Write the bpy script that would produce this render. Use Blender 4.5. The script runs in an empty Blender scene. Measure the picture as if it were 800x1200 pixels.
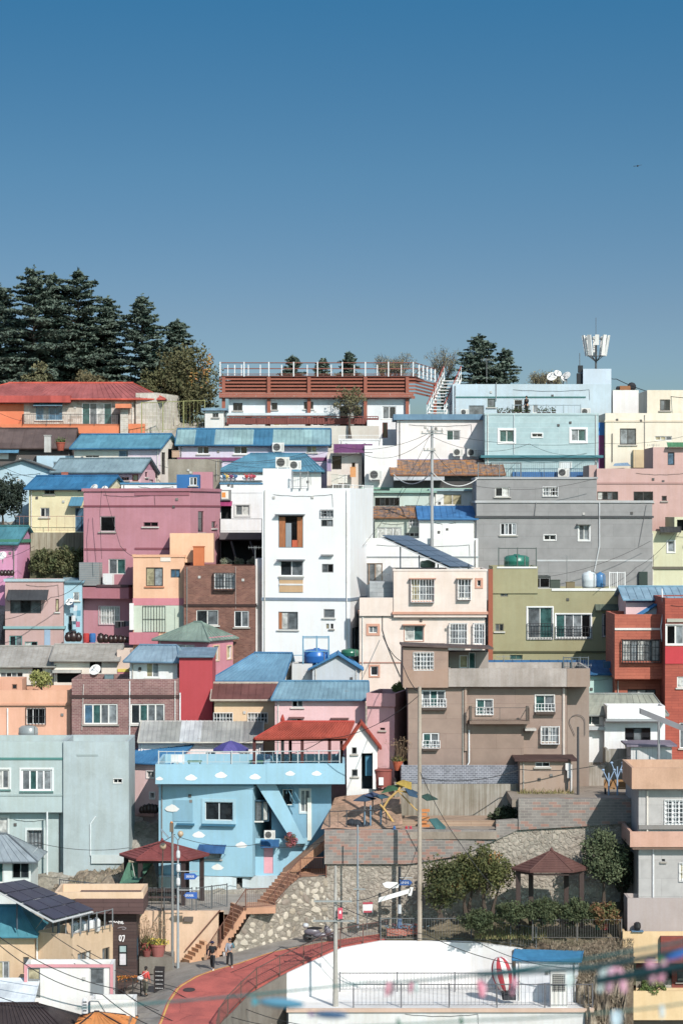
SKY_AIR,SKY_DUST,SKY_OZ=1.0,3.5,3.0
SKY_MUL,SKY_ADD=4.0,-.06
SKY_TINT=(.50,.78,.80,1)
SKY_STR=.1
EXPO=.72
import bpy, bmesh, math, random
from mathutils import Vector, Matrix, Euler
import numpy as np
R=math.radians; PI=math.pi
F=3000.0                       # focal length in picture pixels (800 px wide picture)
rnd=random.Random(7)
SC=bpy.context.scene; COL=SC.collection

def P(x,y,Y): return Vector(((x-400.)*Y/F, Y, (600.-y)*Y/F))
def X(x,Y): return (x-400.)*Y/F
def Z(y,Y): return (600.-y)*Y/F
def S(Y): return Y/F

# ---------------------------------------------------------------- materials
def lin(h):
    h=h.lstrip('#'); o=[]
    for i in (0,2,4):
        c=int(h[i:i+2],16)/255.; o.append(c/12.92 if c<=.04045 else ((c+.055)/1.055)**2.4)
    l=.2126*o[0]+.7152*o[1]+.0722*o[2]; return [v*.86+l*.14 for v in o]
KA=.80
_m={}
def M(col,kind='paint',**k):
    key=(col,kind,tuple(sorted(k.items())))
    if key in _m: return _m[key]
    m=bpy.data.materials.new(kind+'_'+col.strip('#')); m.use_nodes=True; _m[key]=m
    nt=m.node_tree; N=nt.nodes; L=nt.links; b=N['Principled BSDF']
    c=[v*KA for v in lin(col)]+[1]
    def nd(t,**kw):
        n=N.new(t)
        for a,v in kw.items(): setattr(n,a,v)
        return n
    def setc(v): b.inputs['Base Color'].default_value=v
    setc(c); b.inputs['Roughness'].default_value=k.get('rough',.85)
    geo=nd('ShaderNodeNewGeometry')
    def mapping(sc):
        mp=nd('ShaderNodeMapping'); mp.inputs['Scale'].default_value=sc; L.new(geo.outputs['Position'],mp.inputs['Vector']); return mp
    def noise(sc,scale=1,det=5,rough=.6):
        mp=mapping(sc); n=nd('ShaderNodeTexNoise'); n.inputs['Scale'].default_value=scale; n.inputs['Detail'].default_value=det; n.inputs['Roughness'].default_value=rough
        L.new(mp.outputs[0],n.inputs['Vector']); return n
    def ramp(src,a,b_,ca,cb):
        r=nd('ShaderNodeValToRGB'); r.color_ramp.elements[0].position=a; r.color_ramp.elements[1].position=b_
        r.color_ramp.elements[0].color=ca; r.color_ramp.elements[1].color=cb; L.new(src,r.inputs[0]); return r
    def mix(f,a,b_,mode='MIX'):
        x=nd('ShaderNodeMix',data_type='RGBA',blend_type=mode)
        if isinstance(f,(int,float)): x.inputs[0].default_value=f
        else: L.new(f,x.inputs[0])
        for i,v in ((6,a),(7,b_)):
            if isinstance(v,(list,tuple)): x.inputs[i].default_value=v
            else: L.new(v,x.inputs[i])
        return x.outputs[2]
    def bump(src,st,dist=.02):
        bp=nd('ShaderNodeBump'); bp.inputs['Strength'].default_value=st; bp.inputs['Distance'].default_value=dist
        L.new(src,bp.inputs['Height']); L.new(bp.outputs[0],b.inputs['Normal'])
    def out(s): L.new(s,b.inputs['Base Color'])
    g=lambda v:[v,v,v,1]
    dirt=k.get('dirt',.5)*.75
    if kind in('paint','concrete'):
        if kind=='concrete': dirt=1.4
        n1=noise((.5,.5,.35),1.3,7); n2=noise((4,4,.22),1,4)
        n3=noise((1,1,1),9,5)
        lo=1-.2*dirt; lo2=1-.07*dirt
        r1=ramp(n1.outputs[0],.34,.62,[lo,lo*.985,lo*.96,1],g(1.03)); r2=ramp(n2.outputs[0],.38,.6,[lo2,lo2*.98,lo2*.95,1],g(1))
        r3=ramp(n3.outputs[0],.3,.6,g(1-.07*dirt),g(1.02))
        o=mix(1,c,r1.outputs[0],'MULTIPLY'); o=mix(1,o,r2.outputs[0],'MULTIPLY'); o=mix(1,o,r3.outputs[0],'MULTIPLY')
        n6=noise((.45,.45,.6),1,2); np_=1-.045*min(1,dirt*2); o=mix(1,o,ramp(n6.outputs[0],.53,.535,g(np_),g(1)).outputs[0],'MULTIPLY'); out(o)
        bump(n3.outputs[0],.25 if kind=='paint' else .5)
    elif kind=='stained':      # concrete with dark run-off streaks and pale blooms
        n1=noise((.6,.6,.4),1.1,8); n2=noise((7,7,.25),1,5); n3=noise((1,1,1),6,6)
        o=mix(1,c,ramp(n1.outputs[0],.35,.65,[.74,.7,.64,1],g(1.12)).outputs[0],'MULTIPLY')
        o=mix(1,o,ramp(n2.outputs[0],.4,.58,[.72,.68,.62,1],g(1.05)).outputs[0],'MULTIPLY'); out(o); bump(n3.outputs[0],.6)
    elif kind=='metal':        # painted sheet roof
        if c[2]>c[0]*1.25: c=[c[0]*1.22+.01,c[1]*1.02,c[2]*.88,1]
        n1=noise((.7,.7,.7),1.2,6); n2=noise((3,.6,.6),1.5,4)
        o=mix(1,c,ramp(n1.outputs[0],.35,.65,g(.82),[1.08,1.07,1.05,1]).outputs[0],'MULTIPLY')
        o=mix(1,o,ramp(n2.outputs[0],.35,.6,[.88,.88,.9,1],g(1)).outputs[0],'MULTIPLY')
        tb=nd('ShaderNodeTexBrick'); tm=mapping((1,1,1)); L.new(tm.outputs[0],tb.inputs['Vector']); tb.inputs['Scale'].default_value=1; tb.inputs['Brick Width'].default_value=.9; tb.inputs['Row Height'].default_value=1.7; tb.inputs['Mortar Size'].default_value=0; tb.inputs['Color1'].default_value=g(.86); tb.inputs['Color2'].default_value=g(1.08); o=mix(1,o,tb.outputs[0],'MULTIPLY')
        n5=noise((1,1,1),2.4,6); o=mix(ramp(n5.outputs[0],.66,.72,g(0),g(.45)).outputs[0],o,[.2,.13,.09,1]); out(o)
        b.inputs['Roughness'].default_value=k.get('rough',.65); b.inputs['Specular IOR Level'].default_value=.15; bump(n1.outputs[0],.2)
    elif kind=='rust':
        n1=noise((1.2,1.2,1.2),1.6,8,.7); n2=noise((5,1,1),1.4,5)
        r=nd('ShaderNodeValToRGB'); e=r.color_ramp.elements; e[0].position=.35; e[0].color=[.1,.085,.08,1]; e[1].position=.7; e[1].color=[.36,.12,.04,1]
        x=e.new(.5); x.color=[.24,.16,.13,1]; x=e.new(.58); x.color=[.42,.19,.05,1]; L.new(n1.outputs[0],r.inputs[0])
        o=mix(1,r.outputs[0],ramp(n2.outputs[0],.35,.6,g(.7),g(1)).outputs[0],'MULTIPLY'); out(o); bump(n1.outputs[0],.5)
    elif kind in('brick','block','tilewall','siding','mosaic'):
        sep=nd('ShaderNodeSeparateXYZ'); L.new(geo.outputs['Position'],sep.inputs[0])
        add=nd('ShaderNodeMath',operation='MULTIPLY_ADD'); L.new(sep.outputs[1],add.inputs[0]); add.inputs[1].default_value=1.; L.new(sep.outputs[0],add.inputs[2])
        cb=nd('ShaderNodeCombineXYZ'); L.new(add.outputs[0],cb.inputs[0]); L.new(sep.outputs[2],cb.inputs[1])
        t=nd('ShaderNodeTexBrick'); L.new(cb.outputs[0],t.inputs['Vector'])
        bw,bh,mo={'brick':(.24,.085,.012),'block':(.62,.2,.012),'tilewall':(.3,.11,.02),'siding':(3.2,.16,.012),'mosaic':(.55,.17,.015)}[kind]
        bw=k.get('bw',bw); bh=k.get('bh',bh)
        t.inputs['Scale'].default_value=1; t.inputs['Brick Width'].default_value=bw; t.inputs['Row Height'].default_value=bh; t.inputs['Mortar Size'].default_value=k.get('mo',mo)
        c2=[v*KA for v in lin(k.get('c2',col))]+[1]; cm=[v*KA for v in lin(k.get('cm','b0a89c'))]+[1]
        t.inputs['Color1'].default_value=c; t.inputs['Color2'].default_value=c2; t.inputs['Mortar'].default_value=cm; t.inputs['Bias'].default_value=k.get('bias',0)
        n1=noise((1,1,1),1.4,7); lo_=.9 if kind=='siding' else .76; o=mix(1,t.outputs[0],ramp(n1.outputs[0],.35,.65,g(lo_),g(1.06)).outputs[0],'MULTIPLY')
        if kind=='mosaic':
            t2=nd('ShaderNodeTexBrick'); L.new(cb.outputs[0],t2.inputs['Vector']); t2.inputs['Scale'].default_value=1; t2.inputs['Brick Width'].default_value=bw; t2.inputs['Row Height'].default_value=bh; t2.inputs['Mortar Size'].default_value=0
            t2.inputs['Color1'].default_value=g(0); t2.inputs['Color2'].default_value=g(1)
            o=mix(ramp(t2.outputs[0],.74,.76,g(0),g(k.get('acc',.0))).outputs[0],o,[.42,.19,.13,1])
        out(o); bump(t.outputs['Fac'],.6 if kind!='siding' else .4,-.01)
    elif kind=='rubble':
        mp=mapping((1,1,1.15)); n4=noise((1,1,1),1.6,4); dv=mix(.12,mp.outputs[0],n4.outputs['Color'])
        v=nd('ShaderNodeTexVoronoi',feature='DISTANCE_TO_EDGE'); v.inputs['Scale'].default_value=k.get('vs',2.2); L.new(dv,v.inputs['Vector'])
        v2=nd('ShaderNodeTexVoronoi'); v2.inputs['Scale'].default_value=k.get('vs',2.2); L.new(dv,v2.inputs['Vector'])
        c2=[x_*KA for x_ in lin(k.get('c2',col))]+[1]; cm=[x_*KA for x_ in lin(k.get('cm','7a7064'))]+[1]
        sp_=nd('ShaderNodeSeparateColor'); L.new(v2.outputs['Color'],sp_.inputs[0])
        st=mix(sp_.outputs[0],c,c2); n3=noise((1,1,1),7,6); st=mix(1,st,ramp(n3.outputs[0],.3,.7,g(.72),g(1.15)).outputs[0],'MULTIPLY')
        e_=ramp(v.outputs[0],.03,.09,g(0),g(1)); o=mix(e_.outputs[0],cm,st); n1=noise((1,1,1),.5,5); o=mix(1,o,ramp(n1.outputs[0],.35,.65,g(.8),g(1.1)).outputs[0],'MULTIPLY'); out(o); bump(ramp(v.outputs[0],.0,.2,g(0),g(1)).outputs[0],.6,.05)
    elif kind=='foliage':
        n1=noise((1,1,1),k.get('sc',1.1),4); n2=noise((1,1,1),7,2)
        c2=[v*KA for v in lin(k.get('c2',col))]+[1]
        o=mix(ramp(n1.outputs[0],.4,.6,g(0),g(1)).outputs[0],c,c2); o=mix(1,o,ramp(n2.outputs[0],.3,.7,g(.7),g(1.25)).outputs[0],'MULTIPLY'); out(o)
        b.inputs['Roughness'].default_value=.75; b.inputs['Specular IOR Level'].default_value=.25
    elif kind=='earth':
        n1=noise((1,1,1),.5,8,.65); n2=noise((1,1,1),5,8,.7)
        c2=[v*KA for v in lin(k.get('c2',col))]+[1]
        o=mix(ramp(n1.outputs[0],.42,.58,g(0),g(1)).outputs[0],c,c2); o=mix(1,o,ramp(n2.outputs[0],.3,.7,g(.55),g(1.25)).outputs[0],'MULTIPLY'); out(o); bump(n2.outputs[0],1,.08)
    elif kind=='glass':
        n1=noise((1,1,1),2.2,3); o=mix(1,c,ramp(n1.outputs[0],.35,.65,g(.55),g(1.3)).outputs[0],'MULTIPLY'); out(o)
        b.inputs['Roughness'].default_value=.07; b.inputs['Specular IOR Level'].default_value=.7
    elif kind=='cloth':
        n1=noise((6,6,1),2,4); o=mix(1,c,ramp(n1.outputs[0],.35,.65,g(.75),g(1.1)).outputs[0],'MULTIPLY'); out(o)
    elif kind=='shiny':
        n1=noise((1,1,1),3,3); L.new(ramp(n1.outputs[0],.3,.7,g(.25),g(.45)).outputs[0],b.inputs['Roughness']); b.inputs['Metallic'].default_value=k.get('met',0)
    elif kind=='road':
        n1=noise((1,1,1),.7,8,.65); n2=noise((1,1,1),14,3); 
        o=mix(1,c,ramp(n1.outputs[0],.36,.64,[.72,.74,.76,1],[1.1,1.08,1.05,1]).outputs[0],'MULTIPLY')
        v=nd('ShaderNodeTexVoronoi',feature='DISTANCE_TO_EDGE'); v.inputs['Scale'].default_value=.45; mp=mapping((1,1,1)); 
        n4=noise((1,1,1),2,4); L.new(mix(.25,mp.outputs[0],n4.outputs['Color']),v.inputs['Vector'])
        o=mix(1,o,ramp(v.outputs[0],.004,.012,g(.72),g(1)).outputs[0],'MULTIPLY')
        o=mix(1,o,ramp(n2.outputs[0],.3,.7,g(.85),g(1.08)).outputs[0],'MULTIPLY'); out(o); bump(n2.outputs[0],.4)
    else:  # plain
        n1=noise((1,1,1),3,4); o=mix(1,c,ramp(n1.outputs[0],.3,.7,g(.88),g(1.05)).outputs[0],'MULTIPLY'); out(o)
        b.inputs['Metallic'].default_value=k.get('met',0)
    return m
GL={'d':M('2e3438','glass'),'g':M('6c7276','glass'),'t':M('3c6462','glass'),'c':M('c9c9c4','glass'),'b':M('4a6f8a','glass'),'k':M('15171a','glass'),'y':M('b5aa86','glass'),'w':M('8f969a','glass')}
WHITE='f2f2f2'
def mt(c,kind='plain',**k): return c if not isinstance(c,str) else M(c,kind,**k)

# ---------------------------------------------------------------- mesh builder
class MB:
    def __init__(s): s.v=[]; s.f=[]; s.mi=[]
    def face(s,pts,mi=0):
        i=len(s.v); s.v+= [tuple(p) for p in pts]; s.f.append(tuple(range(i,i+len(pts)))); s.mi.append(mi); return s
    def addf(s,vs,fs,mi=0):
        i=len(s.v); s.v+=[tuple(p) for p in vs]; s.f+=[tuple(a+i for a in f) for f in fs]; s.mi+=[mi]*len(fs); return s
    def hexa(s,a,b,mi=0):   # a,b: two quads (lists of 4)
        return s.addf(list(a)+list(b),[(3,2,1,0),(4,5,6,7),(0,1,5,4),(1,2,6,5),(2,3,7,6),(3,0,4,7)],mi)
    def obox(s,o,u,v,w,mi=0):  # origin corner + three edge vectors
        o=Vector(o);u=Vector(u);v=Vector(v);w=Vector(w)
        return s.hexa([o,o+u,o+u+v,o+v],[o+w,o+u+w,o+u+v+w,o+v+w],mi)
    def box(s,c,sx,sy,sz,rz=0,mi=0):  # centre of the base
        m=Matrix.Rotation(rz,3,'Z'); u=m@Vector((sx,0,0)); v=m@Vector((0,sy,0)); o=Vector(c)-u/2-v/2
        return s.obox(o,u,v,(0,0,sz),mi)
    def tube(s,p0,p1,r0,r1=None,n=6,mi=0,cap=True):
        p0=Vector(p0);p1=Vector(p1); r1=r0 if r1 is None else r1
        d=(p1-p0); 
        if d.length<1e-6: return s
        d.normalize(); a=d.orthogonal().normalized(); b=d.cross(a)
        vs=[]
        for p,r in((p0,r0),(p1,r1)):
            for i in range(n):
                t=2*PI*i/n; vs.append(p+a*(r*math.cos(t))+b*(r*math.sin(t)))
        fs=[(i,(i+1)%n,n+(i+1)%n,n+i) for i in range(n)]
        if cap: fs+=[tuple(range(n))[::-1],tuple(range(n,2*n))]
        return s.addf(vs,fs,mi)
    def path(s,pts,r,n=5,mi=0):
        for i in range(len(pts)-1): s.tube(pts[i],pts[i+1],r,r,n,mi)
        return s
    def lathe(s,c,prof,n=12,mi=0,sq=(1,1),rot=None):   # prof: (r,z)
        c=Vector(c); vs=[]
        for r,z in prof:
            for i in range(n):
                t=2*PI*i/n; q=Vector((r*math.cos(t)*sq[0],r*math.sin(t)*sq[1],z))
                if rot is not None: q=rot@q
                vs.append(c+q)
        fs=[]
        for j in range(len(prof)-1):
            for i in range(n):
                fs.append((j*n+i,j*n+(i+1)%n,(j+1)*n+(i+1)%n,(j+1)*n+i))
        fs+=[tuple(range(n))[::-1],tuple(range((len(prof)-1)*n,len(prof)*n))]
        return s.addf(vs,fs,mi)
    def ball(s,c,rx,ry,rz,n=10,mi=0,rot=None):
        k=max(4,n//2); pr=[(max(.001,math.sin(PI*j/k)),-math.cos(PI*j/k)) for j in range(k+1)]
        c=Vector(c); vs=[]
        for r,z in pr:
            for i in range(n):
                t=2*PI*i/n; q=Vector((r*math.cos(t)*rx,r*math.sin(t)*ry,z*rz))
                if rot is not None: q=rot@q
                vs.append(c+q)
        fs=[]
        for j in range(k):
            for i in range(n): fs.append((j*n+i,j*n+(i+1)%n,(j+1)*n+(i+1)%n,(j+1)*n+i))
        return s.addf(vs,fs,mi)
    def build(s,name,mats,parent=None,loc=None,smooth=False):
        if not s.f: return None
        if parent is not None:
            root=parent
            while root.parent is not None: root=root.parent
            off=root.location
        else: off=Vector(loc) if loc is not None else Vector((0,0,0))
        me=bpy.data.meshes.new(name)
        a=np.array(s.v,dtype=float)-np.array(off)
        me.from_pydata([tuple(p) for p in a],[],s.f)
        if not isinstance(mats,(list,tuple)): mats=[mats]
        for m in mats: me.materials.append(m)
        if len(mats)>1: me.polygons.foreach_set('material_index',s.mi)
        if smooth: me.polygons.foreach_set('use_smooth',[True]*len(s.f))
        o=bpy.data.objects.new(name,me); COL.objects.link(o)
        if parent is not None: o.parent=parent
        else: o.location=off
        return o
def tag(o,label=None,cat=None,group=None,kind=None):
    if label: o['label']=label
    if cat: o['category']=cat
    if group: o['group']=group
    if kind: o['kind']=kind
    return o
def thing(name,label,cat,loc,group=None,rz=0):
    o=bpy.data.objects.new(name,None); COL.objects.link(o); o.location=loc; o.empty_display_size=.2
    bpy.context.view_layer.update() if False else None
    return tag(o,label,cat,group)
def copy_tree(o,parent=None):
    c=o.copy(); COL.objects.link(c); c.parent=parent
    for ch in [x for x in o.children]: copy_tree(ch,c)
    return c
def place(proto,loc,label,rz=0,sc=1,group=None):
    c=copy_tree(proto) if proto.get('_used') else proto
    proto['_used']=1
    if '_used' in c and c is not proto: del c['_used']
    c.location=loc; c.rotation_euler=(0,0,rz); c.scale=(sc,sc,sc); c['label']=label
    if group: c['group']=group
    return c

# ---------------------------------------------------------------- buildings
FOOT=[]; VOLS=[]
class Face:
    def __init__(s,A,u,n,L,z0,z1): s.A=A; s.u=u; s.n=n; s.L=L; s.z0=z0; s.z1=z1; s.op=[]
    def s_at(s,px):
        t=(px-400)/F; return (t*s.A.y-s.A.x)/(s.u.x-t*s.u.y)
    def pt(s,a,z,d=0): q=s.A+s.u*a+s.n*d; return Vector((q.x,q.y,z))
    def loc(s,px,py,d=0):
        a=s.s_at(px); Y=(s.A+s.u*a).y; return s.pt(a,Z(py,Y),d)
    def rect(s,x0,x1,y0,y1):
        a=s.s_at(x0); b=s.s_at(x1); 
        if a>b: a,b=b,a
        Y=(s.A+s.u*((a+b)/2)).y
        return a,b,Z(y1,Y),Z(y0,Y)
class Vol:
    def __init__(s,root,name,x0,x1,yt,yb,Y,D,mat,side=0,ext=0,parapet=.4,flat=True,belts=None):
        s.root=root; s.name=name; s.Y=Y; s.D=D; s.mat=mt(mat,'paint'); s.parapet=parapet; s.flat=flat
        def corners(t,):
            u=Vector((math.cos(t),-math.sin(t))); v=Vector((math.sin(t),math.cos(t)))
            if side>=0:
                FR=Vector((X(x1,Y),Y)); k=(x0-400)/F
                # FR - W*u projects to x0
                W=(FR.x-k*FR.y)/(u.x-k*u.y); FL=FR-u*W
            else:
                FL=Vector((X(x0,Y),Y)); k=(x1-400)/F
                W=(k*FL.y-FL.x)/(u.x-k*u.y); FR=FL+u*W
            return u,v,FL,FR,W
        if side==0: t=0
        else:
            lo,hi=(-R(10),R(75)) if side>0 else (-R(75),R(10))
            for _ in range(50):
                t=(lo+hi)/2; u,v,FL,FR,W=corners(t)
                if side>0:
                    q=FR+v*D; e=q.x/q.y*F+400-(x1+side)
                else:
                    q=FL+v*D; e=q.x/q.y*F+400-(x0+side)
                if e>0: hi=t
                else: lo=t
        s.t=t; s.u,s.v,s.FL,s.FR,s.W=corners(t)
        if flat and yt>700 and parapet>.02: s.parapet=max(parapet,D*(yt-600)/F+.12)
        s.z1=Z(yt,Y); s.z0=Z(yb,Y)-ext; s.zb=Z(yb,Y)
        BL=s.FL+s.v*D; BR=s.FR+s.v*D
        s.f={'f':Face(s.FL,s.u,-s.v,s.W,s.z0,s.z1),'r':Face(s.FR,s.v,s.u,D,s.z0,s.z1),'l':Face(BL,-s.v,-s.u,D,s.z0,s.z1),'b':Face(BR,-s.u,s.v,s.W,s.z0,s.z1)}
        s.mb=MB(); s.roofs=[]; VOLS.append(s); s.corn=[s.FL,s.FR,BR,BL]; s.obj=None
        s.wins=[]
    def L(s,a,t,z): q=s.FL+s.u*a+s.v*t; return Vector((q.x,q.y,z))
    # openings ---------------------------------------------------------------
    def w(s,x0,x1,y0,y1,n=2,panes='dg',fr=WHITE,f='f',gr=None,sur=None,sill=None,hood=None,fw=.06,name='window',hc=None):
        if fr==WHITE: fr=rnd.choice(('f2f2f2','eceae4','e2e0da','f2f2f2'))
        panes=''.join((rnd.choice('cwy') if (ch in 'dg' and rnd.random()<.16) else ch) for ch in (panes*n)[:n])
        if sill is None and not sur and gr is None and name=='window' and rnd.random()<.75: sill=rnd.choice(('d8d6d0','c4c0b8','b0aaa2'))
        s.wins.append(dict(r=s.f[f].rect(x0,x1,y0,y1),f=f,n=n,panes=panes,fr=fr,gr=gr,sur=sur,sill=sill,hood=hood,fw=fw,name=name,hc=hc))
        s.f[f].op.append(s.wins[-1]['r']); return s
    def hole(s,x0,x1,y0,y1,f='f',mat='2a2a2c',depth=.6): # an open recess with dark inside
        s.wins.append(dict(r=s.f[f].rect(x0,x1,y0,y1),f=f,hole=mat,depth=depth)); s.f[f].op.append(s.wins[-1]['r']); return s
    def build(s):
        mb=s.mb
        for key,fc in s.f.items():
            us=sorted(set([0,fc.L]+[min(max(q,0),fc.L) for r in fc.op for q in r[:2]])); zs=sorted(set([fc.z0,fc.z1]+[min(max(q,fc.z0),fc.z1) for r in fc.op for q in r[2:]]))
            for i in range(len(us)-1):
                for j in range(len(zs)-1):
                    cu=(us[i]+us[i+1])/2; cz=(zs[j]+zs[j+1])/2
                    if any(r[0]<cu<r[1] and r[2]<cz<r[3] for r in fc.op): continue
                    if us[i+1]-us[i]<1e-5 or zs[j+1]-zs[j]<1e-5: continue
                    mb.face([fc.pt(us[i],zs[j]),fc.pt(us[i+1],zs[j]),fc.pt(us[i+1],zs[j+1]),fc.pt(us[i],zs[j+1])])
            for r in fc.op:
                a,b,z0,z1=r; d=-.16
                mb.face([fc.pt(a,z0),fc.pt(b,z0),fc.pt(b,z0,d),fc.pt(a,z0,d)]); mb.face([fc.pt(a,z1),fc.pt(b,z1),fc.pt(b,z1,d),fc.pt(a,z1,d)])
                mb.face([fc.pt(a,z0),fc.pt(a,z1),fc.pt(a,z1,d),fc.pt(a,z0,d)]); mb.face([fc.pt(b,z0),fc.pt(b,z1),fc.pt(b,z1,d),fc.pt(b,z0,d)])
        if s.flat and s.parapet>0:
            w=.16; o=[s.L(0,0,s.z1),s.L(s.W,0,s.z1),s.L(s.W,s.D,s.z1),s.L(0,s.D,s.z1)]
            i=[s.L(w,w,s.z1),s.L(s.W-w,w,s.z1),s.L(s.W-w,s.D-w,s.z1),s.L(w,s.D-w,s.z1)]
            dn=Vector((0,0,-s.parapet))
            for k in range(4):
                k2=(k+1)%4; mb.face([o[k],o[k2],i[k2],i[k]]); mb.face([i[k],i[k2],i[k2]+dn,i[k]+dn])
            mb.face([p+dn for p in i],1)
        else: mb.face([s.L(0,0,s.z1),s.L(s.W,0,s.z1),s.L(s.W,s.D,s.z1),s.L(0,s.D,s.z1)])
        s.obj=mb.build(s.name,[s.mat,M('9a968e','concrete')],s.root)
        for q in s.wins: s.mkwin(q)
        if getattr(s,'auto',0) and s.W>3.2: s.details()
        for fn in s.roofs: fn()
    def mkwin(s,q):
        fc=s.f[q['f']]; a,b,z0,z1=q['r']
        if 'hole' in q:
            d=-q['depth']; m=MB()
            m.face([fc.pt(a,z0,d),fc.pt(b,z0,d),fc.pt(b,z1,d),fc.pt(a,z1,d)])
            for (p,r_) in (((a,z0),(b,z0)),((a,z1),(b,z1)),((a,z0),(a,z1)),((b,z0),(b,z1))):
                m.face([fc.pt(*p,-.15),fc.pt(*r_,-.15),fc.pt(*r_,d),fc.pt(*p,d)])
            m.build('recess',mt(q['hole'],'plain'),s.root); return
        def bar(m,u0,u1,v0,v1,d0,d1,mi=0):
            m.hexa([fc.pt(u0,v0,d0),fc.pt(u1,v0,d0),fc.pt(u1,v1,d0),fc.pt(u0,v1,d0)],[fc.pt(u0,v0,d1),fc.pt(u1,v0,d1),fc.pt(u1,v1,d1),fc.pt(u0,v1,d1)],mi)
        w=min(q['fw'],(b-a)*.15,(z1-z0)*.15); m=MB(); d0,d1=-.13,-.05
        bar(m,a,b,z0,z0+w,d0,d1); bar(m,a,b,z1-w,z1,d0,d1); bar(m,a,a+w,z0+w,z1-w,d0,d1); bar(m,b-w,b,z0+w,z1-w,d0,d1)
        n=q['n']; ww=(b-a-2*w)/n
        for i in range(1,n): c=a+w+ww*i; bar(m,c-w*.5,c+w*.5,z0+w,z1-w,d0,d1-.01)
        wo=m.build(q['name'],mt(q['fr'],'plain'),s.root)
        p=MB(); codes=sorted(set(q['panes'])); 
        for i in range(n):
            cd=q['panes'][i%len(q['panes'])]; dd=-.10-.015*(i%2)
            p.face([fc.pt(a+w+ww*i,z0+w,dd),fc.pt(a+w+ww*(i+1),z0+w,dd),fc.pt(a+w+ww*(i+1),z1-w,dd),fc.pt(a+w+ww*i,z1-w,dd)],codes.index(cd))
        p.build('pane',[GL[c] for c in codes],wo)
        if q['sur']:
            m=MB(); k=.14
            c,kk=(q['sur'],k) if not isinstance(q['sur'],tuple) else q['sur']; k=kk
            bar(m,a-k,b+k,z1,z1+k,.002,.05); bar(m,a-k,b+k,z0-k,z0,.002,.05); bar(m,a-k,a,z0,z1,.002,.05); bar(m,b,b+k,z0,z1,.002,.05)
            m.build('surround',mt(c,'paint'),wo)
        if q['sill']:
            m=MB(); bar(m,a-.1,b+.1,z0-.1,z0-.01,.002,.12); m.build('sill',mt(q['sill'],'paint'),wo)
        if q['hood']:
            m=MB(); bar(m,a-.15,b+.15,z1+.02,z1+.1,.002,.4); m.build('hood',mt(q['hood'],'paint'),wo)
        g=q['gr']
        if g:
            m=MB(); col={'w':WHITE,'k':'2b2b2e','s':'8a8f93'}[g[0]]; typ=g[1:]; t=.03; d=.06
            u0,u1,v0,v1=a-.04,b+.04,z0-.04,z1+.04
            if typ=='cage': d=.32; v0-=.05
            if typ=='half': v1=z0+(z1-z0)*.48; d=.1
            nb=max(3,int((u1-u0)/.2))
            for i in range(nb+1): c=u0+(u1-u0)*i/nb; bar(m,c-t/2,c+t/2,v0,v1,d,d+t)
            nh=3 if typ in('bars','half') else max(3,int((v1-v0)/.35))
            if typ=='grid': nh=max(3,int((v1-v0)/.22))
            for i in range(nh): c=v0+(v1-v0)*i/(nh-1); bar(m,u0,u1,c-t/2,c+t/2,d+t,d+2*t)
            if typ=='cage':
                for c in(v0,v1):
                    for uu in(u0,u1,(u0+u1)/2): bar(m,uu-t/2,uu+t/2,c-t/2,c+t/2,.002,d)
                bar(m,u0,u1,v0-.02,v0+.01,.05,d)
                for uu in (u0,u1):
                    for k2 in range(1,3): bar(m,uu-t/2,uu+t/2,v0,v1,d*k2/3.,d*k2/3.+t)
            m.build('grille',mt(col,'plain'),wo)
    def details(s):
        fc=s.f['f']; rr_=random.Random(int(s.W*1000)); zb=s.zb-.2
        def free(a,z0,z1): return not any(r[0]-.25<a<r[1]+.25 and r[2]<z1 and r[3]>z0 for r in fc.op)
        for a in (.22,s.W-.22):
            if rr_.random()<.55 and free(a,zb,s.z1-.1):
                m=MB(); m.path([fc.pt(a,s.z1-.12,.02),fc.pt(a,s.z1-.2,.07),fc.pt(a,zb,.07)],.035,6)
                for k in range(1,4): z=zb+(s.z1-zb)*k/4; m.tube(fc.pt(a,z,.07),fc.pt(a,z+.05,.07),.05,n=6)
                m.build('drain_pipe',M(rr_.choice(('d8d6d0','b8b4ac','8f8c88','e8e6e2'))),s.root)
        for _ in range(2):
            a=rr_.uniform(.5,s.W-.5); z=s.z1-rr_.uniform(.5,1.2)
            if free(a,z-.2,z+.2):
                m=MB(); m.obox(fc.pt(a-.09,z-.09,.005),fc.u.to_3d()*.18,-fc.n.to_3d()*-.06,(0,0,.18)); m.build('vent',M(rr_.choice(('8a8784','c8c6c2','5f5c5a'))),s.root)
        if rr_.random()<.6:       # service cable clipped to the wall
            a0=rr_.uniform(.3,s.W*.4); a1=rr_.uniform(s.W*.6,s.W-.3); z=s.z1-rr_.uniform(.25,.5)
            if all(free(a0+(a1-a0)*t/8,z-.25,z+.05) for t in range(9)):
                m=MB(); m.path([fc.pt(a0+(a1-a0)*t/8,z-.12*math.sin(PI*t/8)-.1*(t%2)*.3,.03) for t in range(9)],.012,4); m.path([fc.pt(a1,z,.03),fc.pt(a1+.05,z-.9,.03)],.012,4) if free(a1,z-1,z) else None; m.build('wall_cable',M('3a3a3c'),s.root)
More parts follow.
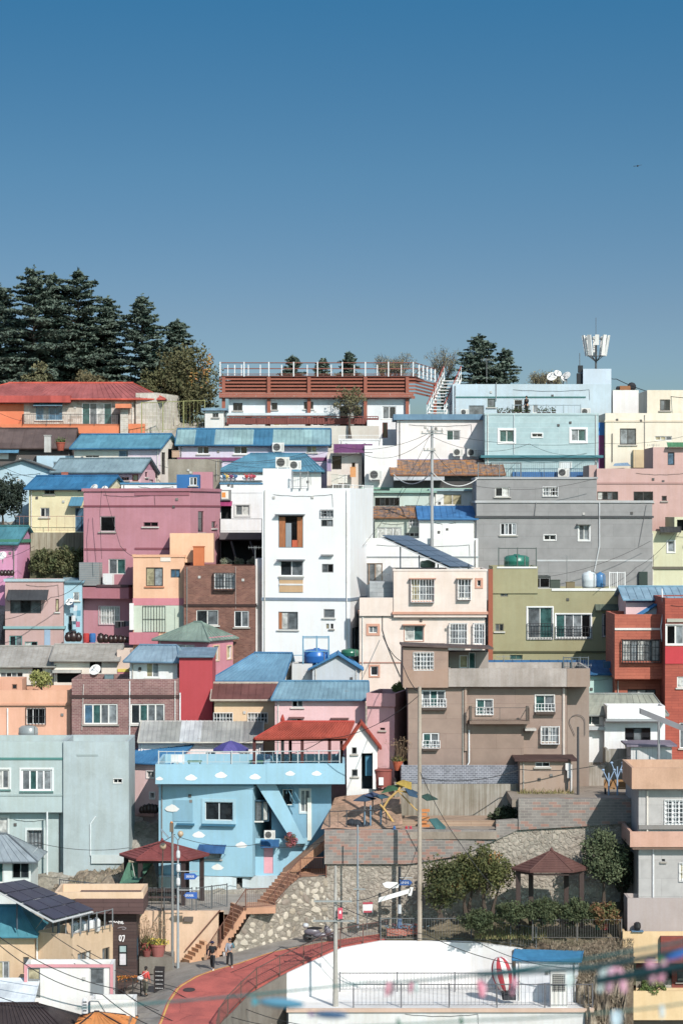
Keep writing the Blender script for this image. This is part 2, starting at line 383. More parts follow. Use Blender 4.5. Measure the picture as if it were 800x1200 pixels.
    # trims --------------------------------------------------------------------
    def belt(s,y0,y1,mat,proud=.08,fs='frl',name='ledge',a=None,b=None):
        zt=Z(y0,s.Y); z0=Z(y1,s.Y); m=MB(); p=proud
        if a is not None:
            fc=s.f['f']; u0=fc.s_at(a); u1=fc.s_at(b); m.obox(s.L(u0,-p,z0),s.u.to_3d()*(u1-u0),s.v.to_3d()*(p+.03),(0,0,zt-z0))
        else:
            m.obox(s.L(-p,-p,z0),s.u.to_3d()*(s.W+2*p),s.v.to_3d()*(p+.03),(0,0,zt-z0))
            m.obox(s.L(-p,.03,z0),s.u.to_3d()*(p+.03),s.v.to_3d()*(s.D-.03),(0,0,zt-z0))
            m.obox(s.L(s.W-.03,.03,z0),s.u.to_3d()*(p+.03),s.v.to_3d()*(s.D-.03),(0,0,zt-z0))
        m.build(name,mt(mat,'paint'),s.root); return s
    def awning(s,x0,x1,y0,y1,mat,out=.8,f='f',name='awning',seam=.25):
        fc=s.f[f]; a,b,z0,z1=fc.rect(x0,x1,y0,y1); m=MB()
        m.hexa([fc.pt(a,z1,.01),fc.pt(b,z1,.01),fc.pt(b,z0,out),fc.pt(a,z0,out)],[fc.pt(a,z1+.05,.01),fc.pt(b,z1+.05,.01),fc.pt(b,z0+.05,out),fc.pt(a,z0+.05,out)])
        n=max(2,int((b-a)/seam))
        for i in range(n+1):
            c=a+(b-a)*i/n; m.tube(fc.pt(c,z1+.06,.01),fc.pt(c,z0+.06,out),.015,n=4)
        for c in(a+.05,b-.05): m.tube(fc.pt(c,z0-.15,.01),fc.pt(c,z0,out*.9),.015,n=4)
        m.build(name,mt(mat,'metal'),s.root); return s
    def pipe(s,pts,r=.045,mat='e8e8e6',f='f',name='drain_pipe',d=.06):
        fc=s.f[f]; m=MB(); m.path([fc.loc(x,y,d) for x,y in pts],r,6); m.build(name,mt(mat),s.root); return s
    def panel(s,x0,x1,y0,y1,mat,d=.03,f='f',name='panel',kind='paint',t=.0):
        fc=s.f[f]; a,b,z0,z1=fc.rect(x0,x1,y0,y1); m=MB(); m.hexa([fc.pt(a,z0,t),fc.pt(b,z0,t),fc.pt(b,z1,t),fc.pt(a,z1,t)],[fc.pt(a,z0,d),fc.pt(b,z0,d),fc.pt(b,z1,d),fc.pt(a,z1,d)]); 
        o=m.build(name,mt(mat,kind),s.root); return o
    def slab(s,x0,x1,y0,y1,out,mat,f='f',name='balcony',d0=.002,kind='paint'):
        return s.panel(x0,x1,y0,y1,mat,out,f,name,kind,d0)
    def rail(s,x0,x1,y0,y1,out,col='55585c',f='f',sp=.15,name='railing',sides=True):
        fc=s.f[f]; a,b,z0,z1=fc.rect(x0,x1,y0,y1); m=MB(); t=.03
        pts=[fc.pt(a,0,.02),fc.pt(a,0,out),fc.pt(b,0,out),fc.pt(b,0,.02)] if sides and out>.1 else [fc.pt(a,0,out),fc.pt(b,0,out)]
        railpts(m,[Vector((p.x,p.y,z0)) for p in pts],z1-z0,sp,t); m.build(name,mt(col),s.root); return s
    # roofs ----------------------------------------------------------------------
    def gable(s,yr,mat,over=.35,ridge=.5,hl=0,hr=0,seam=.45,mats=None,edge=None,ends=.25,th=.09,wallmat=None,ridge_d=None,tile=False):
        def go():
            zr=Z(yr,s.Y+s.D*ridge); D=s.D; tr=D*ridge; ze=s.z1
            sl=(zr-ze)/tr; zo=ze-sl*over; slb=(zr-ze)/(D-tr); zob=ze-slb*over
            A=s.L(-ends,-over,zo); B=s.L(s.W+ends,-over,zo); C=s.L(s.W+ends-(hr if hr else 0),tr,zr); Dd=s.L(-ends+hl,tr,zr)
            A2=s.L(-ends,D+over,zob); B2=s.L(s.W+ends,D+over,zob)
            m=MB(); ml=mats or [mt(mat,'metal')]
            sw,sh=(.09,.05) if tile else (.04,.035)
            roof_plane(m,A,B,C,Dd,th,seam,nm=len(ml),sw=sw,sh=sh); roof_plane(m,B2,A2,Dd,C,th,seam,nm=len(ml),sw=sw,sh=sh)
            if hl: roof_plane(m,A2,A,Dd,Dd,th,seam,sw=sw,sh=sh)
            if hr: roof_plane(m,B,B2,C,C,th,seam,sw=sw,sh=sh)
            ro=m.build('roof',ml,s.root)
            e=MB(); e.tube(Dd+Vector((0,0,.04)),C+Vector((0,0,.04)),.08,n=6)
            if hl: e.tube(Dd,A,.06,n=6); e.tube(Dd,A2,.06,n=6)
            if hr: e.tube(C,B,.06,n=6); e.tube(C,B2,.06,n=6)
            if not hl: e.tube(A,Dd,.055,n=4); e.tube(Dd,A2,.055,n=4)
            if not hr: e.tube(B,C,.055,n=4); e.tube(C,B2,.055,n=4)
            e.tube(A+Vector((0,0,-.05)),B+Vector((0,0,-.05)),.07,n=6)
            e.build('roof_trim',mt(edge or mat,'metal'),ro if ro else s.root)
            wm=MB()
            
            for e_,sx in((hl,0),(hr,s.W)):
                if not e_: wm=MB(); wm.face([s.L(sx,0,ze),s.L(sx,D,ze),s.L(sx,tr,zr-.03)]); wm.build('gable_wall',mt(wallmat,'paint') if wallmat else s.mat,s.root)
        s.flat=False; s.roofs.append(go); return s
    def gabley(s,ax,ay,mat,over=.35,seam=.45,edge=None,side=.3,th=.08,wallmat=None,tile=False):   # gable faces front, apex pixel
        def go():
            fc=s.f['f']; a=fc.s_at(ax); zr=Z(ay,s.Y); ze=s.z1
            sl=(zr-ze)/a; srr=(zr-ze)/(s.W-a)
            A0=s.L(-side,-over,ze-sl*side); A1=s.L(-side,s.D+over,ze-sl*side); R0=s.L(a,-over,zr); R1=s.L(a,s.D+over,zr)
            B0=s.L(s.W+side,-over,ze-srr*side); B1=s.L(s.W+side,s.D+over,ze-srr*side)
            m=MB(); sw,sh=(.09,.05) if tile else (.04,.035)
            roof_plane(m,A1,A0,R0,R1,th,seam,sw=sw,sh=sh); roof_plane(m,B0,B1,R1,R0,th,seam,sw=sw,sh=sh); ro=m.build('roof',mt(mat,'metal'),s.root)
            e=MB(); e.tube(A0,R0,.07,n=4); e.tube(B0,R0,.07,n=4); e.tube(R0,R1,.07,n=6); e.build('roof_trim',mt(edge or mat,'metal'),ro)
            
            for dd in(0,s.D): w=MB(); w.face([s.L(0,dd,ze),s.L(s.W,dd,ze),s.L(a,dd,zr-.03)]); w.build('gable_wall',mt(wallmat,'paint') if wallmat else s.mat,s.root)
        s.flat=False; s.roofs.append(go); return s
    def shed(s,yback,mat,over=.3,seam=.45,side=.25,th=.1,edge=None,mats=None):      # low eave in front, high at the back
        def go():
            zr=Z(yback,s.Y+s.D); ze=s.z1; sl=(zr-ze)/s.D
            A=s.L(-side,-over,ze-sl*over+.02); B=s.L(s.W+side,-over,ze-sl*over+.02); C=s.L(s.W+side,s.D+.1,zr+.02); D_=s.L(-side,s.D+.1,zr+.02)
            m=MB(); ml=mats or [mt(mat,'metal')]; roof_plane(m,A,B,C,D_,th,seam,nm=len(ml)); ro=m.build('roof',ml,s.root)
            e=MB(); e.tube(A,B,.06,n=4); e.tube(A,D_,.05,n=4); e.tube(B,C,.05,n=4); e.build('roof_trim',mt(edge or mat,'metal'),ro)
            w=MB()
            if zr>ze:
                w.face([s.L(0,0,ze),s.L(0,s.D,ze),s.L(0,s.D,zr)]); w.face([s.L(s.W,0,ze),s.L(s.W,s.D,ze),s.L(s.W,s.D,zr)]); w.face([s.L(0,s.D,ze),s.L(s.W,s.D,ze),s.L(s.W,s.D,zr),s.L(0,s.D,zr)]); w.build('gable_wall',s.mat,s.root)
        s.flat=False; s.roofs.append(go); return s
    def slabroof(s,mat,over=.25,th=.14,kind='paint',y=None):
        def go():
            m=MB(); m.obox(s.L(-over,-over,s.z1+.003),s.u.to_3d()*(s.W+2*over),s.v.to_3d()*(s.D+2*over),(0,0,th)); m.build('roof',mt(mat,kind),s.root)
        s.flat=False; s.roofs.append(go); return s
def roof_plane(m,A,B,C,D,th,seam,nm=1,sw=.04,sh=.035):
    """A,B eave; C,D ridge (C above B, D above A)"""
    n=(B-A).cross(D-A if (D-A).length>1e-6 else C-A).normalized()
    if n.z<0: n=-n
    dn=-n*th; K=nm if nm>1 else 1
    for k in range(K):
        t0=k/K; t1=(k+1)/K; a=A.lerp(B,t0); b=A.lerp(B,t1); c=D.lerp(C,t1); d=D.lerp(C,t0)
        if nm>1:
            m.face([a,b,c,d],k); m.face([a+dn,b+dn,c+dn,d+dn],k); m.face([a,b,b+dn,a+dn],k)
        else: m.hexa([a+dn,b+dn,c+dn,d+dn],[a,b,c,d],0)
    L=(B-A).length; ns=max(1,int(L/seam)); e=(B-A).normalized()*sw
    for i in range(ns+1):
        t=i/ns; p=A.lerp(B,t); q=D.lerp(C,t)
        if (q-p).length<.2: continue
        mi=min(K-1,int(t*K)) if nm>1 else 0
        m.hexa([p-e/2,p+e/2,q+e/2,q-e/2],[p-e/2+n*sh,p+e/2+n*sh,q+e/2+n*sh,q-e/2+n*sh],mi)
def railpts(m,pts,h,sp=.15,t=.03,posts=1.8,low=.12,zs=None,bal=True):
    up=Vector((0,0,1))
    for i in range(len(pts)-1):
        a=Vector(pts[i]);b=Vector(pts[i+1]); L=(b-a).length
        if L<.02: continue
        m.tube(a+up*h,b+up*h,t*.8,n=4); m.tube(a+up*low,b+up*low,t*.5,n=4)
        k=max(1,int(L/posts))
        for j in range(k+1): p=a.lerp(b,j/k); m.tube(p,p+up*(h),t*.8,n=4)
        if bal:
            k=max(1,int(L/sp))
            for j in range(k+1): p=a.lerp(b,j/k); m.tube(p+up*low,p+up*h,t*.35,n=4,cap=False)
def H(label,x0,x1,yt,yb,Y,D,mat,side=0,name='house',cat='house',group=None,ext=5,**k):
    root=thing(name,label,cat,(0,0,0),group)
    root.location=P((x0+x1)/2,yb,Y); root.location.z=Z(yb,Y)
    v=Vol(root,'wall',x0,x1,yt,yb,Y,D,mat,side,ext,**k)
    FOOT.append((v.corn,v.zb)); v.auto=True
    return v
def V(h,name,x0,x1,yt,yb,Y,D,mat,side=0,ext=0,**k): return Vol(h.root,name,x0,x1,yt,yb,Y,D,mat,side,ext,**k)
# ================================================================ HOUSES, top of the hill
BRK=dict(c2='8a5245',cm='9a8a80')
# stone house with red roof, top of hill
h=H('low stone-faced house with long red hipped roof under the dark cedars',-30,158,464,500,215,7,M('d9cfc3','mosaic',c2='b9a999',cm='e6ded2',bw=.5,bh=.28),ext=4)
h.gable(449,'b46360',over=.7,ridge=.5,hl=5,hr=3,seam=.5,edge='e0604a',ends=2.6)
h.w(42,73,476,492,4,'bwbb',fr='7f9fb4'); h.awning(40,74,470,476,'5d8fae',.7)
h.w(96,131,472,498,4,'tgct',fr=WHITE)
h.panel(-30,28,473,502,'f08455',d=.05,name='painted_wall')
h.slab(-30,84,464,472,.9,'c9584f',name='canopy',kind='metal',d0=.01)
h.belt(497,508,'ee8452',proud=.9,name='terrace_band')
h.rail(28,140,486,499,1.0,'4c4c4e')
h2=V(h,'porch_column',141,150,478,510,213.8,.5,M('d9cfc3','mosaic',c2='c9bba8',cm='e6ded2'),ext=3,parapet=0)
h2=V(h,'porch_canopy',135,153,473,478,213.2,1.4,'f08a5a',parapet=0)
h2=V(h,'side_room',159,183,460,506,214.2,6,M('e3d9cb','mosaic',c2='cfc3b2',cm='efe8dc',bw=.5,bh=.3),side=28,ext=4)
# restaurant with timber deck
h=H('white restaurant with wide brown timber roof deck and white railing on the hilltop',268,480,466,500,214.3,6,'e4eaf0',name='restaurant',cat='restaurant',ext=4,parapet=0)
h.panel(257,484,461,466,'a8523a',d=.75,name='beam',kind='siding',t=.5)
def deck(h):
    Yf=214.2; Yb=223.; rd=M('7a4236','siding',c2='6c382c',cm='4a261e'); rs=M('a65c46','plain')
    x0,x1=257,486; root=h.root
    m=MB(); z=Z(440,Yf); m.obox((X(x0,Yf),Yf,z-.12),(X(x1,Yf)-X(x0,Yf),0,0),(1.2,Yb-Yf,0),(0,0,.12)); m.build('deck',rd,root)
    m=MB(); m.obox((X(262,Yf),Yf+.8,Z(463,Yf)),(X(478,Yf)-X(262,Yf),0,0),(0,6,0),(0,0,Z(445,Yf)-Z(463,Yf))); m.build('deck_substructure',M('5a3a30','siding',c2='4c3028',cm='3a241e'),root)
    m=MB()
    A=Vector((X(x0,Yf),Yf,0)); B=Vector((X(x1,Yf),Yf,0)); C=B+Vector((2.0,Yb-Yf,0))
    for i,y in enumerate((444,448,452,456,460)):
        for a,b in((A,B),(B,C)):
            d=(b-a); nrm=Vector((d.y,-d.x,0)).normalized()*.05
            m.obox(a+Vector((0,0,Z(y+1.2,Yf))),d,nrm,(0,0,.15))
    m.obox(A+Vector((0,-.08,Z(467,Yf))),B-A,(0,.16,0),(0,0,.22))
    for x in (262,315,362,428,477): m.box((X(x,Yf),Yf-.12,Z(500,Yf)-1.5),.28,.28,Z(442,Yf)-Z(500,Yf)+1.5)
    m.box((C.x,C.y,Z(500,Yf)-1),.28,.28,Z(442,Yf)-Z(500,Yf)+1)
    m.build('slat_screen',rs,root)
    m=MB(); w=M('f0f0f0','plain'); zt=Z(425,Yf); z0=Z(441,Yf)
    for x in (258,286,315,344,372,401,428,455,484): m=MB(); m.box((X(x,Yf),Yf,z0),.09,.09,zt-z0+.08); m.build('deck_post',w,root)
    for x in (267,275,283,291,305,330,360,388,415,442,470): m=MB(); m.box((X(x,Yf+8),Yf+8,z0),.08,.08,zt-z0+.3); m.build('deck_post',w,root)
    for f in (.2,.4,.6,.8,1): m=MB(); p=B.lerp(C,f); m.box((p.x,p.y,z0),.12,.12,zt-z0); m.build('deck_post',w,root)
    m=MB(); 
    for a,b in((A,B),(B,C),(A+Vector((0,8.5,0)),C)): m.tube(a+Vector((0,0,zt)),b+Vector((0,0,zt)),.045,n=5); m.tube(a+Vector((0,0,(z0*.45+zt*.55))),b+Vector((0,0,(z0*.45+zt*.55))),.02,n=4); m.tube(a+Vector((0,0,(z0*.8+zt*.2))),b+Vector((0,0,(z0*.8+zt*.2))),.02,n=4)
    m.build('railing',M('8c5040','plain'),root)
    m=MB(); Yr=213.3; z1=Z(488,Yr); z2=Z(498,Yr)
    a=Vector((X(266,Yr),Yr,z2)); b=Vector((X(443,Yr),Yr,z2)); railpts(m,[a,b],z1-z2,.22,.06,posts=2.2)
    m.obox(a+Vector((0,.05,.05)),b-a,(0,.03,0),(0,0,(z1-z2)*.75)); m.build('lower_railing',M('8a4a42','plain'),root)
deck(h)
h.w(273,284,472,481,2,'kk',fr='555555'); h.w(318,325,472,480,1,'k',fr='555555'); h.w(356,367,471,479,2,'kk',fr='555555')
h.w(286,296,486,499,1,'g'); h.w(320,336,487,499,2,'gd'); h.w(366,380,487,499,2,'gd'); h.w(398,424,476,499,3,'kdk',fr='444444'); h.w(448,464,476,491,2,'gd')
h.slab(262,390,484,487,.5,'d8e4ec',name='canopy')
V(h,'terrace',258,444,499,520,212.6,4,'d6cfc4',ext=2,parapet=.2)
V(h,'entry_block',430,466,492,530,213.,3,'eeeef0',ext=2,parapet=.2).w(448,454,495,513,1,'k',fr='8c4a3c',name='door')
# small white hut w blue roof
h=H('tiny white hut with thin blue roof between the fence and the restaurant',240,262,481,505,211.5,4,'e6e2de',ext=4); h.slabroof('6fa0c4',.3,.18,'metal'); h.w(249,256,484,489,2,'dd',fr='777777')
# pale blue building with tower block
h=H('pale ice-blue building with square rooftop block under the phone mast',530,716,450,505,213,7,'c3d6e2',ext=3,parapet=.3)
V(h,'stair_block',683,716,432,450,213.05,3.5,'cbdcec',ext=.4,parapet=.1)
h.belt(464.5,466,'3f7f7c',.06,name='green_line',a=533,b=686)
h.w(549,567,475,487,1,'g',fr='9aa0a4'); h.w(571,580,467,477,1,'g',fr='556'*2); h.w(602,612,468,484,1,'k',fr=WHITE); h.pipe([(533,452),(533,487)],.05,'8a9096')
h.w(624,630,474,484,1,'w'); h.pipe([(581,448),(581,470)],.03,'999999')
# teal wall building
h=H('pale teal building with white-framed windows below the ice-blue house',568,701,484,570,203.5,6.5,M('b0cacc','siding',c2='a6c2c6',cm='c4d8da',bh=.42),ext=4,parapet=.3)
h.w(585,602,504,518,2,'tt',sur=('f5f5f5',.16)); h.w(669,686,503,517,2,'wt',sur=('f5f5f5',.16)); h.w(623,635,508,512,2,'dd',sur=('f0f0f0',.08))
h.belt(533.5,536.5,'3a7f8c',.35,name='canopy'); h.belt(484,486,'b9d2d6',.05)
h.panel(600,690,553,561,'3f7cba',d=.25,name='tarp',kind='cloth'); h.panel(655,670,541,549,'dfe6e8',d=.04,name='shutter')
h.rail(575,698,542,562,.6,'6d7a80'); h.pipe([(602,486),(602,532)],.03,'cfd8da')
# white-pink building with blue strip roof
h=H('pinkish white house with blue edged roof and two wall fans behind the utility pole',465,568,492,545,206.5,5,'f3edec',ext=4)
h.slabroof('5f95bd',.3,.45,'metal')
h.w(523,539,504,516,2,'tg'); h.belt(538,540,'8d86b0',.12)
# cream building (top right)
h=H('tall white rooftop house beside the phone mast block',718,748,457,484,214.3,4,'f2f1ef',ext=4,parapet=.15)
h=H('cream two-storey house with brown-framed window at the ridge',709,830,484,548,206,7,'f0e6d2',ext=4,parapet=.2)
h.w(726,745,502,521,2,'gg',fr='5a5550'); h.w(767,787,511,516,3,'gdg'); h.belt(492.5,494.5,'e2d2ba',.06); h.pipe([(717,508),(717,541)],.04,'77706a'); h.pipe([(755,486),(755,528)],.03,'a09a90')
V(h,'roof_room',758,830,457,484,206.4,6,'efe3cc',ext=.4,parapet=.1).w(773,785,468,481,2,'gd',fr='5a5550')
V(h,'garage_door',742,764,527,548,205.6,.4,M('d8bf94','siding',bw=1.2,bh=3),parapet=0)
h=H('dark narrow house with magenta side wall between teal and cream houses',701,708,495,545,206.8,4,'8a3f7c',ext=3); h.panel(701,708,495,510,'2f78c8')
# dusty pink building right
h=H('dusty pink concrete house with two dark barred windows above the grey block',699,840,549,640,197,7,'d2aaa3',ext=4,parapet=.2)
V(h,'upper_storey',765,840,524,549,197.6,6,'d2aaa3',ext=.3,parapet=.2).w(782,790,530,545,1,'b',fr='444444').awning(781,805,519,524,'3f8a6a',.5)
h.belt(565,567,'c09690',.07); h.w(699.5,724,576,586,4,'gdgd',fr='55504e'); h.w(742,765,576,588,2,'dd',fr='55504e'); h.w(775,781,581,587,1,'d',fr='77605c')
V(h,'grey_edge',690,699,545,640,197.4,5,'c5a69f',ext=4)
# pale green building right
h=H('pale yellow-green house with porch awning at the picture edge above the red brick',761,840,623,700,190,6.5,'d8d6b2',ext=4,parapet=.2)
V(h,'upper_storey',790,840,606,623,190.4,5.5,'d8d6b2',ext=.3,parapet=.15).hole(793,804,609,622)
h.belt(664,667,'6f6a5c',.12); h.w(782,790,634,647,1,'g',sur=('f2f2f2',.08)); h.panel(774,795,622,650,'4a463c',d=-.01,t=-.05) if False else None
h.awning(772,796,618,624,'4a4a48',.9); h.pipe([(765,650),(765,664)],.04,'807a68')
# grey building
gy=M('9a9897','siding',c2='969493',cm='888685',bh=.9)
h=H('big plain grey three-level block with small white windows',558,764,588,700,189.5,7.5,gy,ext=4,parapet=.3)
u=V(h,'upper_storey',558,699,561,589,190.4,6,gy,ext=.3,parapet=.3)
u.w(580,597,571,582,2,'dg'); u.w(636,653,571,581,2,'wd',gr='wbars'); 
h.belt(604.5,607,'4d4f52',.1,name='ledge'); h.belt(586.5,589.2,'b9bbbd',.09,name='coping'); u.belt(559,561.4,'b0b2b4',.08,name='coping')
h.w(586,605,613,627,4,'dwdg'); h.w(637,651,627,633,2,'dd',sur=('f0f0f0',.05)); h.w(678,690,615,633,2,'gw',sur=('e8e8e8',.1),hood='9a9a9a')
h.belt(656,658,'c6c8ca',.03,name='painted_line',a=629,b=764)
h.pipe([(702,588),(702,640),(696,670)],.05,'c9cbcd'); h.pipe([(628,588),(626,604)],.04,'8a8a8a'); h.pipe([(757,592),(748,640)],.02,'808284')
h.panel(748,758,670,688,'33443f',d=.3,name='box')
# ----- middle clutter rows
h=H('white plastered house with white balcony balustrade below the purple awning',427,465,522,578,202.5,5,'f0eeee',ext=4,parapet=.2)
h.belt(571,573.5,'87b5a2',.3,name='mint_canopy')
h=H('cream plastered little house with dark doorway under a purple awning',383,424,531,580,203.5,5,'e2d6ce',ext=4,parapet=.1)
h.w(389,400,534,550,1,'k',fr='444444',name='door'); h.awning(391,436,521,531,'6f4a80',1.0); h.w(412,416,542,550,1,'k',fr='886655'); h.panel(383,388,538,552,'a790b4')
h=H('low white terrace house with ornate white balustrade behind the purple awning',397,448,514,530,207.5,3,'e9e9ec',ext=4,parapet=.1); h.rail(397,446,510,517,.1,WHITE)
h=H('low house with rust-stained corrugated roof behind the utility pole',461,588,555,575,200.5,4.5,'4d4a4a',ext=3); h.shed(539,'a06a4a',mats=[M('a06a4a','rust')],over=.5)
h.awning(461,520,556,563,'c9cdd0',.9,seam=.3); h.belt(572,575,'9fc4b4',.3)
h=H('pale mint house with long dark strip window',438,507,577,600,196.5,4,'c9d8d0',ext=4,parapet=.1); h.w(439,468,583,593,5,'kdkdk',fr='444444'); h.w(474,494,592,596,3,'ddd'); h.belt(575,577.5,'8fb8a8',.3)
h=H('white house with olive sliding window above the blue sheet roof',507,559,574,600,197.3,4,'eceeee',ext=4,parapet=.1); h.w(519,541,579,592,2,'yy'); h.belt(573,575.5,'9ab6bc',.3)
h=H('low mint shack with rusty sheet roof in the middle rows',439,499,606,640,191,4,'c6cec2',ext=3); h.shed(593.5,'9a6a4a',mats=[M('a06a4a','rust')],over=.3); h.w(480,496,608,617,2,'ww',gr='wbars'); h.w(442,470,618,632,3,'ccc',fr='e8e8e8'); h.w(474,491,624,629,3,'gdg')
h=H('white garage-like house with bright blue sheet roof and solar panel in front',491,559,607.5,668,189.8,4.6,'f1f1f1',ext=3); h.shed(593,'2f86cf',over=.3,side=.1); h.panel(518,556,614,650,'f6f6f6',d=.04); 
h=H('long plain white wall house behind the solar canopy',423,560,631,690,187.6,1.9,'eef0f1',ext=3,parapet=.1); h.w(424,448,660,685,3,'ggc',fr='a8876a'); h.belt(652,653.5,'9fa8ae',.05)
# T16 long roofs
h=H('long lilac house with patchwork light and dark blue roof below the restaurant',209,384,518,545,206.5,4.5,'d9cfe6',ext=4)
B1=M('4f9cc4','metal');B2=M('2b7fae','metal'); h.gable(503,'2b7fae',mats=[M('7fb4c4','metal'),B2,M('83b6c8','metal'),M('86bccb','metal'),B2,M('86bccb','metal'),M('86bccb','metal'),M('7ab0c4','metal')],over=.5,ridge=.55,edge='2277ab',seam=.35)
h.w(231,245,523,532,2,'gd'); h.w(274,290,523,532,2,'gd'); h.w(359,371,522,530,2,'gd'); h.belt(536,540,'8a4a78',.1)
h=H('white house with sloped teal-blue sheet roof behind the tower',258,376,549,572,200.2,4.2,'f2f2f2',ext=4); h.gable(532,'4b97bd',over=.4,ridge=.6,edge='3b87b0',seam=.3,hl=2.5,hr=1.5)
h=H('square raw grey concrete block between the two pink and lilac houses',197,257,538,560,198.5,3,M('a59c8c','concrete'),ext=4,parapet=.1,side=3)
h=H('white cafe house with low parapet figurines and grey sign box',258,330,557,640,194.5,5,'f1f1f3',ext=4,parapet=.3)
h.w(276,292,592,604,2,'gd',sur=('dcdcdc',.12)); h.belt(565.5,567.5,'4a86ac',.06,name='blue_line'); h.hole(259,271,593,608)
h.panel(259,271,574,586,'8d8f90',d=.35,name='sign_box'); h.panel(259.6,268,575.5,584.5,'f4efe6',d=.36,t=.352,name='sign_face'); h.panel(260,264.5,577,583,'f2962e',d=.365,t=.361,name='sign_mark')
h.awning(258,272,588,593,'b8447c',.6); h.belt(577,578,'d8d8dc',.02)
# white long parapet behind the mauve house
h=H('long low white wall house with blue coping behind the pink block',142,210,566,590,195.5,2.5,'eef2f4',ext=4,parapet=.2); h.belt(565.5,567.5,'3f88b4',.08,name='coping')
# ---- left rows below the stone house
h=H('dark brown roofed old house below the stone house',-20,84,521,548,208.8,4,'6a6260',ext=4); h.gable(502.5,'6d5c58',over=.5,ridge=.6,seam=.8,edge='5a4a46')
h.awning(-20,23,524,531,'4a93c0',.8); h.panel(-20,10,531,538,'e8e8e8')
h=H('cream and lilac house with turquoise blue roof and open side stairs',87,188,522,560,203.8,5,'eee6da',side=20,ext=4); h.gable(509,'4b9bbf',over=.5,ridge=.5,edge='2a7db0',seam=.5)
h.panel(150,188,524,556,'e6d3e2'); h.w(139,163,528,535,3,'bwb',fr='8fa8c0'); h.w(100,116,533.5,536,2,'dd'); h.w(189.5,194,530,556,1,'k',f='r',fr='55504e'); h.w(197,203,526,545,1,'k',f='r',fr='55504e')
h=H('light blue gabled shed house at the picture edge',-14,62,550,580,200.8,4,'b5d4e6',ext=4); h.gabley(27.5,538,'6a7f8c',over=.4,edge='56646c',seam=.6)
h=H('small pale blue annex wall between brown roof and grey-blue roof',43,87,534,560,205.6,3,'b3cfe0',ext=4,parapet=.1); h.w(62,72,541,548,2,'gg',fr='aac4d6')
h=H('pink house with grey-blue ribbed roof and darker pink gable end',64,165,550,580,199.2,4.2,'ecbcc8',side=17,ext=4); h.gable(537.5,'7ba6bc',over=.5,ridge=.5,edge='5d8296',seam=.4,wallmat='c98fa6')  # gable end: side shade put into a darker copy of the pink
h.w(142,151,559,563,3,'ddd',fr='b9786a'); h.w(155,162,556,564,1,'g',fr='a04a3a'); h.w(170,173,553,559,1,'k',f='r',fr='906070'); h.w(175,180,562,566,1,'c',f='r',fr='906070')
h=H('pale yellow house with vivid blue roof and scalloped terrace fence',34,124,570,624,194.2,4.6,'f4e7ba',side=22,ext=4); h.gable(558,'1f82bd',over=.45,ridge=.5,edge='1873ae',seam=.5,wallmat='efe6c8')
h.w(52,64,570.5,579,2,'kk',fr='8a8478'); h.w(91,99,570.5,576,2,'kk',fr='8a8478'); h.w(47,58,595,606,2,'dg'); h.w(88,98,595,623,1,'b',fr='7f9fb4',name='door'); h.awning(84,99,583,593,'4fa0cc',.7); h.pipe([(37,572),(37,620)],.04,'888888')
h.belt(624,627,'d8cba8',.9,name='terrace_edge'); h.rail(23,100,605,623,.9,'b07c6c',sp=.6)
h=H('vivid pink gabled house with teal roof at the picture edge',-30,20,634,705,190.6,4,'e79cc6',side=21,ext=4); h.gable(617,'3b8fa8',over=.4,ridge=.5,edge='2a7a88',seam=.4,wallmat='c58bb4'); h.belt(632,636,'3f8a72',.15,name='gutter')
# ---- mauve block
mv=M('cd8b99','paint')
h=H('big dusty mauve three-storey block with blue rooftop window box',98,223,575,753,186,6.6,mv,side=35,ext=4,parapet=.3)
h.w(117,135,605,623,1,'k',fr='d9c9c9'); h.w(168,185,612,617,2,'kk',fr='885862'); h.belt(592,594,'8f4a58',.05); h.belt(643,645.5,'9a5663',.04,a=99,b=148); h.belt(642,644.5,'9a5663',.04,a=158,b=198)
h.panel(158,222,577,580.5,'b26f7e',d=.05)
h.w(127,147,655,673,2,'gt'); h.slab(96,156,688,701,.9,'c07886',name='balcony'); h.panel(97,120,659,686,'8f9394',d=.7,name='shutter',kind='siding'); h.panel(124,135,672,685,'efefef',d=.6,name='washing_machine',t=.2)
h.slab(119,156,685,687.5,1.0,'5c4248',name='balcony_edge'); h.w(117,140,711,731,4,'cccc',gr='wbars',fr=WHITE); 
h.w(232,239,599,624,1,'k',f='r',fr='9a6a72'); h.w(248,253,611,619,1,'k',f='r',fr='9a6a72')
h.belt(572,575.5,'bd7a88',.12,name='coping')
u=V(h,'stair_block',226,249,553,575,190.9,1.2,mv,side=1,ext=.3,parapet=.1)
u=V(h,'blue_box',207,233,556,572,187.4,2.2,'2270b4',ext=.1,parapet=.1); u.w(222,231,559,569,2,'gd')
# peach house
h=H('peach house with mint lower wall and pink bands in front of the mauve block',156,216,651,758,184.2,2,'f2bd98',ext=4,parapet=.35)
h.w(171,191,665,687,2,'yw',fr='4a3a30',sill='d98860'); h.w(200,211,667,677,2,'bb',fr='555'*2); h.panel(155.6,216,701,709.5,'d98593',d=.05); h.panel(157,216,709.7,741,'c9d6c6',d=.03); h.w(168,193,711,740,2,'kd',fr='303030',gr='kbars'); h.panel(152,186,741,755,'cf7c8c',d=.5)
h.pipe([(205,713),(205,740)],.03,'b8c4b4'); h.belt(650,653,'f0b48c',.08,name='coping'); h.panel(152,157,707,738,'f2f2f2',d=.3,name='door'); h.panel(188,200,653,658,'f4e6da',d=.05)
V(h,'roof_room',199,250,625,651,184.6,1.5,'f4c29a',ext=.5,parapet=.15)
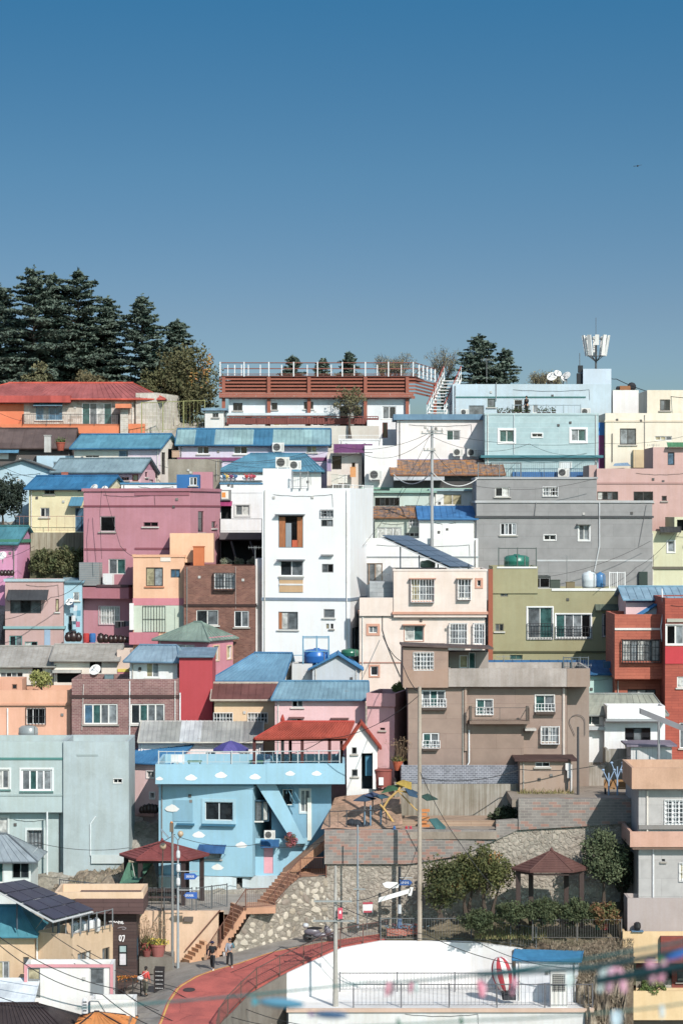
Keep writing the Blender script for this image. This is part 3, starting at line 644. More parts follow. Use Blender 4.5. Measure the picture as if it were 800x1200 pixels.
# brick house
h=H('dark brown brick house with barred upper window beside the peach house',215.5,299,663,764,183.3,5.5,M('9a6450','brick',c2='7c4a3c',cm='8a6c60'),ext=4,parapet=.3)
h.w(251,275,672,690,2,'gw',gr='kcage',fr='dddddd'); h.w(230,256,715,733,2,'dg'); h.w(274.5,291.5,716,735,2,'dg'); h.belt(708,711,'3c2622',.08); h.pipe([(276,664),(276,714)],.02,'b8a8a0')
V(h,'white_strip',299.3,307,655,770,184.5,4,'e9e6e6',ext=3,parapet=.1)
# terrace slab above void
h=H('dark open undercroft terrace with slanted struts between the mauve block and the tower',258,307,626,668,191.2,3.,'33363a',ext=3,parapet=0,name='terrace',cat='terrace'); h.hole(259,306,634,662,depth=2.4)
h.slab(258,307,624,632,.9,'6d6468',name='deck_edge'); h.rail(258,307,608,624,.85,'6c7074',sp=4.)
for a,b in((271,276),(293,299)): h.pipe([(a,634),(b,652),(b+1,662)],.08,'4a4e54',d=.5,name='strut')
# green-roofed hexagonal house
h=H('small rosy house with grey-green hipped roof below the brick house',185,245,747,778,179.6,3.4,'d98b9b',side=28,ext=3); h.gable(730,'8ba094',over=.4,ridge=.5,hl=2.2,hr=1.8,edge='7a9086',seam=.5)
h.w(205,228,755.5,760,2,'cc'); h.w(250,256,757,774,1,'y',f='r',sur=('e8c9a0',.07)); h.w(266,271,757,772,1,'y',f='r',sur=('e8c9a0',.07))
# white tower
h=H('tall bright white four-storey tower house with orange-curtained window',307,410,572,790,182.3,7.6,M('f4f5f7','paint',dirt=.15),side=27,ext=3,parapet=.35)
V(h,'roof_room',308,341,549,572,183.75,3.5,M('f4f5f7','paint',dirt=.2),ext=.5,parapet=.05)
h.w(326,355,604,642,1,'k',fr='8a8f93',fw=.05,hood='7d838a',name='balcony_window'); h.panel(327,334,606,641,'b9713f',d=-.03,t=-.09,name='curtain',kind='cloth'); h.panel(348,354,606,641,'b9713f',d=-.03,t=-.09,name='curtain',kind='cloth'); h.panel(334.5,341,613,641,'9aa3ac',d=-.04,t=-.09,name='screen_door'); h.panel(342,349,633,641,'d9623a',d=-.03,t=-.09,name='flower_box')
h.w(376,390,598,605.5,2,'dd',gr='sgrid',fr='8a8f93'); h.w(376,390,609,617,2,'dw',fr='777777')
h.w(328,355,657,675,2,'dg',hood='8a9096'); h.panel(327.5,355,677,694,'d9b184',d=.06,name='bay_panel'); h.panel(327.3,355.2,677,679.5,'9a9a98',d=.09,name='bay_rail'); h.panel(327.3,355.2,684,686,'eeeeee',d=.09,name='bay_rail')
h.w(377,390.5,661,671,2,'gk',fr='777777'); h.slab(377,391,649.5,651,.3,'aaaaaa',name='small_hood'); h.belt(701,704.5,'8393a6',.05,name='blue_band')
h.w(326,349,717,738,2,'cg',fr='777777'); h.panel(326.5,330,718,737,'b9713f',d=-.04,t=-.09,name='curtain',kind='cloth'); h.w(379,392,714,724,1,'g',fr='999999'); h.w(382,385.5,731,737,1,'d',fr='999999'); h.w(387,390.5,731,737,1,'d',fr='999999')
h.w(412.5,421,735,762,2,'gg',f='r',fr='9a9fa4'); h.panel(341,361,552,571,'e6e8ea',d=.1,t=.02) if False else None
# cream house centre
cr='efdcd0'; sal='dca188'
h=H('cream house with salmon trims and caged white windows under the tilted solar array',421,568,718,800,180.4,5.4,cr,ext=4,parapet=.4)
u=V(h,'upper_storey',461,570,667,718.5,180.1,5.2,cr,ext=.3,parapet=.3)
V(h,'parapet_wall',421,461,700.5,718.5,180.2,.25,cr,ext=.2,parapet=0)
for vv in(u,): vv.belt(717,720,sal,.1,name='salmon_band'); 
h.belt(717.2,720,sal,.07,name='salmon_band')
u.w(482,508,679,704,3,'gwg',gr='wcage',sur=(sal,.08),hood='d09a84'); u.w(537,551,679,701,2,'gw',gr='wcage',hood='c9a890'); u.w(559,563,680,687,1,'d',sur=(sal,.16)); u.belt(667,669,'f3e4da',.05,name='coping')
h.w(474,496,733,751,2,'gt',hood=sal,sur=(sal,.05)); h.w(432,442,734,742,2,'gw',sur=(sal,.18)); h.w(527,546.5,731,755,2,'gw',gr='wcage'); h.w(555,567,731,755,2,'gw',gr='wcage'); h.w(434,443,781,792,1,'d',sur=(sal,.12)); h.belt(776,777.5,'b88878',.04)
h.pipe([(448,701),(448,738),(452,752),(460,772),(469,793)],.025,'5a5550'); h.pipe([(518,670),(518,717)],.03,'d8c4b8')
sh=V(h,'roof_shed',433,464,682,700,181.5,3,M('b4b8ba','siding',c2='a8acae',cm='8a8e90',bh=.3),ext=.5,parapet=0)
# olive house
ol='a6a078'
h=H('olive green house with white framed doors and rooftop water tanks',577,734,690,770,181.6,5.6,ol,ext=4,parapet=.35)
V(h,'corner_tower',577,630,664,690.5,181.5,4.8,ol,ext=.3,parapet=.2).belt(664,666,'f2f2ee',.06,name='coping',a=582,b=629)
h.w(618,647,712,748,2,'gt',sur=('f4f4f4',.09),gr='khalf'); h.w(651,692,720,747.5,4,'tgwk',sur=('f4f4f4',.09),gr='khalf'); h.w(706,722,720,746,2,'gw',sur=('f4f4f4',.06),gr='kbars')
h.w(586,595,691,699.5,2,'gd',fr='8a8472'); h.w(580,590,731,740,2,'gd',fr='8a8472'); h.belt(689.5,692.5,'f2f2ee',.06,name='coping',a=646,b=733); h.belt(763,765,'5d5c40',.1); h.awning(697,745,709,715,'56706a',.6); h.w(597,612,767.5,773,2,'tt',fr='667'*2)
V(h,'rust_post',572,577.3,667,775,181.3,.35,'a5593f',ext=2,parapet=0)
h.panel(746,760,1,2,'000000') if False else None
u=V(h,'roof_hut',620,645,675,690.5,183,2.4,'4b5050',ext=.4,parapet=.1); u.w(621,644,677,689,2,'kk',fr='99999a')
# ---- left lower rows
h=H('dusty rose house with dark awning over a wide window beside the pink gable',6,74,680,762,185.4,5,'caa6a2',ext=3,parapet=.3); h.w(12,48,703,719,3,'gdg',fr='3d3d3f'); h.awning(10,57,692,703,'4a4c50',1.); h.w(65,69,702,717,1,'d',fr='6a4a48'); h.belt(734,737,'86b6bc',.12,name='mint_ledge'); h.w(11,26,745,758,2,'dg',fr='79b2ae'); h.w(29,44,752,757,2,'dk',fr='79b2ae'); h.belt(678.5,681.5,'a9c2cc',.1,name='coping'); h.panel(52,59,737,757,'9db8d4',d=.03,name='door')
h=H('narrow light blue house with satellite dish and laundry by the rose house',74.5,96,682,765,186.2,4.6,'a3cde0',side=3,ext=3); h.shed(677,'6fa6c4',over=.2,side=.15); h.w(86,93,694,704,1,'w'); h.w(80,85,722,742,1,'d',fr='6a90a0')
h=H('old cream cottage with grey cement roof in the lower rows, west end',-10,62,777,805,180.2,4.2,'eee7de',ext=3); h.gable(758,'aaa6a0',mats=[M('b4afa8','concrete')],over=.5,ridge=.6,seam=.35,edge='a5a19a',th=.12)
h.w(38,50,778.5,788,2,'kd',fr='555555'); h.w(0,27,788,794,4,'gdgd')
h=H('old cream cottage with wavy grey roof and corrugated lean-to',63,137,771,800,179.8,4.4,'efe4d8',ext=3); h.gable(756,'b0aca4',mats=[M('b8b3aa','concrete')],over=.5,ridge=.6,seam=.4,edge='a5a19a',th=.12)
h.slab(63,96,785,788,.8,'c9c5bd',name='canopy',kind='metal'); h.hole(67,95,789,800); h.w(105,119,775,789,2,'kd',fr='444444')
h=H('cream garden wall house end with small planter boxes next to the cottage',137,152,762,800,180.,3,'e2c9b9',ext=3,parapet=.1); h.panel(138,151,784,787.5,'e8d44a',d=.1,name='flower_box'); h.panel(138,151,787.5,799,'d98a94',d=.06)
h=H('white rooftop cabin with pale blue sheet roof on the brick block',152,208,771,797,175.2,3.6,'f0f2f3',side=15,ext=.5); h.gable(757,'7fabca',over=.6,ridge=.5,edge='5f92b8',seam=.4,hr=.8,hl=.5,ends=.3); h.w(171,186,777,794,2,'gw'); h.w(209.6,215,774,794,2,'gg',f='r')
h=H('plain vivid red walled house beside the mauve brick block',210,249,769,870,174.2,4.5,M('c2404a','paint',dirt=.4),ext=3); h.shed(759,'6f9dc0',over=.25,side=.1)
h=H('long peach rooftop house with barred window and parapet at the picture edge',-16,83,827,872,174.,5,'efb294',ext=3,parapet=0); h.w(31,53,830,849,3,'kkk',fr='c9c9c9',gr='kbars'); h.pipe([(9,830),(9,864)],.05,'f0f0f0')
u=V(h,'parapet',-18,83.3,809,827,173.9,5.1,'eeb190',ext=.02,parapet=.6); V(h,'small_room',-18,26,796,809,175,2.5,'e6a88a',ext=.6,parapet=.1).w(14,20,802,808,1,'d',fr='a87a60'); u.belt(824.5,827,'dd9f80',.06)
h=H('mauve-brown brick block with two white sliding windows',84,209,796,874,173.1,5.6,M('8f5f5e','brick',c2='a37a72',cm='b59a92',bw=.3,bh=.11,bias=-.2),side=6,ext=3,parapet=.35)
h.w(98,138,825,849,4,'btgg',fw=.09); h.w(153,193,825,849,4,'dtgg',fw=.09); h.belt(814.5,818,'4a3230',.1); h.pipe([(152,798),(152,862)],.045,'eeeeee'); h.pipe([(98,802),(96,856)],.03,'d0c4bc'); h.pipe([(211,812),(211,862)],.05,'f2f2f2',f='f')
# pink house with blue roof (between mint and cloud house)
h=H('pale pink house with bright blue gabled roof beside the mint block',150,201,893,1000,167.95,5.8,'f0cccc',side=44,ext=4); h.gable(872.5,'2c86c6',over=.35,edge='2379b8',seam=.5,ends=.2)
h.w(172,181,904,912,2,'gg',sur=('f5f5f5',.04)); h.w(176,181,929,936,1,'g',sur=('f5f5f5',.06)); h.slab(165,184,953,956,.5,'d8a8a0',name='jar_ledge'); h.panel(152,166,955,990,'e6b8b0',d=.05)
# mint block
mi=M('b7c9ca','paint',dirt=.7)
h=H('large pale mint-grey concrete block with white window bays beside the rocky slope',-20,74,952,1045,163.6,7,mi,ext=3,parapet=0)
u=V(h,'upper_storey',-22,74,869,952,163.,4.6,mi,ext=.02,parapet=.4)
u.belt(888,890.5,'4f8f8a',.06,a=-22,b=74); u.w(25,61,902,927,4,'gtgw',sur=('e9efef',.12),sill='5a8a86',fw=.1); u.w(-12,11,902,925,3,'gdg',sur=('e9efef',.12),sill='5a8a86',fw=.1); u.belt(931,933,'a9bcbd',.05,a=-20,b=74)
h.w(33,49,974,1002,1,'d',sur=('d9e2e2',.2),fr='5a5f60',gr='kbars'); h.w(-14,9,958,978,1,'d',sur=('d9e2e2',.12)); h.pipe([(57,950),(57,1040)],.06,'e4e8e8',name='vent_pipe',d=.8)
u=V(h,'side_wing',74.2,151,869,1045,162.8,4.8,M('b4c4c8','paint',dirt=.8),ext=3,parapet=.4); u.w(133,143,913,918,2,'dk',sur=('f0f0f0',.03)); u.panel(90,115,884,886,'a4b4b6',d=.04,name='ledge')
u.pipe([(106,1003),(106,966),(112,957)],.05,'dce4e4',d=.04); u.panel(107,150,1002,1012,'c8d4d4',d=.15); u.panel(67.5,90,1002,1040,'c2d0d0',d=.12) if False else None
# small blue-grey roofed hut at bottom left
h=H('small pale hut with blue-grey sheet roof in front of the mint block',-14,36,1003,1045,157.6,3.8,'dfe6e4',ext=3); h.gable(978,'8ba8bc',over=.6,ridge=.55,edge='5c7484',seam=.5,hr=2.2,ends=.5); h.w(14,34,1008,1030,2,'kd',fr='8f9a98'); h.w(-10,4,1010,1035,1,'t')
# ---- centre lower rows
h=H('low white house with sky-blue roof and garden edge behind the tan cottage',250,330,793,815,177.4,4.,'efeeec',side=14,ext=3); h.gable(766,'5fa0cc',over=.5,ridge=.62,edge='3b85bd',seam=.35,hl=2.6)
h=H('light grey-blue gabled shed with blue roof edge beside the water tank frame',366,421,782,815,177.2,3.4,'c6d0da',ext=3); h.gabley(396,766.5,'3c8fcf',over=.3,edge='2f86c8',seam=.4)
V(h,'grey_annex',342,366,778,815,178.,2.5,'d3d3d3',ext=3,parapet=.1)
h=H('tan cottage with dark red-brown roof and two barred windows',251,322,817,850,172.9,4,'e8c49c',ext=3); h.gable(801,'7c4f4a',over=.45,ridge=.6,edge='c9b9a8',seam=.5); h.w(251,272,836,847,3,'dgd',gr='wbars',fr='999999'); h.w(291,313,836,847,3,'dgd',gr='wbars',fr='999999')
h=H('pink house with steel-blue roof above the tiled pergola',322,428,817,880,168.5,4.2,'efc2c6',ext=4); h.gable(799,'6ea5c4',over=.4,ridge=.6,edge='4c8fbc',seam=.3,hl=.5,wallmat='e2dfe2'); h.w(342,355,818.5,829,2,'kg'); h.w(341,354,842,850,2,'wk',hood='8a5a5a'); h.w(390,406,843,850,2,'ww',hood='7a5555',fr='eeeeee')
u=V(h,'corner_block',430,462,828,912,166.8,4,'e8b4b8',side=15,ext=4,parapet=.2); V(h,'corner_parapet',429,463,813,828,166.6,4.3,'dfa8ac',side=15,ext=.02,parapet=.3); u.w(445,451,853,856,1,'k',fr='aa8888')
h=H('low pinkish white house with patched corrugated tin roof behind the cloud house',162,308,866,905,170.6,2.3,'efe0e0',ext=3); h.shed(845,'9fb0b8',mats=[M('9fb2bc','metal'),M('8fa2aa','metal'),M('c9cdcf','metal'),M('93a6b0','metal'),M('9db0ba','metal'),M('8898a2','metal')],over=.5,side=-.0,seam=.3,edge='d9d2c4'); h.w(240,253,881,894,2,'gd'); h.w(279,293,882,894,2,'wd')
# red-tiled pergola + white gate house
h=H('white gate house with red tiled gable and open blue doorway',406,442,872,945,164.9,1.7,'f2f1f2',ext=3); h.gabley(423,847,'bd5441',over=.3,edge='ad4a3a',seam=.22,side=.25,tile=True)
h.w(412,418,868.5,877,1,'d',fr='888888') if False else None
h.hole(423.5,438,883,925,depth=.8,mat='2c3640'); h.w(412,419,902,910,1,'d',fr='777777'); h.panel(428,436,886,910,'3f86a8',d=-.3,t=-.4,name='door'); h.panel(436.5,440.5,881,924,'f2f2f2',d=.5,t=.0,name='door_leaf'); h.w(412,418,876,884,1,'k',fr='888888')
# cloud house
cb=M('98cbe2','paint',dirt=.35)
h=H('sky-blue corner house with painted white clouds and rooftop cafe terrace',186,296,919,1028,161.4,6,cb,side=22,ext=0,parapet=0)
u=V(h,'parapet_wall',182,312,896,919,161.,6.9,cb,side=0,ext=.01,parapet=.9)
u2=V(h,'wing_parapet',312.2,404,895,919,161.03,6.4,cb,ext=.01,parapet=.8)
w2=V(h,'rear_wing',318,388,919,1000,162.75,4.,M('7fb3cf','paint'),ext=3,parapet=0)  # shade of the set-back wing put into a darker house blue
w2.w(331,343,925,944,1,'d',sur=('5f9cba',.08)); w2.w(352,363,926,952,2,'wg',sur=('cfe0e6',.1),name='door'); w2.panel(360,365,935,985,'eef2ea',d=.1)
h.belt(918.5,921,'4f8fb0',.04); h.belt(922,924.5,'9ccbe0',.06)
h.w(240,273,940,962,2,'dd',fr='cfd8da',sur=('a6d2e4',.2)); h.slab(237,276,966,968,.3,'2f7494',name='sill_ledge'); h.panel(203,226,938,963,'86b8d0',d=.04); h.slab(208,228,965,967,.3,'2f7494',name='sill_ledge')
def cloud(fc,x,y,w,root):
    m=MB(); c=fc.loc(x,y,.065 if x<206 and y>930 else .012); k=w*S(c.y)
    pts=[(-.5,-.02),(-.34,-.16),(0,-.2),(.3,-.17),(.5,0),(.34,.1),(.2,.22),(-.02,.3),(-.2,.2),(-.36,.14)]
    m.face([c+fc.u.to_3d()*(p[0]*k)+Vector((0,0,p[1]*k)) for p in pts]); m.build('painted_cloud',M('f4f4f2','paint'),root)
for x,y,w in((224,912,15),(259,909,15),(299,911,14),(187,913,9)): cloud(u.f['f'],x,y,w,h.root)
for x,y,w in((340,907,12),(371,907,12)): cloud(u2.f['f'],x,y,w,h.root)
for x,y,w in((202,948,18),(233,979,16),(255,1017,15),(283,991,15)): cloud(h.f['f'],x,y,w,h.root)
h.awning(234,265,991,999,'1f5f9c',.7); h.w(242,259,999.5,1007,2,'dw',fr='aaaaaa')
h.hole(277,284,1028,1043) if False else None
b=V(h,'bay_window',298,315,938,963,162.0,1.2,'2c4f66',ext=0,parapet=0); b.w(299,307,939.5,962,1,'g',fr='223'*2,fw=.04); b.w(308,314,939.5,962,1,'c',fr='223'*2,fw=.04)
e=V(h,'entry_wing',296,360,983,1032,162.3,2.6,cb,ext=0,parapet=.1); e.w(309,320,992,1024,1,'c',fr='e0a0ac',name='door'); e.panel(309.5,319.5,993,1023.5,'efa9b6',d=-.04,t=-.08,name='door_leaf'); e.awning(306,327,985,992,'1f6aa8',.8); cloud(e.f['f'],352,990,9,h.root)
base=V(h,'white_base',186,345,1027.9,1050,161.7,3,M('d3e3ea','paint',dirt=1.),ext=3,parapet=0); base.hole(277,284,1029,1046)
def stair(h):
    Y0=161.6; m=MB()
    a=P(312,897,Y0); b=P(358,989,Y0); up=Vector((0,0,1.25)); w=Vector((0,.16,0))
    a2=P(314,919,Y0); 
    m.hexa([a,a+w,b+w,b],[P(300,897,Y0)+Vector((0,0,-1.2))+Vector((0,0,0)),P(300,897,Y0)+w+Vector((0,0,-1.2)),P(344,989,Y0)+w,P(344,989,Y0)]); m.build('stair_wall',cb,h.root)
    m=MB()
    for i in range(14):
        t=i/14.; q=a.lerp(b,t); m.box((q.x,Y0+.55,q.z-.4-.1),.33,.75,.12)
    m.build('stair_step',M('7fa8bc','paint'),h.root)
    m=MB(); q0=P(317,895,Y0+.1); q1=P(345,948,Y0+.1)
    for d in(0,.35): m.tube(q0+Vector((d,0,.5)),q1+Vector((d,0,.4)),.03,n=5)
    for i in range(7): q=q0.lerp(q1,i/6.); m.tube(q,q+Vector((.0,0,.5)),.02,n=4)
    m.build('handrail',M('5f95ae'),h.root)
stair(h)
# ---- brown house centre right
bn=M('a58c7c','siding',c2='a0877a',cm='93796b',bh=.95)
h=H('wide taupe two-storey house with white grilles on a patterned tile base',478,546,805.5,897,164.5,6.5,bn,ext=0,parapet=0)
h.w(494,522,809,828,3,'gtg',gr='whalf',fw=.08); h.slab(494,523,829,832,.35,'5a4c44',name='window_box'); h.w(495,514.5,859,876,2,'tg',gr='whalf',fw=.08); h.slab(495,513,877,879.5,.3,'5a4c44',name='window_box')
r=V(h,'right_wing',546.3,664,805.5,897,164.8,6.2,bn,ext=0,parapet=0); r.w(558,577,820,837,2,'tg',sur=(WHITE,.04),gr='whalf'); r.w(564,577,859,874,2,'gb',sur=(WHITE,.06)); r.w(627,649,815,833.5,2,'tg',sur=(WHITE,.05),gr='whalf'); r.slab(627,650,834,837,.35,'5a4c44',name='window_box'); r.w(634,654,852,870,2,'gw',gr='wcage')
r.panel(546.8,613,848,897,M('9f8676','siding',c2='9a8172',cm='8b7264',bh=.95),d=.35); r.slab(549,619,843.5,847,1.2,'8a7466',name='balcony'); r.rail(550,618,828,843.5,1.15,'6a5f58',sp=3.)
for x in (550,616): r.pipe([(x,826),(x,843)],.1,'6b5f56',d=1.1,name='corner_post')
r.slab(614,627,853,855.5,.8,'c9c4be',name='small_shelf'); r.pipe([(660,806),(660,890)],.09,'d8c8bc'); h.pipe([(545,806),(545,880)],.1,'b59a88'); r.pipe([(549,855),(549,893),(546.8,897)],.05,'f2f2f2',d=.42)
t=V(h,'parapet_left',472,525,785,806,164.0,6.9,'b0917e',ext=0,parapet=.2); t2=V(h,'parapet_right',525.2,691,783.5,805,164.1,6.8,M('bcb0a8','concrete'),ext=0,parapet=.3); t2.panel(664,691,783.5,805,'a58f80',d=.04)
t3=V(h,'roof_room',472,525,759,785,164.1,5.5,M('a98c7a','siding',c2='a4877a',cm='96796b',bh=.95),ext=.02,parapet=0); t3.w(485,507,765,785,3,'gwg',gr='wgrid'); t4=V(h,'roof_room_back',525.2,572,764,785,167,2,'a89c96',ext=.5,parapet=0); t4.w(538,548,768,783,1,'g'); t4.w(549,557,764.5,784,1,'t',fr='e8e8e8')
def rr(h):
    m=MB(); a=P(470,757,163.8); b=P(578,761,163.8); m.obox(a+Vector((0,0,-.02)),b-a,(0,5.,-.1),(0,0,.12)); m.build('roof_edge',M('6a5a56','metal'),h.root)
rr(h)
r3=V(h,'end_wall',664.3,690,805,880,165.6,5.,'9d8a7e',ext=3,parapet=0)
bs=V(h,'tile_base',470,607,897.1,919,163.6,7,M('8d8f9a','tilewall',c2='757782',cm='b2b2ba',bw=.28,bh=.12,mo=.018),ext=0,parapet=.1)
cw=V(h,'retaining_base',462,607,919.1,962,163.,7.4,M('a8a298','stained'),ext=2.5,parapet=.1)
h=H('small brown lean-to shed with flat dark roof below the taupe house',609,669,892,938,161.9,2.6,'b39a88',ext=2); h.slabroof('5c4440',.35,.14,'metal'); h.w(627,644,893.5,899,2,'gd'); h.pipe([(669,896),(669,935)],.06,'e0dcd8')
for k in(0,): pass
# turquoise house with blue roof band
h=H('turquoise house with long cobalt roof behind the taupe parapet',574,723,789,830,174.6,4,'bfe3df',ext=3,parapet=0); h.shed(774,'1e74b4',over=.4,side=.1,seam=.6); h.w(690,713,813,817,2,'gg',fr='d98a7a')
# white house right
h=H('small white villa with grey-green roof and round iron gate arch',665,778,835,900,168.4,4.8,'eff0f2',ext=3); h.gable(814,'93a8a6',over=.4,ridge=.6,edge='8398a0',seam=.5,hl=1.6,hr=.6); h.w(683,703,836,850,2,'tg'); h.slab(678,708,851,855,.6,'b9bdc2',name='balcony')
u=V(h,'porch_parapet',711,779,827.5,843,167.0,2.2,'f3f3f4',ext=0,parapet=.2); u2=V(h,'porch_wall',708,779,845,881,167.8,1.2,'ecedef',ext=2,parapet=0); u2.w(732,762,853,880,3,'kgk',fr='2b2b2e',name='door'); u2.w(714,724,873,881,2,'ww') if False else None
u.belt(842.5,845.5,'9aa0a4',.1); h.rail(708,730,864,876,2.2,'f0f0f0',sp=.18,sides=False)
V(h,'base_wall_left',680,709,897,938,166.,2,M('a8a198','stained'),ext=2,parapet=.1); V(h,'base_wall_right',709.3,742,878,938,166.2,1.8,M('9c988f','stained'),ext=2,parapet=.1)
h=H('grey corrugated lean-to with thin purple-brown roof edge by the white villa',739,787,875,903,163.6,3,M('d8d6d4','siding',c2='d0cecc',cm='b8b6b4',bh=2,bw=.3),ext=2); h.slabroof('8a8090',.3,.12,'metal'); h.pipe([(742,892),(748,898),(757,902)],.12,'6a6a6e')
# red brick houses right
rb=M('c2674c','siding',c2='b65d45',cm='a04e3a',bh=.2,bw=1.2)
h=H('rust-red slatted house with wide black caged window',720,778,796,830,173.2,5,rb,ext=3,parapet=0); h.w(735,768,808,817,3,'gcg',fr='333333')
u=V(h,'upper_storey',720,778,720,796,172.2,5.8,rb,ext=0,parapet=.3); u.w(729,773,750,775,5,'cwcgc',gr='kcage',fr='555555'); u.belt(736,738.5,'e8e4e0',.08,name='white_ledge',a=720,b=773); u.pipe([(775,690),(777,715),(774,735),(775,752)],.05,'f0f0f0')
h=H('tall red brick house with crimson band under its white window at the picture edge',779,850,701,890,170.6,6.4,M('b9553f','siding',c2='aa4c39',cm='964234',bh=.18,bw=.9),ext=3,parapet=.3); h.w(780,812,732,756,3,'kdg',fw=.1,sur=('f5f5f5',.04)); h.panel(779,850,758,778,'cf3540',d=.06,name='crimson_panel'); h.w(793,812,793,806,2,'cc'); h.w(796,812,847,877,2,'gw'); h.belt(725,729,'b9b6a8',.15,a=781,b=812)
h=H('pale pink house with light blue roofline behind the red houses',733,830,700,760,176.6,5,'f0c9cc',ext=3); h.gable(688,'7fb2d4',over=.5,ridge=.5,edge='6ba4c8',seam=.5); h.panel(733,830,701,706,'6a4a80',d=.06)
h=H('low blue tent-roofed shack tucked above the rust-red house',747,790,722,740,175.2,1.2,'cfd6dc',ext=3); h.gabley(775,704.5,'2f8ed6',over=.2,edge='2f86c8')
# bottom right grey house
gp=M('bdb9b6','siding',c2='b8b4b1',cm='a5a19e',bh=1.1,bw=2.4)
h=H('grey panelled house with two sandy orange balconies and white grilles by the stone wall',748,860,922,1066,153.6,7,gp,ext=0,parapet=0)
h.w(779,812,938,967,4,'gwgw',gr='wgrid',fw=.1); h.w(796,820,1012,1032,2,'gw',gr='wbars',fw=.1); h.w(775,779,1007,1010,1,'d',fr='888888'); h.pipe([(758,927),(758,975)],.06,'efe6d8'); h.pipe([(765,993),(765,1052)],.06,'e9e9e9')
h.slab(748,860,967,972,.15,'8f8b88',name='sill_band')
V(h,'balcony_upper',740,860,900,925,152.9,5.2,M('d6a98a','paint',dirt=1.2),ext=0,parapet=.4); V(h,'balcony_lower',738,860,975,993,152.9,7.6,M('d6a690','paint',dirt=.8),ext=0,parapet=.2)
V(h,'terrace_wall',735,860,1053,1093,152.3,2.,'b9aaa6',ext=0,parapet=.3); V(h,'terrace_block',729.5,860,1092.2,1129,151.8,6,'eecb98',ext=0,parapet=.2).w(737,744,1122,1123.5,1,'k',fr='333333').w(758,768,1122.4,1124,1,'k',fr='333333')
lb=V(h,'ground_floor',734,860,1129.1,1165,153.4,4,M('a4483a','brick',c2='963f32',cm='8a5a50'),ext=3,parapet=0); lb.hole(745,787,1137,1160,depth=1.8); lb.w(793,812,1139,1151,2,'gd',fr='444444')
V(h,'brick_pier',774,860,1098,1129.5,151.5,1,M('a8483a','brick',c2='963f32',cm='8a4a40'),ext=0,parapet=0)
V(h,'front_balcony',734,860,1162,1196,152.3,1.1,'efcf9c',ext=0,parapet=.3); V(h,'lower_pier',729,860,1196,1230,152.9,5,'8a7a70',ext=5,parapet=0)
# ================================================================ lower street houses
h=H('peach corner house with roof-edge railing below the solar panels',41,85,1096,1165,147.3,5,M('e6c6a2','paint',dirt=.7),side=54,ext=3,parapet=.2)
h.w(91,107,1116,1130,3,'wgc',f='r',fr='8a7a68'); h.w(120,129,1111,1131,2,'gd',f='r',fr='8a7a68'); h.pipe([(44,1097),(44,1131)],.06,'f2f2f2')
h=H('peach house with turquoise sheet roof under the solar panels at the picture edge',-16,40.5,1091,1165,147.9,4,M('e3c29c','paint',dirt=.7),ext=3); h.gable(1062,'3f9dbb',over=.5,ridge=.55,edge='3590b0',seam=.5,hr=1.4,hl=.5); h.w(-4,11,1127,1149,2,'gw',fr='e8e8e8'); h.w(27,34,1122,1141,1,'g',fr='8a7a68')
h=H('white street booth framed in pink with two grey doors',29,132,1131,1172,144.8,1.8,M('f0eeec','paint'),ext=2,parapet=.05,name='booth',cat='booth')
h.panel(28.5,132.5,1130.5,1134,'e59aa4',d=.08,name='pink_frame'); h.panel(28.5,32,1134,1158,'e59aa4',d=.08,name='pink_frame'); h.panel(129,132.5,1134,1172,'e59aa4',d=.08,name='pink_frame')
h.w(32.5,47,1135,1170,1,'d',fr='8a8a8a',name='door'); h.panel(33.5,46,1148,1169,'8b9094',d=-.04,t=-.09,name='door_panel'); h.w(105,122,1135,1168,1,'g',fr='c8c8c8',name='door'); h.panel(106,121,1153,1167,'8b9298',d=-.04,t=-.09,name='door_panel')
h=H('white sheet-roofed shack at the bottom picture edge',-14,34,1176,1215,142.2,3.,'dfe6ea',ext=3); h.shed(1147,'e6eef2',over=.3,seam=3)
h=H('low white parapet block beside the booth at the street corner',106,158,1172,1215,142.6,1.6,'ececea',ext=3,parapet=.3)
h=H('dark tiled old house roof with black ridge at the bottom of the picture',-14,84,1213,1240,138.6,5.5,'5a5a5c',ext=3); h.gable(1177,'3a3f45',over=.6,ridge=.55,edge='2c3036',seam=.3,hr=2.4,tile=True)
h=H('little annex with vivid orange tiled roof and dark ridge',90,150,1205,1240,139.4,3.4,'7a6a60',ext=3); h.gable(1187,'f09a4a',over=.4,ridge=.6,edge='33383e',seam=.4,hl=1.,hr=2)
# cafe
dk=M('4a3532','siding',c2='54403c',cm='35262a',bh=.2,bw=2.4)
h=H('dark timber-clad cafe with overhanging plank fascia and framed posters',124,160,1071,1148,151.2,3.,dk,side=4,ext=3,name='cafe',cat='cafe',parapet=0)
V(h,'fascia',88,168,1054,1071.5,150.5,3.6,M('5d4240','siding',c2='6a4e4a',cm='3d2a2a',bh=.25,bw=3),ext=0,parapet=0)
V(h,'roof_slab',64,168,1046,1054,150.7,3.5,M('ecc9a6','paint'),ext=0,parapet=.1)
for y0,y1,c in((1109,1116,'9fb7ba'),(1118,1131,'d8d4dc')): h.panel(139,149,y0-1,y1+1,'15171a',d=.05,name='poster_frame'); h.panel(140.4,147.6,y0,y1,c,d=.06,t=.052,name='poster')
h.w(160.3,163,1098,1126,1,'k',f='r',fr='334a5a',name='door')
def strokes(face,lst,mat,root,r=.03,d=.05,name='lettering'):
    m=MB()
    for pl in lst: m.path([face.loc(x,y,d) for x,y in pl],r,4)
    m.build(name,mt(mat),root)
f=h.f['f']
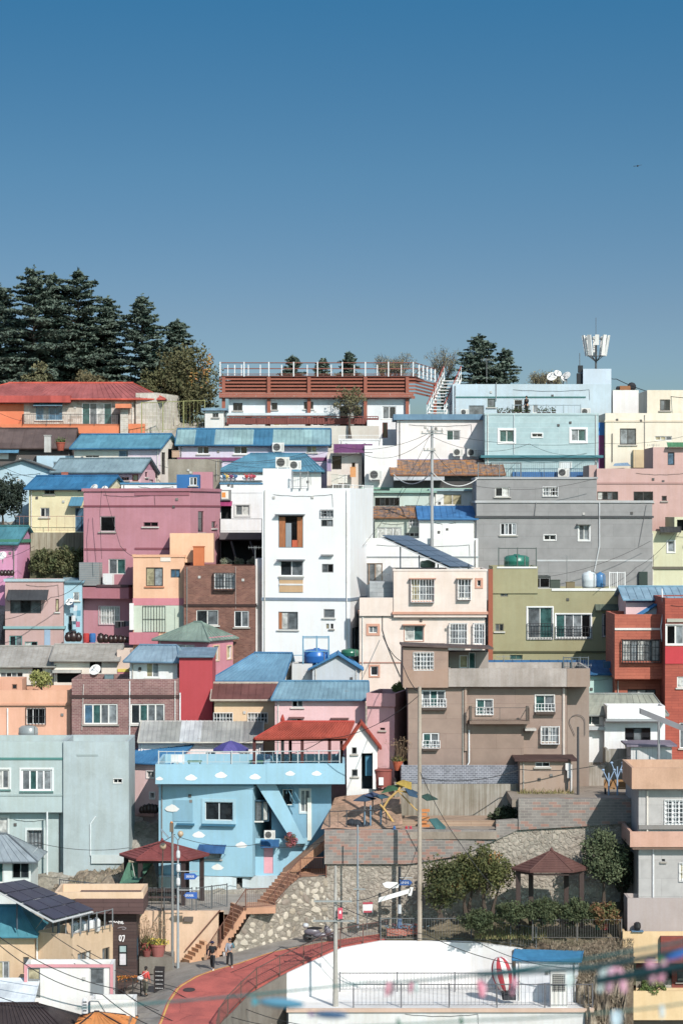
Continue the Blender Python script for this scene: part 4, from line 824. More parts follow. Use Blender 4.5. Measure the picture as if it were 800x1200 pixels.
strokes(f,[[(127,1081),(128,1079.5),(129,1081),(130,1079),(131,1081)],[(133,1081),(134,1079.5),(135,1081.5),(137,1080),(138,1082)],[(139,1079),(139,1083)],[(139,1081),(141,1080),(141,1083)],[(142,1081.5),(144,1081),(143,1079.8),(142,1081.5),(143.5,1083),(145,1082)]],'efe9ea',h.root)
strokes(f,[[(138,1088),(141,1087),(145,1086.6),(148,1088),(146,1089.5),(143,1089)]],'9a8f92',h.root)
strokes(f,[[(140,1097),(141.5,1096.5),(142.5,1099),(141.5,1103),(140,1102),(140,1097)],[(143,1097),(146,1096.5),(145.5,1100),(144,1104)]],'efe9ea',h.root,.04)
# terrace house below the white wall
h=H('white house whose flat railed terrace carries the striped balloon',338,693,1183,1240,146.9,7.4,M('e3e3e2','paint',dirt=.7),ext=4,parapet=0)
h.belt(1182,1186.5,'d9b9a4',.12,name='terrace_edge')
m=MB(); m.obox(h.L(-.05,-.05,h.z1+.012),h.u.to_3d()*(h.W+.1),h.v.to_3d()*(h.D),(0,0,.03)); m.build('terrace_floor',M('f0efee','paint',dirt=.5),h.root)
h=H('white ribbed rooftop shed with bright blue lid roof beside the big air conditioner',604,677,1126,1177,148.7,2.4,M('e4e6ea','siding',c2='dfe1e6',cm='c9ccd4',bh=4,bw=.35),side=2,ext=0); h.shed(1115,'2a94d2',over=.2,side=.2,seam=5,edge='2385c4')

# ================================================================ terrain and ground
TZ=[(-60,-62),(90,-45),(120,-34),(139,-30.3),(147,-29.6),(152,-28.4),(157,-27.2),(163,-23),(168,-20),(172,-18),(175,-15.5),(180,-13.6),(184,-11.8),(188,-9.2),(192,-6),(196,-3.6),(200,-1.2),(204,.8),(209,3.2),(214,5.6),(220,7.6),(236,8.2),(262,5),(330,-12),(700,-60)]
def tz(Y): return float(np.interp(Y,[a for a,b in TZ],[b for a,b in TZ]))
def terrain():
    xs=list(np.arange(-50,50.1,.5)); xs=[-600,-300,-150,-90,-70,-60]+xs+[60,70,90,150,300,600]
    ys=[-60,0,60,100,120,130]+list(np.arange(136,228,.5))+[232,238,246,256,270,290,320,360,420,520,700]
    xs=np.array(xs); ys=np.array(ys); XX,YY=np.meshgrid(xs,ys); ZZ=np.array([[tz(y)]*len(xs) for y in ys])
    rr=np.random.RandomState(3); ZZ+=rr.rand(*ZZ.shape)*.25-.1
    ZZ-=np.clip((np.abs(XX)-45)*.04,0,14)
    for corn,zb in FOOT:
        c=sum((Vector(q) for q in corn),Vector((0,0)))/4; ins=np.ones(XX.shape,bool)
        for i in range(4):
            a=corn[i];b=corn[(i+1)%4]; d=(b-a).normalized(); n=Vector((d.y,-d.x))
            if n.dot(c-a)>0: n=-n
            ins&=((XX-a.x)*n.x+(YY-a.y)*n.y)<.5
        ZZ[ins]=np.minimum(ZZ[ins],zb-.25)
    v=np.stack([XX,YY,ZZ],-1).reshape(-1,3); nx=len(xs); ny=len(ys)
    fs=[(j*nx+i,j*nx+i+1,(j+1)*nx+i+1,(j+1)*nx+i) for j in range(ny-1) for i in range(nx-1)]
    m=MB(); m.v=[tuple(p) for p in v]; m.f=fs; m.mi=[0]*len(fs)
    tag(m.build('ground',M('b4ada2','earth',c2='989080'),loc=(0,0,0)),kind='structure')
FOOT.append(([Vector((X(686,140),138)),Vector((X(900,140),138)),Vector((X(900,154),153)),Vector((X(736,153),153))],-32.5))
terrain()
def resamp(pts,n):
    p=np.array(pts,float); d=np.concatenate([[0],np.cumsum(np.linalg.norm(np.diff(p,axis=0),axis=1))]); t=np.linspace(0,d[-1],n)
    return [Vector([np.interp(a,d,p[:,k]) for k in range(3)]) for a in t]
LE=[P(*q) for q in((172,1235,136),(180,1212,139.5),(187,1197,141.6),(195,1175,144.5),(207,1157,147),(229,1144,149),(249,1137,150.2),(276,1130,151.3),(317,1116,153),(359,1108,154.2),(392,1102,155.3),(443,1095,157),(500,1089,158.6),(560,1083,160))]
RE=[P(*q) for q in((250,1235,136),(252,1212,139),(256,1199,141),(272,1182,143.4),(293,1160,146.2),(330,1140,148.8),(370,1121,151.4),(400,1108,153.2),(443,1101,154.8),(500,1097,156.6),(560,1094,157.5))]
n=60; L_=resamp(LE,n); R_=resamp(RE,n); dz=Vector((0,0,1))
m=MB()
for i in range(n-1):
    for j in range(4):
        m.face([L_[i].lerp(R_[i],j/4),L_[i].lerp(R_[i],(j+1)/4),L_[i+1].lerp(R_[i+1],(j+1)/4),L_[i+1].lerp(R_[i+1],j/4)])
    m.face([R_[i],R_[i+1],R_[i+1]-dz*3,R_[i]-dz*3]); m.face([L_[i],L_[i+1],L_[i+1]-dz*3,L_[i]-dz*3])
tag(m.build('road',M('c65f54','road'),loc=(0,0,0)),kind='structure')
m=MB()
for i in range(n-1):
    a,b=L_[i].lerp(R_[i],.02)+dz*.006,L_[i].lerp(R_[i],.05)+dz*.006; c,d=L_[i+1].lerp(R_[i+1],.05)+dz*.006,L_[i+1].lerp(R_[i+1],.02)+dz*.006; m.face([a,b,c,d])
tag(m.build('painted_edge_line',M('e8b04a','road'),loc=(0,0,0)),kind='structure')
SWo=[P(*q) for q in((120,1235,136.5),(128,1212,141.6),(134,1200,144.6),(140,1184,148.0),(150,1156,151.5),(200,1131,153.9),(240,1128,153.7),(268,1121,154.6),(310,1108,156),(355,1098,157),(392,1093,157.6),(443,1088,158.9),(500,1084,160),(560,1079,161))]
W_=resamp(SWo,n); m=MB()
for i in range(n-1):
    m.face([L_[i]+dz*.02,L_[i+1]+dz*.02,W_[i+1]+dz*.1,W_[i]+dz*.1]); m.face([L_[i]+dz*.02,L_[i+1]+dz*.02,L_[i+1]-dz*.3,L_[i]-dz*.3]); m.face([W_[i]+dz*.1,W_[i+1]+dz*.1,W_[i+1]-dz*3,W_[i]-dz*3])
tag(m.build('pavement',M('a39c94','concrete'),loc=(0,0,0)),kind='structure')
# manhole covers on road
def manhole(x,y,Y,label):
    t=(Y-136)/25; c=P(x,y,Y)
    # nearest road point
    best=min(((L_[i].lerp(R_[i],j/10),i) for i in range(n) for j in range(11)),key=lambda q:(q[0].xy-c.xy).length); p=best[0]; i=min(best[1],n-2)
    nrm=(R_[i]-L_[i]).cross(L_[i+1]-L_[i]).normalized(); nrm=nrm if nrm.z>0 else -nrm
    q=nrm.to_track_quat('Z','Y').to_matrix(); m=MB(); m.lathe(p+nrm*.008,[(.36,0),(.36,.012),(.3,.014),(.3,.008),(.05,.012)],16,rot=q); o=m.build('manhole_cover',M('4a3c3c','concrete'),loc=p); tag(o,label,'manhole cover')
manhole(225,1165,146.6,'dark round manhole cover in the red road below the walking pair'); 
# plaza with peach wall
Yp=154.4; zt=Z(1068,Yp)
m=MB(); m.obox((X(62,Yp),Yp+.3,zt-.25),(X(268,Yp)-X(62,Yp),0,0),(0,8.5,0),(0,0,.24)); m.obox((X(268,Yp),Yp+3.6,zt-.25),(2.6,0,0),(0,4.4,0),(0,0,.24)); m.obox((X(268,Yp)+2.6,Yp+5.6,zt-.25),(2.4,0,0),(0,1.9,0),(0,0,.24))
tag(m.build('plaza',M('b3aaa0','concrete'),loc=(0,0,0)),kind='structure')
m=MB(); m.obox((X(150,Yp),Yp,Z(1140,Yp)-1),(X(262,Yp)-X(150,Yp),0,0),(0,.3,0),(0,0,zt-Z(1140,Yp)+1)); m.obox((X(262,Yp),Yp,zt-7),(-.3,0,0),(0,4,0),(0,0,6.95)); m.obox((X(254,157.6),157.6,zt-7),(X(312,157.6)-X(254,157.6),0,0),(0,.3,0),(0,0,6.7))
o=m.build('retaining_wall',M('eac4a4','paint',dirt=1.0),loc=P(205,1127,Yp)); tag(o,'plain peach retaining wall under the pavilion plaza','wall')
m=MB(); m.box((X(221,Yp),Yp-.1,Z(1080,Yp)),.55,.2,.28); tag(m.build('wall_vent',M('6a5f58'),loc=P(221,1080,Yp)),'small dark metal vent box on the peach retaining wall','vent')
# stone walls -------------------------------------------------------------
def strip(name,label,cols,mat,th=.7,loc=None,cat='wall',sub=3,dn=1.5):
    c2=[]
    for i in range(len(cols)-1):
        for k in range(sub):
            t=k/sub; c2.append([cols[i][q]*(1-t)+cols[i+1][q]*t for q in range(4)])
    c2.append(cols[-1]); m=MB()
    for i in range(len(c2)-1):
        a=c2[i];b=c2[i+1]; A=P(a[0],a[1],a[3]);B=P(b[0],b[1],b[3]);A0=P(a[0],a[2],a[3])-dz*dn;B0=P(b[0],b[2],b[3])-dz*dn; t=Vector((0,th,0))
        m.face([A0,B0,B,A]); m.face([A,B,B+t,A+t]); m.face([A0+t,B0+t,B+t,A+t])
    a=c2[0];A=P(a[0],a[1],a[3]);A0=P(a[0],a[2],a[3])-dz*dn; m.face([A0,A,A+Vector((0,th,0)),A0+Vector((0,th,0))])
    a=c2[-1];A=P(a[0],a[1],a[3]);A0=P(a[0],a[2],a[3])-dz*dn; m.face([A0,A,A+Vector((0,th,0)),A0+Vector((0,th,0))])
    mid=cols[len(cols)//2]; o=m.build(name,mat,loc=P(mid[0],mid[2],mid[3])); tag(o,label,cat); return o,c2
def stones(par,c2,sp=.5,seed=1,sm=1,cols=('d8ccba','bcae9a','a09184')):
    r=random.Random(seed); m=MB(); xs=[c[0] for c in c2]
    def at(x): return [float(np.interp(x,xs,[c[k] for c in c2])) for k in range(4)]
    pts=[]; 
    for _ in range(40000):
        x=r.uniform(xs[0]+2,xs[-1]-2); c=at(x); y=r.uniform(c[1]+4,c[2]+6)
        if any(abs(x-p[0])<30 and (x-p[0])**2+((y-p[1])*1.15)**2<(sp*19)**2 for p in pts): continue
        pts.append((x,y))
    for x,y in pts:
        c=at(x); p=P(x,y,c[3]); c1=at(x+1); d=(P(x+1,y,c1[3])-p).normalized(); nrm=Vector((d.y,-d.x,0)).normalized(); up=Vector((0,0,1))
        k=r.randint(5,7); R0=sm*r.choice((.13,.17,.21,.26))*r.uniform(.8,1.1); ax=r.uniform(.65,1.25); th_=r.uniform(-.5,.5); an=r.uniform(0,6); ring=[]; ring2=[]
        for i in range(k):
            t=an+2*PI*i/k; q=R0*r.uniform(.75,1.15); v=d*(q*ax*math.cos(t)+q*th_*math.sin(t))+up*(q/ax*.9*math.sin(t)); ring.append(p+v); ring2.append(p+v*.85+nrm*r.uniform(.02,.05))
        i0=list(range(k)); mi=0 if r.random()<.72 else (1 if r.random()<.5 else 2)
        m.addf(ring+ring2+[p+nrm*.055],[(i,(i+1)%k,k+(i+1)%k,k+i) for i in i0]+[(k+i,k+(i+1)%k,2*k) for i in i0],mi)
    m.build('stone_facing',[M(cols[0],'paint',dirt=1.4),M(cols[1],'paint',dirt=1.4),M(cols[2],'paint',dirt=1.2)],par)
mort=M('a99d8e','rubble',c2='938879',cm='8f8576',vs=3.2); mort2=M('b8ad9d','rubble',c2='a69b8c',cm='a3988a',vs=4.2)
o,c=strip('stone_retaining_wall','rubble stone retaining wall with pale stones climbing beside the red road stairs',[(268,1114,1130,154.7),(296,1068,1120,155.3),(318,1062,1112,155.9),(338,1040,1106,156.4),(350,1030,1104,156.7),(383,1027,1098,157.2)],mort,loc=None); stones(o,c,seed=2,sp=.42,sm=1.)
o,c=strip('stone_retaining_wall','long rubble stone retaining wall with rounded pale stones behind the hexagonal garden roof',[(383,1009,1098,157.2),(440,1009,1094,157.4),(482,1008,1092,157.5),(540,998,1090,157.6),(581,979,1085,157.7),(620,967,1075,157.7),(680,962,1065,157.7),(742,957,1060,157.7)],mort2); stones(o,c,seed=5,sp=.4,sm=.75,cols=('bdb1a2','a69a8b','958a7e'))
bl=M('989089','mosaic',c2='847b76',cm='aaa197',bw=.5,bh=.17,acc=.42)
o,c=strip('block_wall','pink and grey mosaic block parapet below the leaf sculptures',[(380,973,1012,157.0),(480,973,1012,157.3),(540,973,1002,157.4),(581,973.5,984,157.5)],bl,th=.4,dn=.05)
o,c=strip('block_wall','stepped grey block parapet with salmon bricks above the garden pavilion',[(581,962,984,157.55),(607,960,972,157.6)],bl,th=.4,dn=.05)
o,c=strip('block_wall','grey and salmon block wall along the lane in front of the white villa base',[(607.2,936,972,157.5),(680,936,968,157.5),(742,936,964,157.5)],bl,th=.4,dn=.05)
m=MB(); z=Z(974,157.4); m.obox((X(380,157.4),157.3,z-.5),(X(582,157.4)-X(380,157.4),0,0),(0,6,0),(0,0,.45)); z2=Z(937,157.6); m.obox((X(600,157.6),157.8,z2-.5),(X(746,157.6)-X(600,157.6),0,0),(0,10,0),(0,0,.45))
tag(m.build('paved_terrace',M('ab9c8c','concrete'),loc=(0,0,0)),kind='structure')
m=MB(); q=[P(376,972,158.6),P(472,972,158.6),P(468,922,164.6),P(392,936,164.6)]
N_=12
for i in range(N_):
    for j in range(N_):
        def g(a,b): return q[0].lerp(q[1],a).lerp(q[3].lerp(q[2],a),b)+dz*(.06*math.sin(a*9+b*7))
        m.face([g(i/N_,j/N_),g((i+1)/N_,j/N_),g((i+1)/N_,(j+1)/N_),g(i/N_,(j+1)/N_)])
tag(m.build('path',M('cfa285','earth',c2='b08e74'),loc=(0,0,0)),kind='structure')
m=MB(); m.obox(P(470,973.5,160.2),(X(584,160.2)-X(470,160.2),0,0),(0,2.7,0),(0,0,Z(962,160.2)-Z(973.5,160.2))); tag(m.build('planter_bench',M('b89a80','siding',c2='ad8f76',cm='8a6a50',bh=.2,bw=2.2),loc=P(520,973,160.2)),'long low timber-clad planter bench in front of the stained concrete wall','bench')
# rocky slope beside the mint block
def mound(name,label,pts,mat,cat='slope',amp=.25,nx=26,ny=12,seed=1,kind=None,top=None):
    """pts: bl,br,tr,tl as (x,y,Y)"""
    r=np.random.RandomState(seed); A,B,C,D_=[P(*p) for p in pts]; m=MB(); G=[]
    no=r.rand(ny+1,nx+1)
    for j in range(ny+1):
        row=[]
        for i in range(nx+1):
            a=i/nx;b=j/ny; p=A.lerp(B,a).lerp(D_.lerp(C,a),b)+dz*((no[j,i]-.5)*amp+ (math.sin(a*11+b*5)*.4)*amp); row.append(p)
        G.append(row)
    for j in range(ny):
        for i in range(nx): m.face([G[j][i],G[j][i+1],G[j+1][i+1],G[j+1][i]])
    for i in range(nx): m.face([G[0][i]-dz*2.5,G[0][i+1]-dz*2.5,G[0][i+1],G[0][i]])
    for j in range(ny): m.face([G[j][0]-dz*3,G[j][0],G[j+1][0],G[j+1][0]-dz*3]); m.face([G[j][nx]-dz*3,G[j][nx],G[j+1][nx],G[j+1][nx]-dz*3])
    o=m.build(name,mat,loc=(0,0,0)); tag(o,kind='structure'); return o
mound('rocky_slope','',[(60,1046,158.4),(186,1046,158.4),(176,1000,162.6),(70,1036,162.6)],M('a8977f','earth',c2='7a6a58'),amp=.5,seed=4)
# garden ground on the right
mound('garden_ground','',[(446,1101,155.1),(745,1104,152.9),(745,1056,157.6),(446,1086,157.6)],M('8a7c62','earth',c2='6a6248'),amp=.15,seed=6)
mound('dry_bank','',[(676,1152,148.6),(742,1152,148.2),(742,1102,152.8),(600,1110,153.4)],M('8f7c66','earth',c2='6c5c4a'),amp=.3,seed=7)
mound('rubble_bank','',[(690,1205,146),(732,1205,146),(735,1150,148.5),(676,1154,148.5)],M('a8977f','earth',c2='7c6c58'),amp=.7,seed=9)
mound('earth_bank','',[(35,655,190.8),(102,655,190.8),(102,645,192.4),(35,645,192.4)],M('6f6a4c','earth',c2='555238'),amp=.3,seed=9)
# road retaining walls
pts=[(252,1206,140.3),(272,1187,142.8),(292,1166,145.7),(329,1145,148.3),(369,1126,150.9),(400,1112,152.7),(446,1103.5,154.2),(552,1104,154.1),(690,1123,152.3)]
mid_=(336,1141.5,148.75)
for seq,mt_,nm_,lb_ in((pts[:4]+[mid_],M('8f867c','concrete'),'concrete_retaining_wall','short stained concrete retaining wall under the lower end of the red road'),([mid_]+pts[4:],M('f0eff0','paint',dirt=.45),'white_retaining_wall','smooth white retaining wall below the curving red road')):
    m=MB()
    for i in range(len(seq)-1):
        a=P(*seq[i]);b=P(*seq[i+1]); t=Vector((0,.35,0)); dn=dz*5; m.face([a-dn,b-dn,b,a]); m.face([a,b,b+t,a+t]); m.face([a-dn+t,b-dn+t,b+t,a+t])
    q=seq[len(seq)//2]; tag(m.build(nm_,mt_,loc=P(q[0],1165,q[2])),lb_,'wall')
# raw concrete wall + weeds under the yellow house
m=MB(); m.obox(P(36,655,193.2),(X(102,193.2)-X(36,193.2),0,0),(0,.5,0),(0,0,Z(624,193.2)-Z(655,193.2)-.02)); tag(m.build('retaining_wall',M('a39a86','stained'),loc=P(70,655,193.2)),'streaked raw concrete retaining wall under the pale yellow house','wall')

m=MB(); m.obox(P(163,1142,152.2),(X(202,152.2)-X(163,152.2),0,0),(0,2.1,0),(0,0,Z(1122.5,152.2)-Z(1142,152.2))); tag(m.build('stone_ledge',M('8f867c','concrete'),loc=P(182,1142,152.2)),'low rough ledge at the foot of the peach wall carrying the planters','ledge')
# ================================================================ vegetation
def leaf(m,c,s,r,mi=0,flat=0):
    a=Vector((r.gauss(0,1),r.gauss(0,1),r.gauss(0,1)*(1-flat))); 
    if a.length<.01: a=Vector((1,0,0))
    a.normalize(); b=a.cross(Vector((r.gauss(0,1),r.gauss(0,1),r.gauss(0,1)+flat*3))).normalized()
    m.face([c-a*s,c+b*s*.45,c+a*s,c-b*s*.45],mi)
def conifer(label,x,yb,yt,wpx,Y,seed,group=None,droop=.25,dens=1.,name='cedar_tree',col=('68786a','526254')):
    r=random.Random(seed); base=P(x,yb,Y); Ht=Z(yt,Y)-base.z; Wd=wpx*S(Y)/2; root=thing(name,label,'tree',base,group)
    t=MB(); segs=6; lean=r.uniform(-.02,.02)
    for i in range(segs): t.tube(base+Vector((lean*Ht*i/segs,0,Ht*i/segs)),base+Vector((lean*Ht*(i+1)/segs,0,Ht*(i+1)/segs)),.28*(1-i/segs)+.03,.28*(1-(i+1)/segs)+.02,7)
    f=MB(); zc=.1
    while zc<1:
        k=2; env=Wd*(1-zc)**.62*(1.0+.16*math.sin(zc*23+seed))+.12
        for j in range(k):
            an=r.uniform(0,2*PI); L=env*r.uniform(.5,1.2); z0=base.z+Ht*zc; up=.3*zc+r.uniform(-.1,.22) 
            d=Vector((math.cos(an),math.sin(an),0)); o=base+Vector((lean*Ht*zc,0,Ht*zc)); pts=[]
            for q in range(6):
                s=q/5.; pts.append(o+d*(L*s)+Vector((0,0,L*(up*s+.12*s-droop*s*s))))
            for q in range(5): t.tube(pts[q],pts[q+1],.05*(1-q/6)*(.5+L/4),n=4,cap=False)
            n=int((10+L*34)*dens)
            for _ in range(n):
                s=r.uniform(.12,1.05)**.8; q=min(4,int(s*5)); p=pts[q].lerp(pts[q+1],min(1.,s*5-q)); side=d.cross(Vector((0,0,1)))
                wd=L*.26*(1.08-s)+.12; off=side*r.uniform(-1,1)*wd+Vector((0,0,-abs(r.gauss(0,.07))+.02)); leaf(f,p+off+d*r.uniform(-.1,.2),r.uniform(.12,.26),r,0 if r.random()<.7 else 1,flat=.55)
        zc+=r.uniform(.004,.0125)*(1.6 if Ht<6 else 1)
    for _ in range(24): leaf(f,base+Vector((lean*Ht,0,Ht*r.uniform(.95,1.03)))+Vector((r.gauss(0,.06),r.gauss(0,.06),0)),.16,r)
    t.build('trunk',M('4a3d33','concrete'),root); f.build('crown',[M(col[0],'foliage',c2=col[1],sc=.6),M('788875','foliage',c2='5e6e60',sc=.6)],root); return root
def broad(label,x,yb,yt,wpx,Y,seed,cols=('4f5a34','6b6a3c'),trunk=.35,n=60,dens=1.,name='tree',group=None,ls=.11,lean=0,cat='tree',yc=None,stems=1,third=None):
    r=random.Random(seed); base=P(x,yb,Y); Ht=Z(yt,Y)-base.z; Wd=wpx*S(Y)/2; root=thing(name,label,cat,base,group)
    th=Ht*trunk; t=MB(); f=MB(); cc=base+Vector((0,0,(Ht+th)/2)); rz=(Ht-th)/2
    starts=[]
    for s in range(stems):
        o=Vector((r.uniform(-.3,.3),r.uniform(-.2,.2),0))*(0 if stems==1 else 1); top=base+o*2.2+Vector((0,0,th*1.1)); mid=base.lerp(top,.5)+Vector((r.uniform(-.1,.1),0,0)); t.tube(base+o,mid,.11+.012*Ht,.09,6); t.tube(mid,top,.09,.07,6); starts.append(top)
    for i in range(n):
        while True:
            q=Vector((r.uniform(-1,1),r.uniform(-1,1),r.uniform(-1,1)))
            if .25<q.length<1: break
        q*= (0.8+.35*r.random()); c=cc+Vector((q.x*Wd*.86,q.y*Wd*.8,q.z*rz*.9)); s=r.choice(starts)
        if i%3==0 or n<30: 
            md=s.lerp(c,.5)+Vector((r.uniform(-.15,.15),r.uniform(-.15,.15),.1)); t.tube(s,md,.045,.03,4,cap=False); t.tube(md,c,.03,.012,4,cap=False)
        R0=r.uniform(.22,.42)*min(Wd,rz)*.9+.08; k=int(dens*r.uniform(45,80)); mi=0 if r.random()<.6 else 1
        if third and r.random()<third: mi=2
        for _ in range(k):
            p=Vector((r.gauss(0,1),r.gauss(0,1),r.gauss(0,1)*.7)); p=p.normalized()*R0*r.uniform(.4,1.05)**.5; leaf(f,c+p,ls*r.uniform(.7,1.3),r,mi)
    t.build('trunk',M('5a4c40','concrete'),root); f.build('crown',[M(cols[0],'foliage',c2=cols[1]),M(cols[1],'foliage',c2=cols[0]),M('b5703a','foliage',c2='a08a3a')],root); return root
def baretree(label,x,yb,yt,wpx,Y,seed,leaves=420,name='bare_tree',group=None):
    r=random.Random(seed); base=P(x,yb,Y); Ht=Z(yt,Y)-base.z; root=thing(name,label,'tree',base,group); t=MB(); f=MB(); W=wpx*S(Y)/2
    def br(p,d,L,rad,dep):
        q=p+d*L; t.tube(p,q,rad,rad*.7,5 if dep<2 else 3,cap=False)
        if dep>=5 or L<.12: 
            return
        for _ in range(3 if dep<4 else 2):
            nd=(d+Vector((r.gauss(0,.5)*W/Ht*2,r.gauss(0,.4),r.uniform(-.05,.25)))).normalized(); br(p.lerp(q,r.uniform(.6,1)),nd,L*r.uniform(.62,.85),rad*.62,dep+1)
        if dep>=3:
            for _ in range(max(1,leaves//60)): leaf(f,q+Vector((r.gauss(0,.15),r.gauss(0,.15),r.gauss(0,.15))),.07,r)
    for _ in range(2): br(base,Vector((r.gauss(0,.25),0,1)).normalized(),Ht*.28,.11,0)
    t.build('trunk',M('7a6f66','concrete'),root); 
    if f.f: f.build('crown',M('8a8462','foliage',c2='9c8f6a'),root)
    return root
stuff_=0
G='big cedars on the hilltop'
conifer('broad dark cedar standing at the picture edge of the hilltop',0,500,336,170,229,11,G,dens=1.1)
conifer('tallest dark cedar with a flat bushy crown above the stone house',40,500,316,175,226,12,G,dens=1.3)
conifer('dark cedar with three ragged tips beside the tallest one',93,500,318,165,229,13,G,dens=1.3)
conifer('wide drooping cedar filling the gap in front of the ragged-tipped one',66,500,322,110,230,14,G,dens=1.1)
conifer('dark cedar with a low shoulder behind the stone house ridge',124,500,350,130,231,15,G,dens=1.1)
conifer('slender pointed cedar standing clear against the sky',167,500,348,112,226,16,G,dens=1.2)
conifer('small dark cedar showing behind the yellowing broadleaf tree',208,498,377,90,229,17,G,dens=1.2)
broad('round yellowing broadleaf tree beside the restaurant deck',222,505,400,76,220.5,21,('5a5c3a','6c6640'),trunk=.15,n=90,ls=.16,third=.04)
broad('low olive shrubby tree at the foot of the cedars',185,505,424,52,221,22,('5a5c38','6d6a42'),trunk=.15,n=50,ls=.15)
broad('grey-green shrub in front of the cedars above the red roof',44,500,424,44,220.6,23,('6a6a48','7c7650'),trunk=.1,n=40,ls=.15,name='shrub',cat='shrub')
broad('brownish shrub between the red roof and the cedars',106,500,428,50,220.4,24,('6a6446','7c6f4c'),trunk=.1,n=40,ls=.15,name='shrub',cat='shrub')
G='small conifers peeking over the roofs'
conifer('tiny dark conifer tip above the deck railing beside the second rail post',344,480,418,44,236,31,G,name='conifer'); conifer('tiny dark conifer tip above the middle of the deck railing',378,480,421,40,236,32,G,name='conifer'); conifer('tiny dark conifer with feathery top behind the deck railing',409,480,414,40,236,33,G,name='conifer')
baretree('thin bare tree with upright twigs behind the deck end',470,480,394,60,226,41); baretree('thin bare tree behind the white outdoor stairs',518,480,396,58,227,42); baretree('sparse leafless tree left of the satellite dishes',628,480,416,44,226,43); baretree('low sparse tree between dishes and the phone mast',655,480,420,40,228,44); baretree('sparse leafless tree behind the deck corner',447,478,402,40,230,46)
conifer('dark conifer with open layered branches behind the ice-blue house',561,490,394,92,224,34,dens=.6,name='conifer'); conifer('shorter dark conifer beside the layered one',590,490,410,64,224.5,35,dens=.7,name='conifer'); baretree('faint twiggy shrub behind the white rooftop house',735,478,446,40,226,45)
broad('small bare-trunked tree with sparse olive crown in front of the restaurant',410,514,452,42,212.2,51,('6a6644','7d7550'),trunk=.42,n=34,dens=.6,ls=.1)
broad('dark dense conifer-like tree at the picture edge beside the yellow house',3,618,556,62,196.2,52,('2f3b34','3b4638'),trunk=.2,n=70,ls=.14,name='dark_tree')
for i,(x,w,yt,l) in enumerate(((48,26,642,'green scrub bush at the foot of the concrete wall by the pink gable'),(68,30,640,'tallest scrub bush in the middle of the concrete wall foot'),(88,28,641,'scrub bush against the mauve block corner'))): broad(l,x,680,yt,w,190.9,60+i,('56603a','6e6a44'),trunk=.05,n=40,ls=.12,name='bush',cat='bush')
broad('round clipped yellow-green bush in the cream cottage yard',48,808,788,30,176.8,65,('8f9448','a8a458'),trunk=.1,n=40,ls=.09,name='bush',cat='bush')
broad('orange-tinged leafy tree standing in front of the stone wall, wider one',571,1072,993,62,155.2,71,('515a30','6d6a36'),trunk=.3,n=80,stems=3,ls=.1,third=.03)
broad('dark leafy tree by the tall utility pole in front of the stone wall',519,1078,1007,58,155.,72,('46502e','5f6034'),trunk=.18,n=80,stems=2,ls=.1,third=.04)
broad('leafy garden tree with red berries close to the six-sided roof',546,1070,1000,38,155.8,75,('515a30','6d6a36'),trunk=.3,n=40,stems=2,ls=.1,third=.04)
broad('round dense green tree beside the grey balconied house',707,1062,974,54,155.,73,('54603f','6a7452'),trunk=.3,n=90,stems=1,ls=.1)
broad('dark shaded tree tucked behind the round dense one',729,1066,985,34,156.6,74,('3b4636','46523c'),trunk=.2,n=40,ls=.11)  # added leaf mass: shade of the gap put into its dark greens
for i,(x,y0,y1,w,l) in enumerate(((598,1080,1054,40,'clipped dark hedge bush at the near post of the garden pavilion'),(635,1080,1052,46,'clipped dark hedge bush under the pavilion roof middle'),(672,1080,1053,46,'clipped dark hedge bush at the far pavilion post'),(706,1082,1056,38,'hedge bush with red-brown leaves by the stone wall corner'),(560,1088,1068,44,'low garden bush behind the railing by the white wall corner'))): broad(l,x,y0+4,y1,w,152.75,80+i,('4a5636','5c6440') if i!=3 else ('5c6a3a','8a5a3a'),trunk=.02,n=60,ls=.09,name='hedge_bush',cat='bush',group='hedge bushes in the garden')
broad('dark creeping bush hanging over the block wall below the taupe house',590,966,946,34,160.6,90,('3e4a34','4f5a3c'),trunk=.02,n=46,ls=.09,name='bush',cat='bush')
broad('bushy potted plant on the concrete edge of the pink corner block',468,814,801,14,170.6,91,('7a8a4a','8a8a4a'),trunk=.05,n=16,ls=.09,name='bush',cat='bush')
broad('flowering shrub on the balcony of the cloud house',341,993,978,16,161.4,92,('6f6a44','b0606a'),trunk=.05,n=14,ls=.07,name='shrub',cat='shrub')
# window box plants bottom right
broad('leafy window box plants in the brick ground floor opening',765,1164,1149,34,152.8,93,('55703c','8a9a4c'),trunk=.02,n=26,ls=.08,name='window_box_plants',cat='plants')
def stuff_grass(name,label,quads,mat,n,s,seed,up=.35):
    r=random.Random(seed); m=MB(); lay=1.1 if 'brush' in name else .45
    for k in range(n):
        a,b,c,d=r.choice(quads); u=r.random();v=r.random(); p=P(*a).lerp(P(*b),u).lerp(P(*d).lerp(P(*c),u),v)+dz*.05; w=s*r.uniform(.5,1.3)
        q=Vector((r.gauss(0,lay),r.gauss(0,lay),1)).normalized()*w; t=Vector((r.gauss(0,1),r.gauss(0,1),0)).normalized()*w*.12; m.face([p-t,p+t,p+q],0 if r.random()<.6 else 1)
    o=m.build(name,mat,loc=(0,0,0)); tag(o,label,name.replace('_',' '),kind='stuff')
stuff_grass('dry_brush','tangled dry brown brush on the bank behind the blue-roofed shed',[((676,1152,148.2),(742,1152,148.2),(742,1102,151.7),(640,1106,152.2))],[M('a8967e','foliage',c2='8c7c66'),M('85785f','foliage',c2='6c6250')],5000,.2,3)
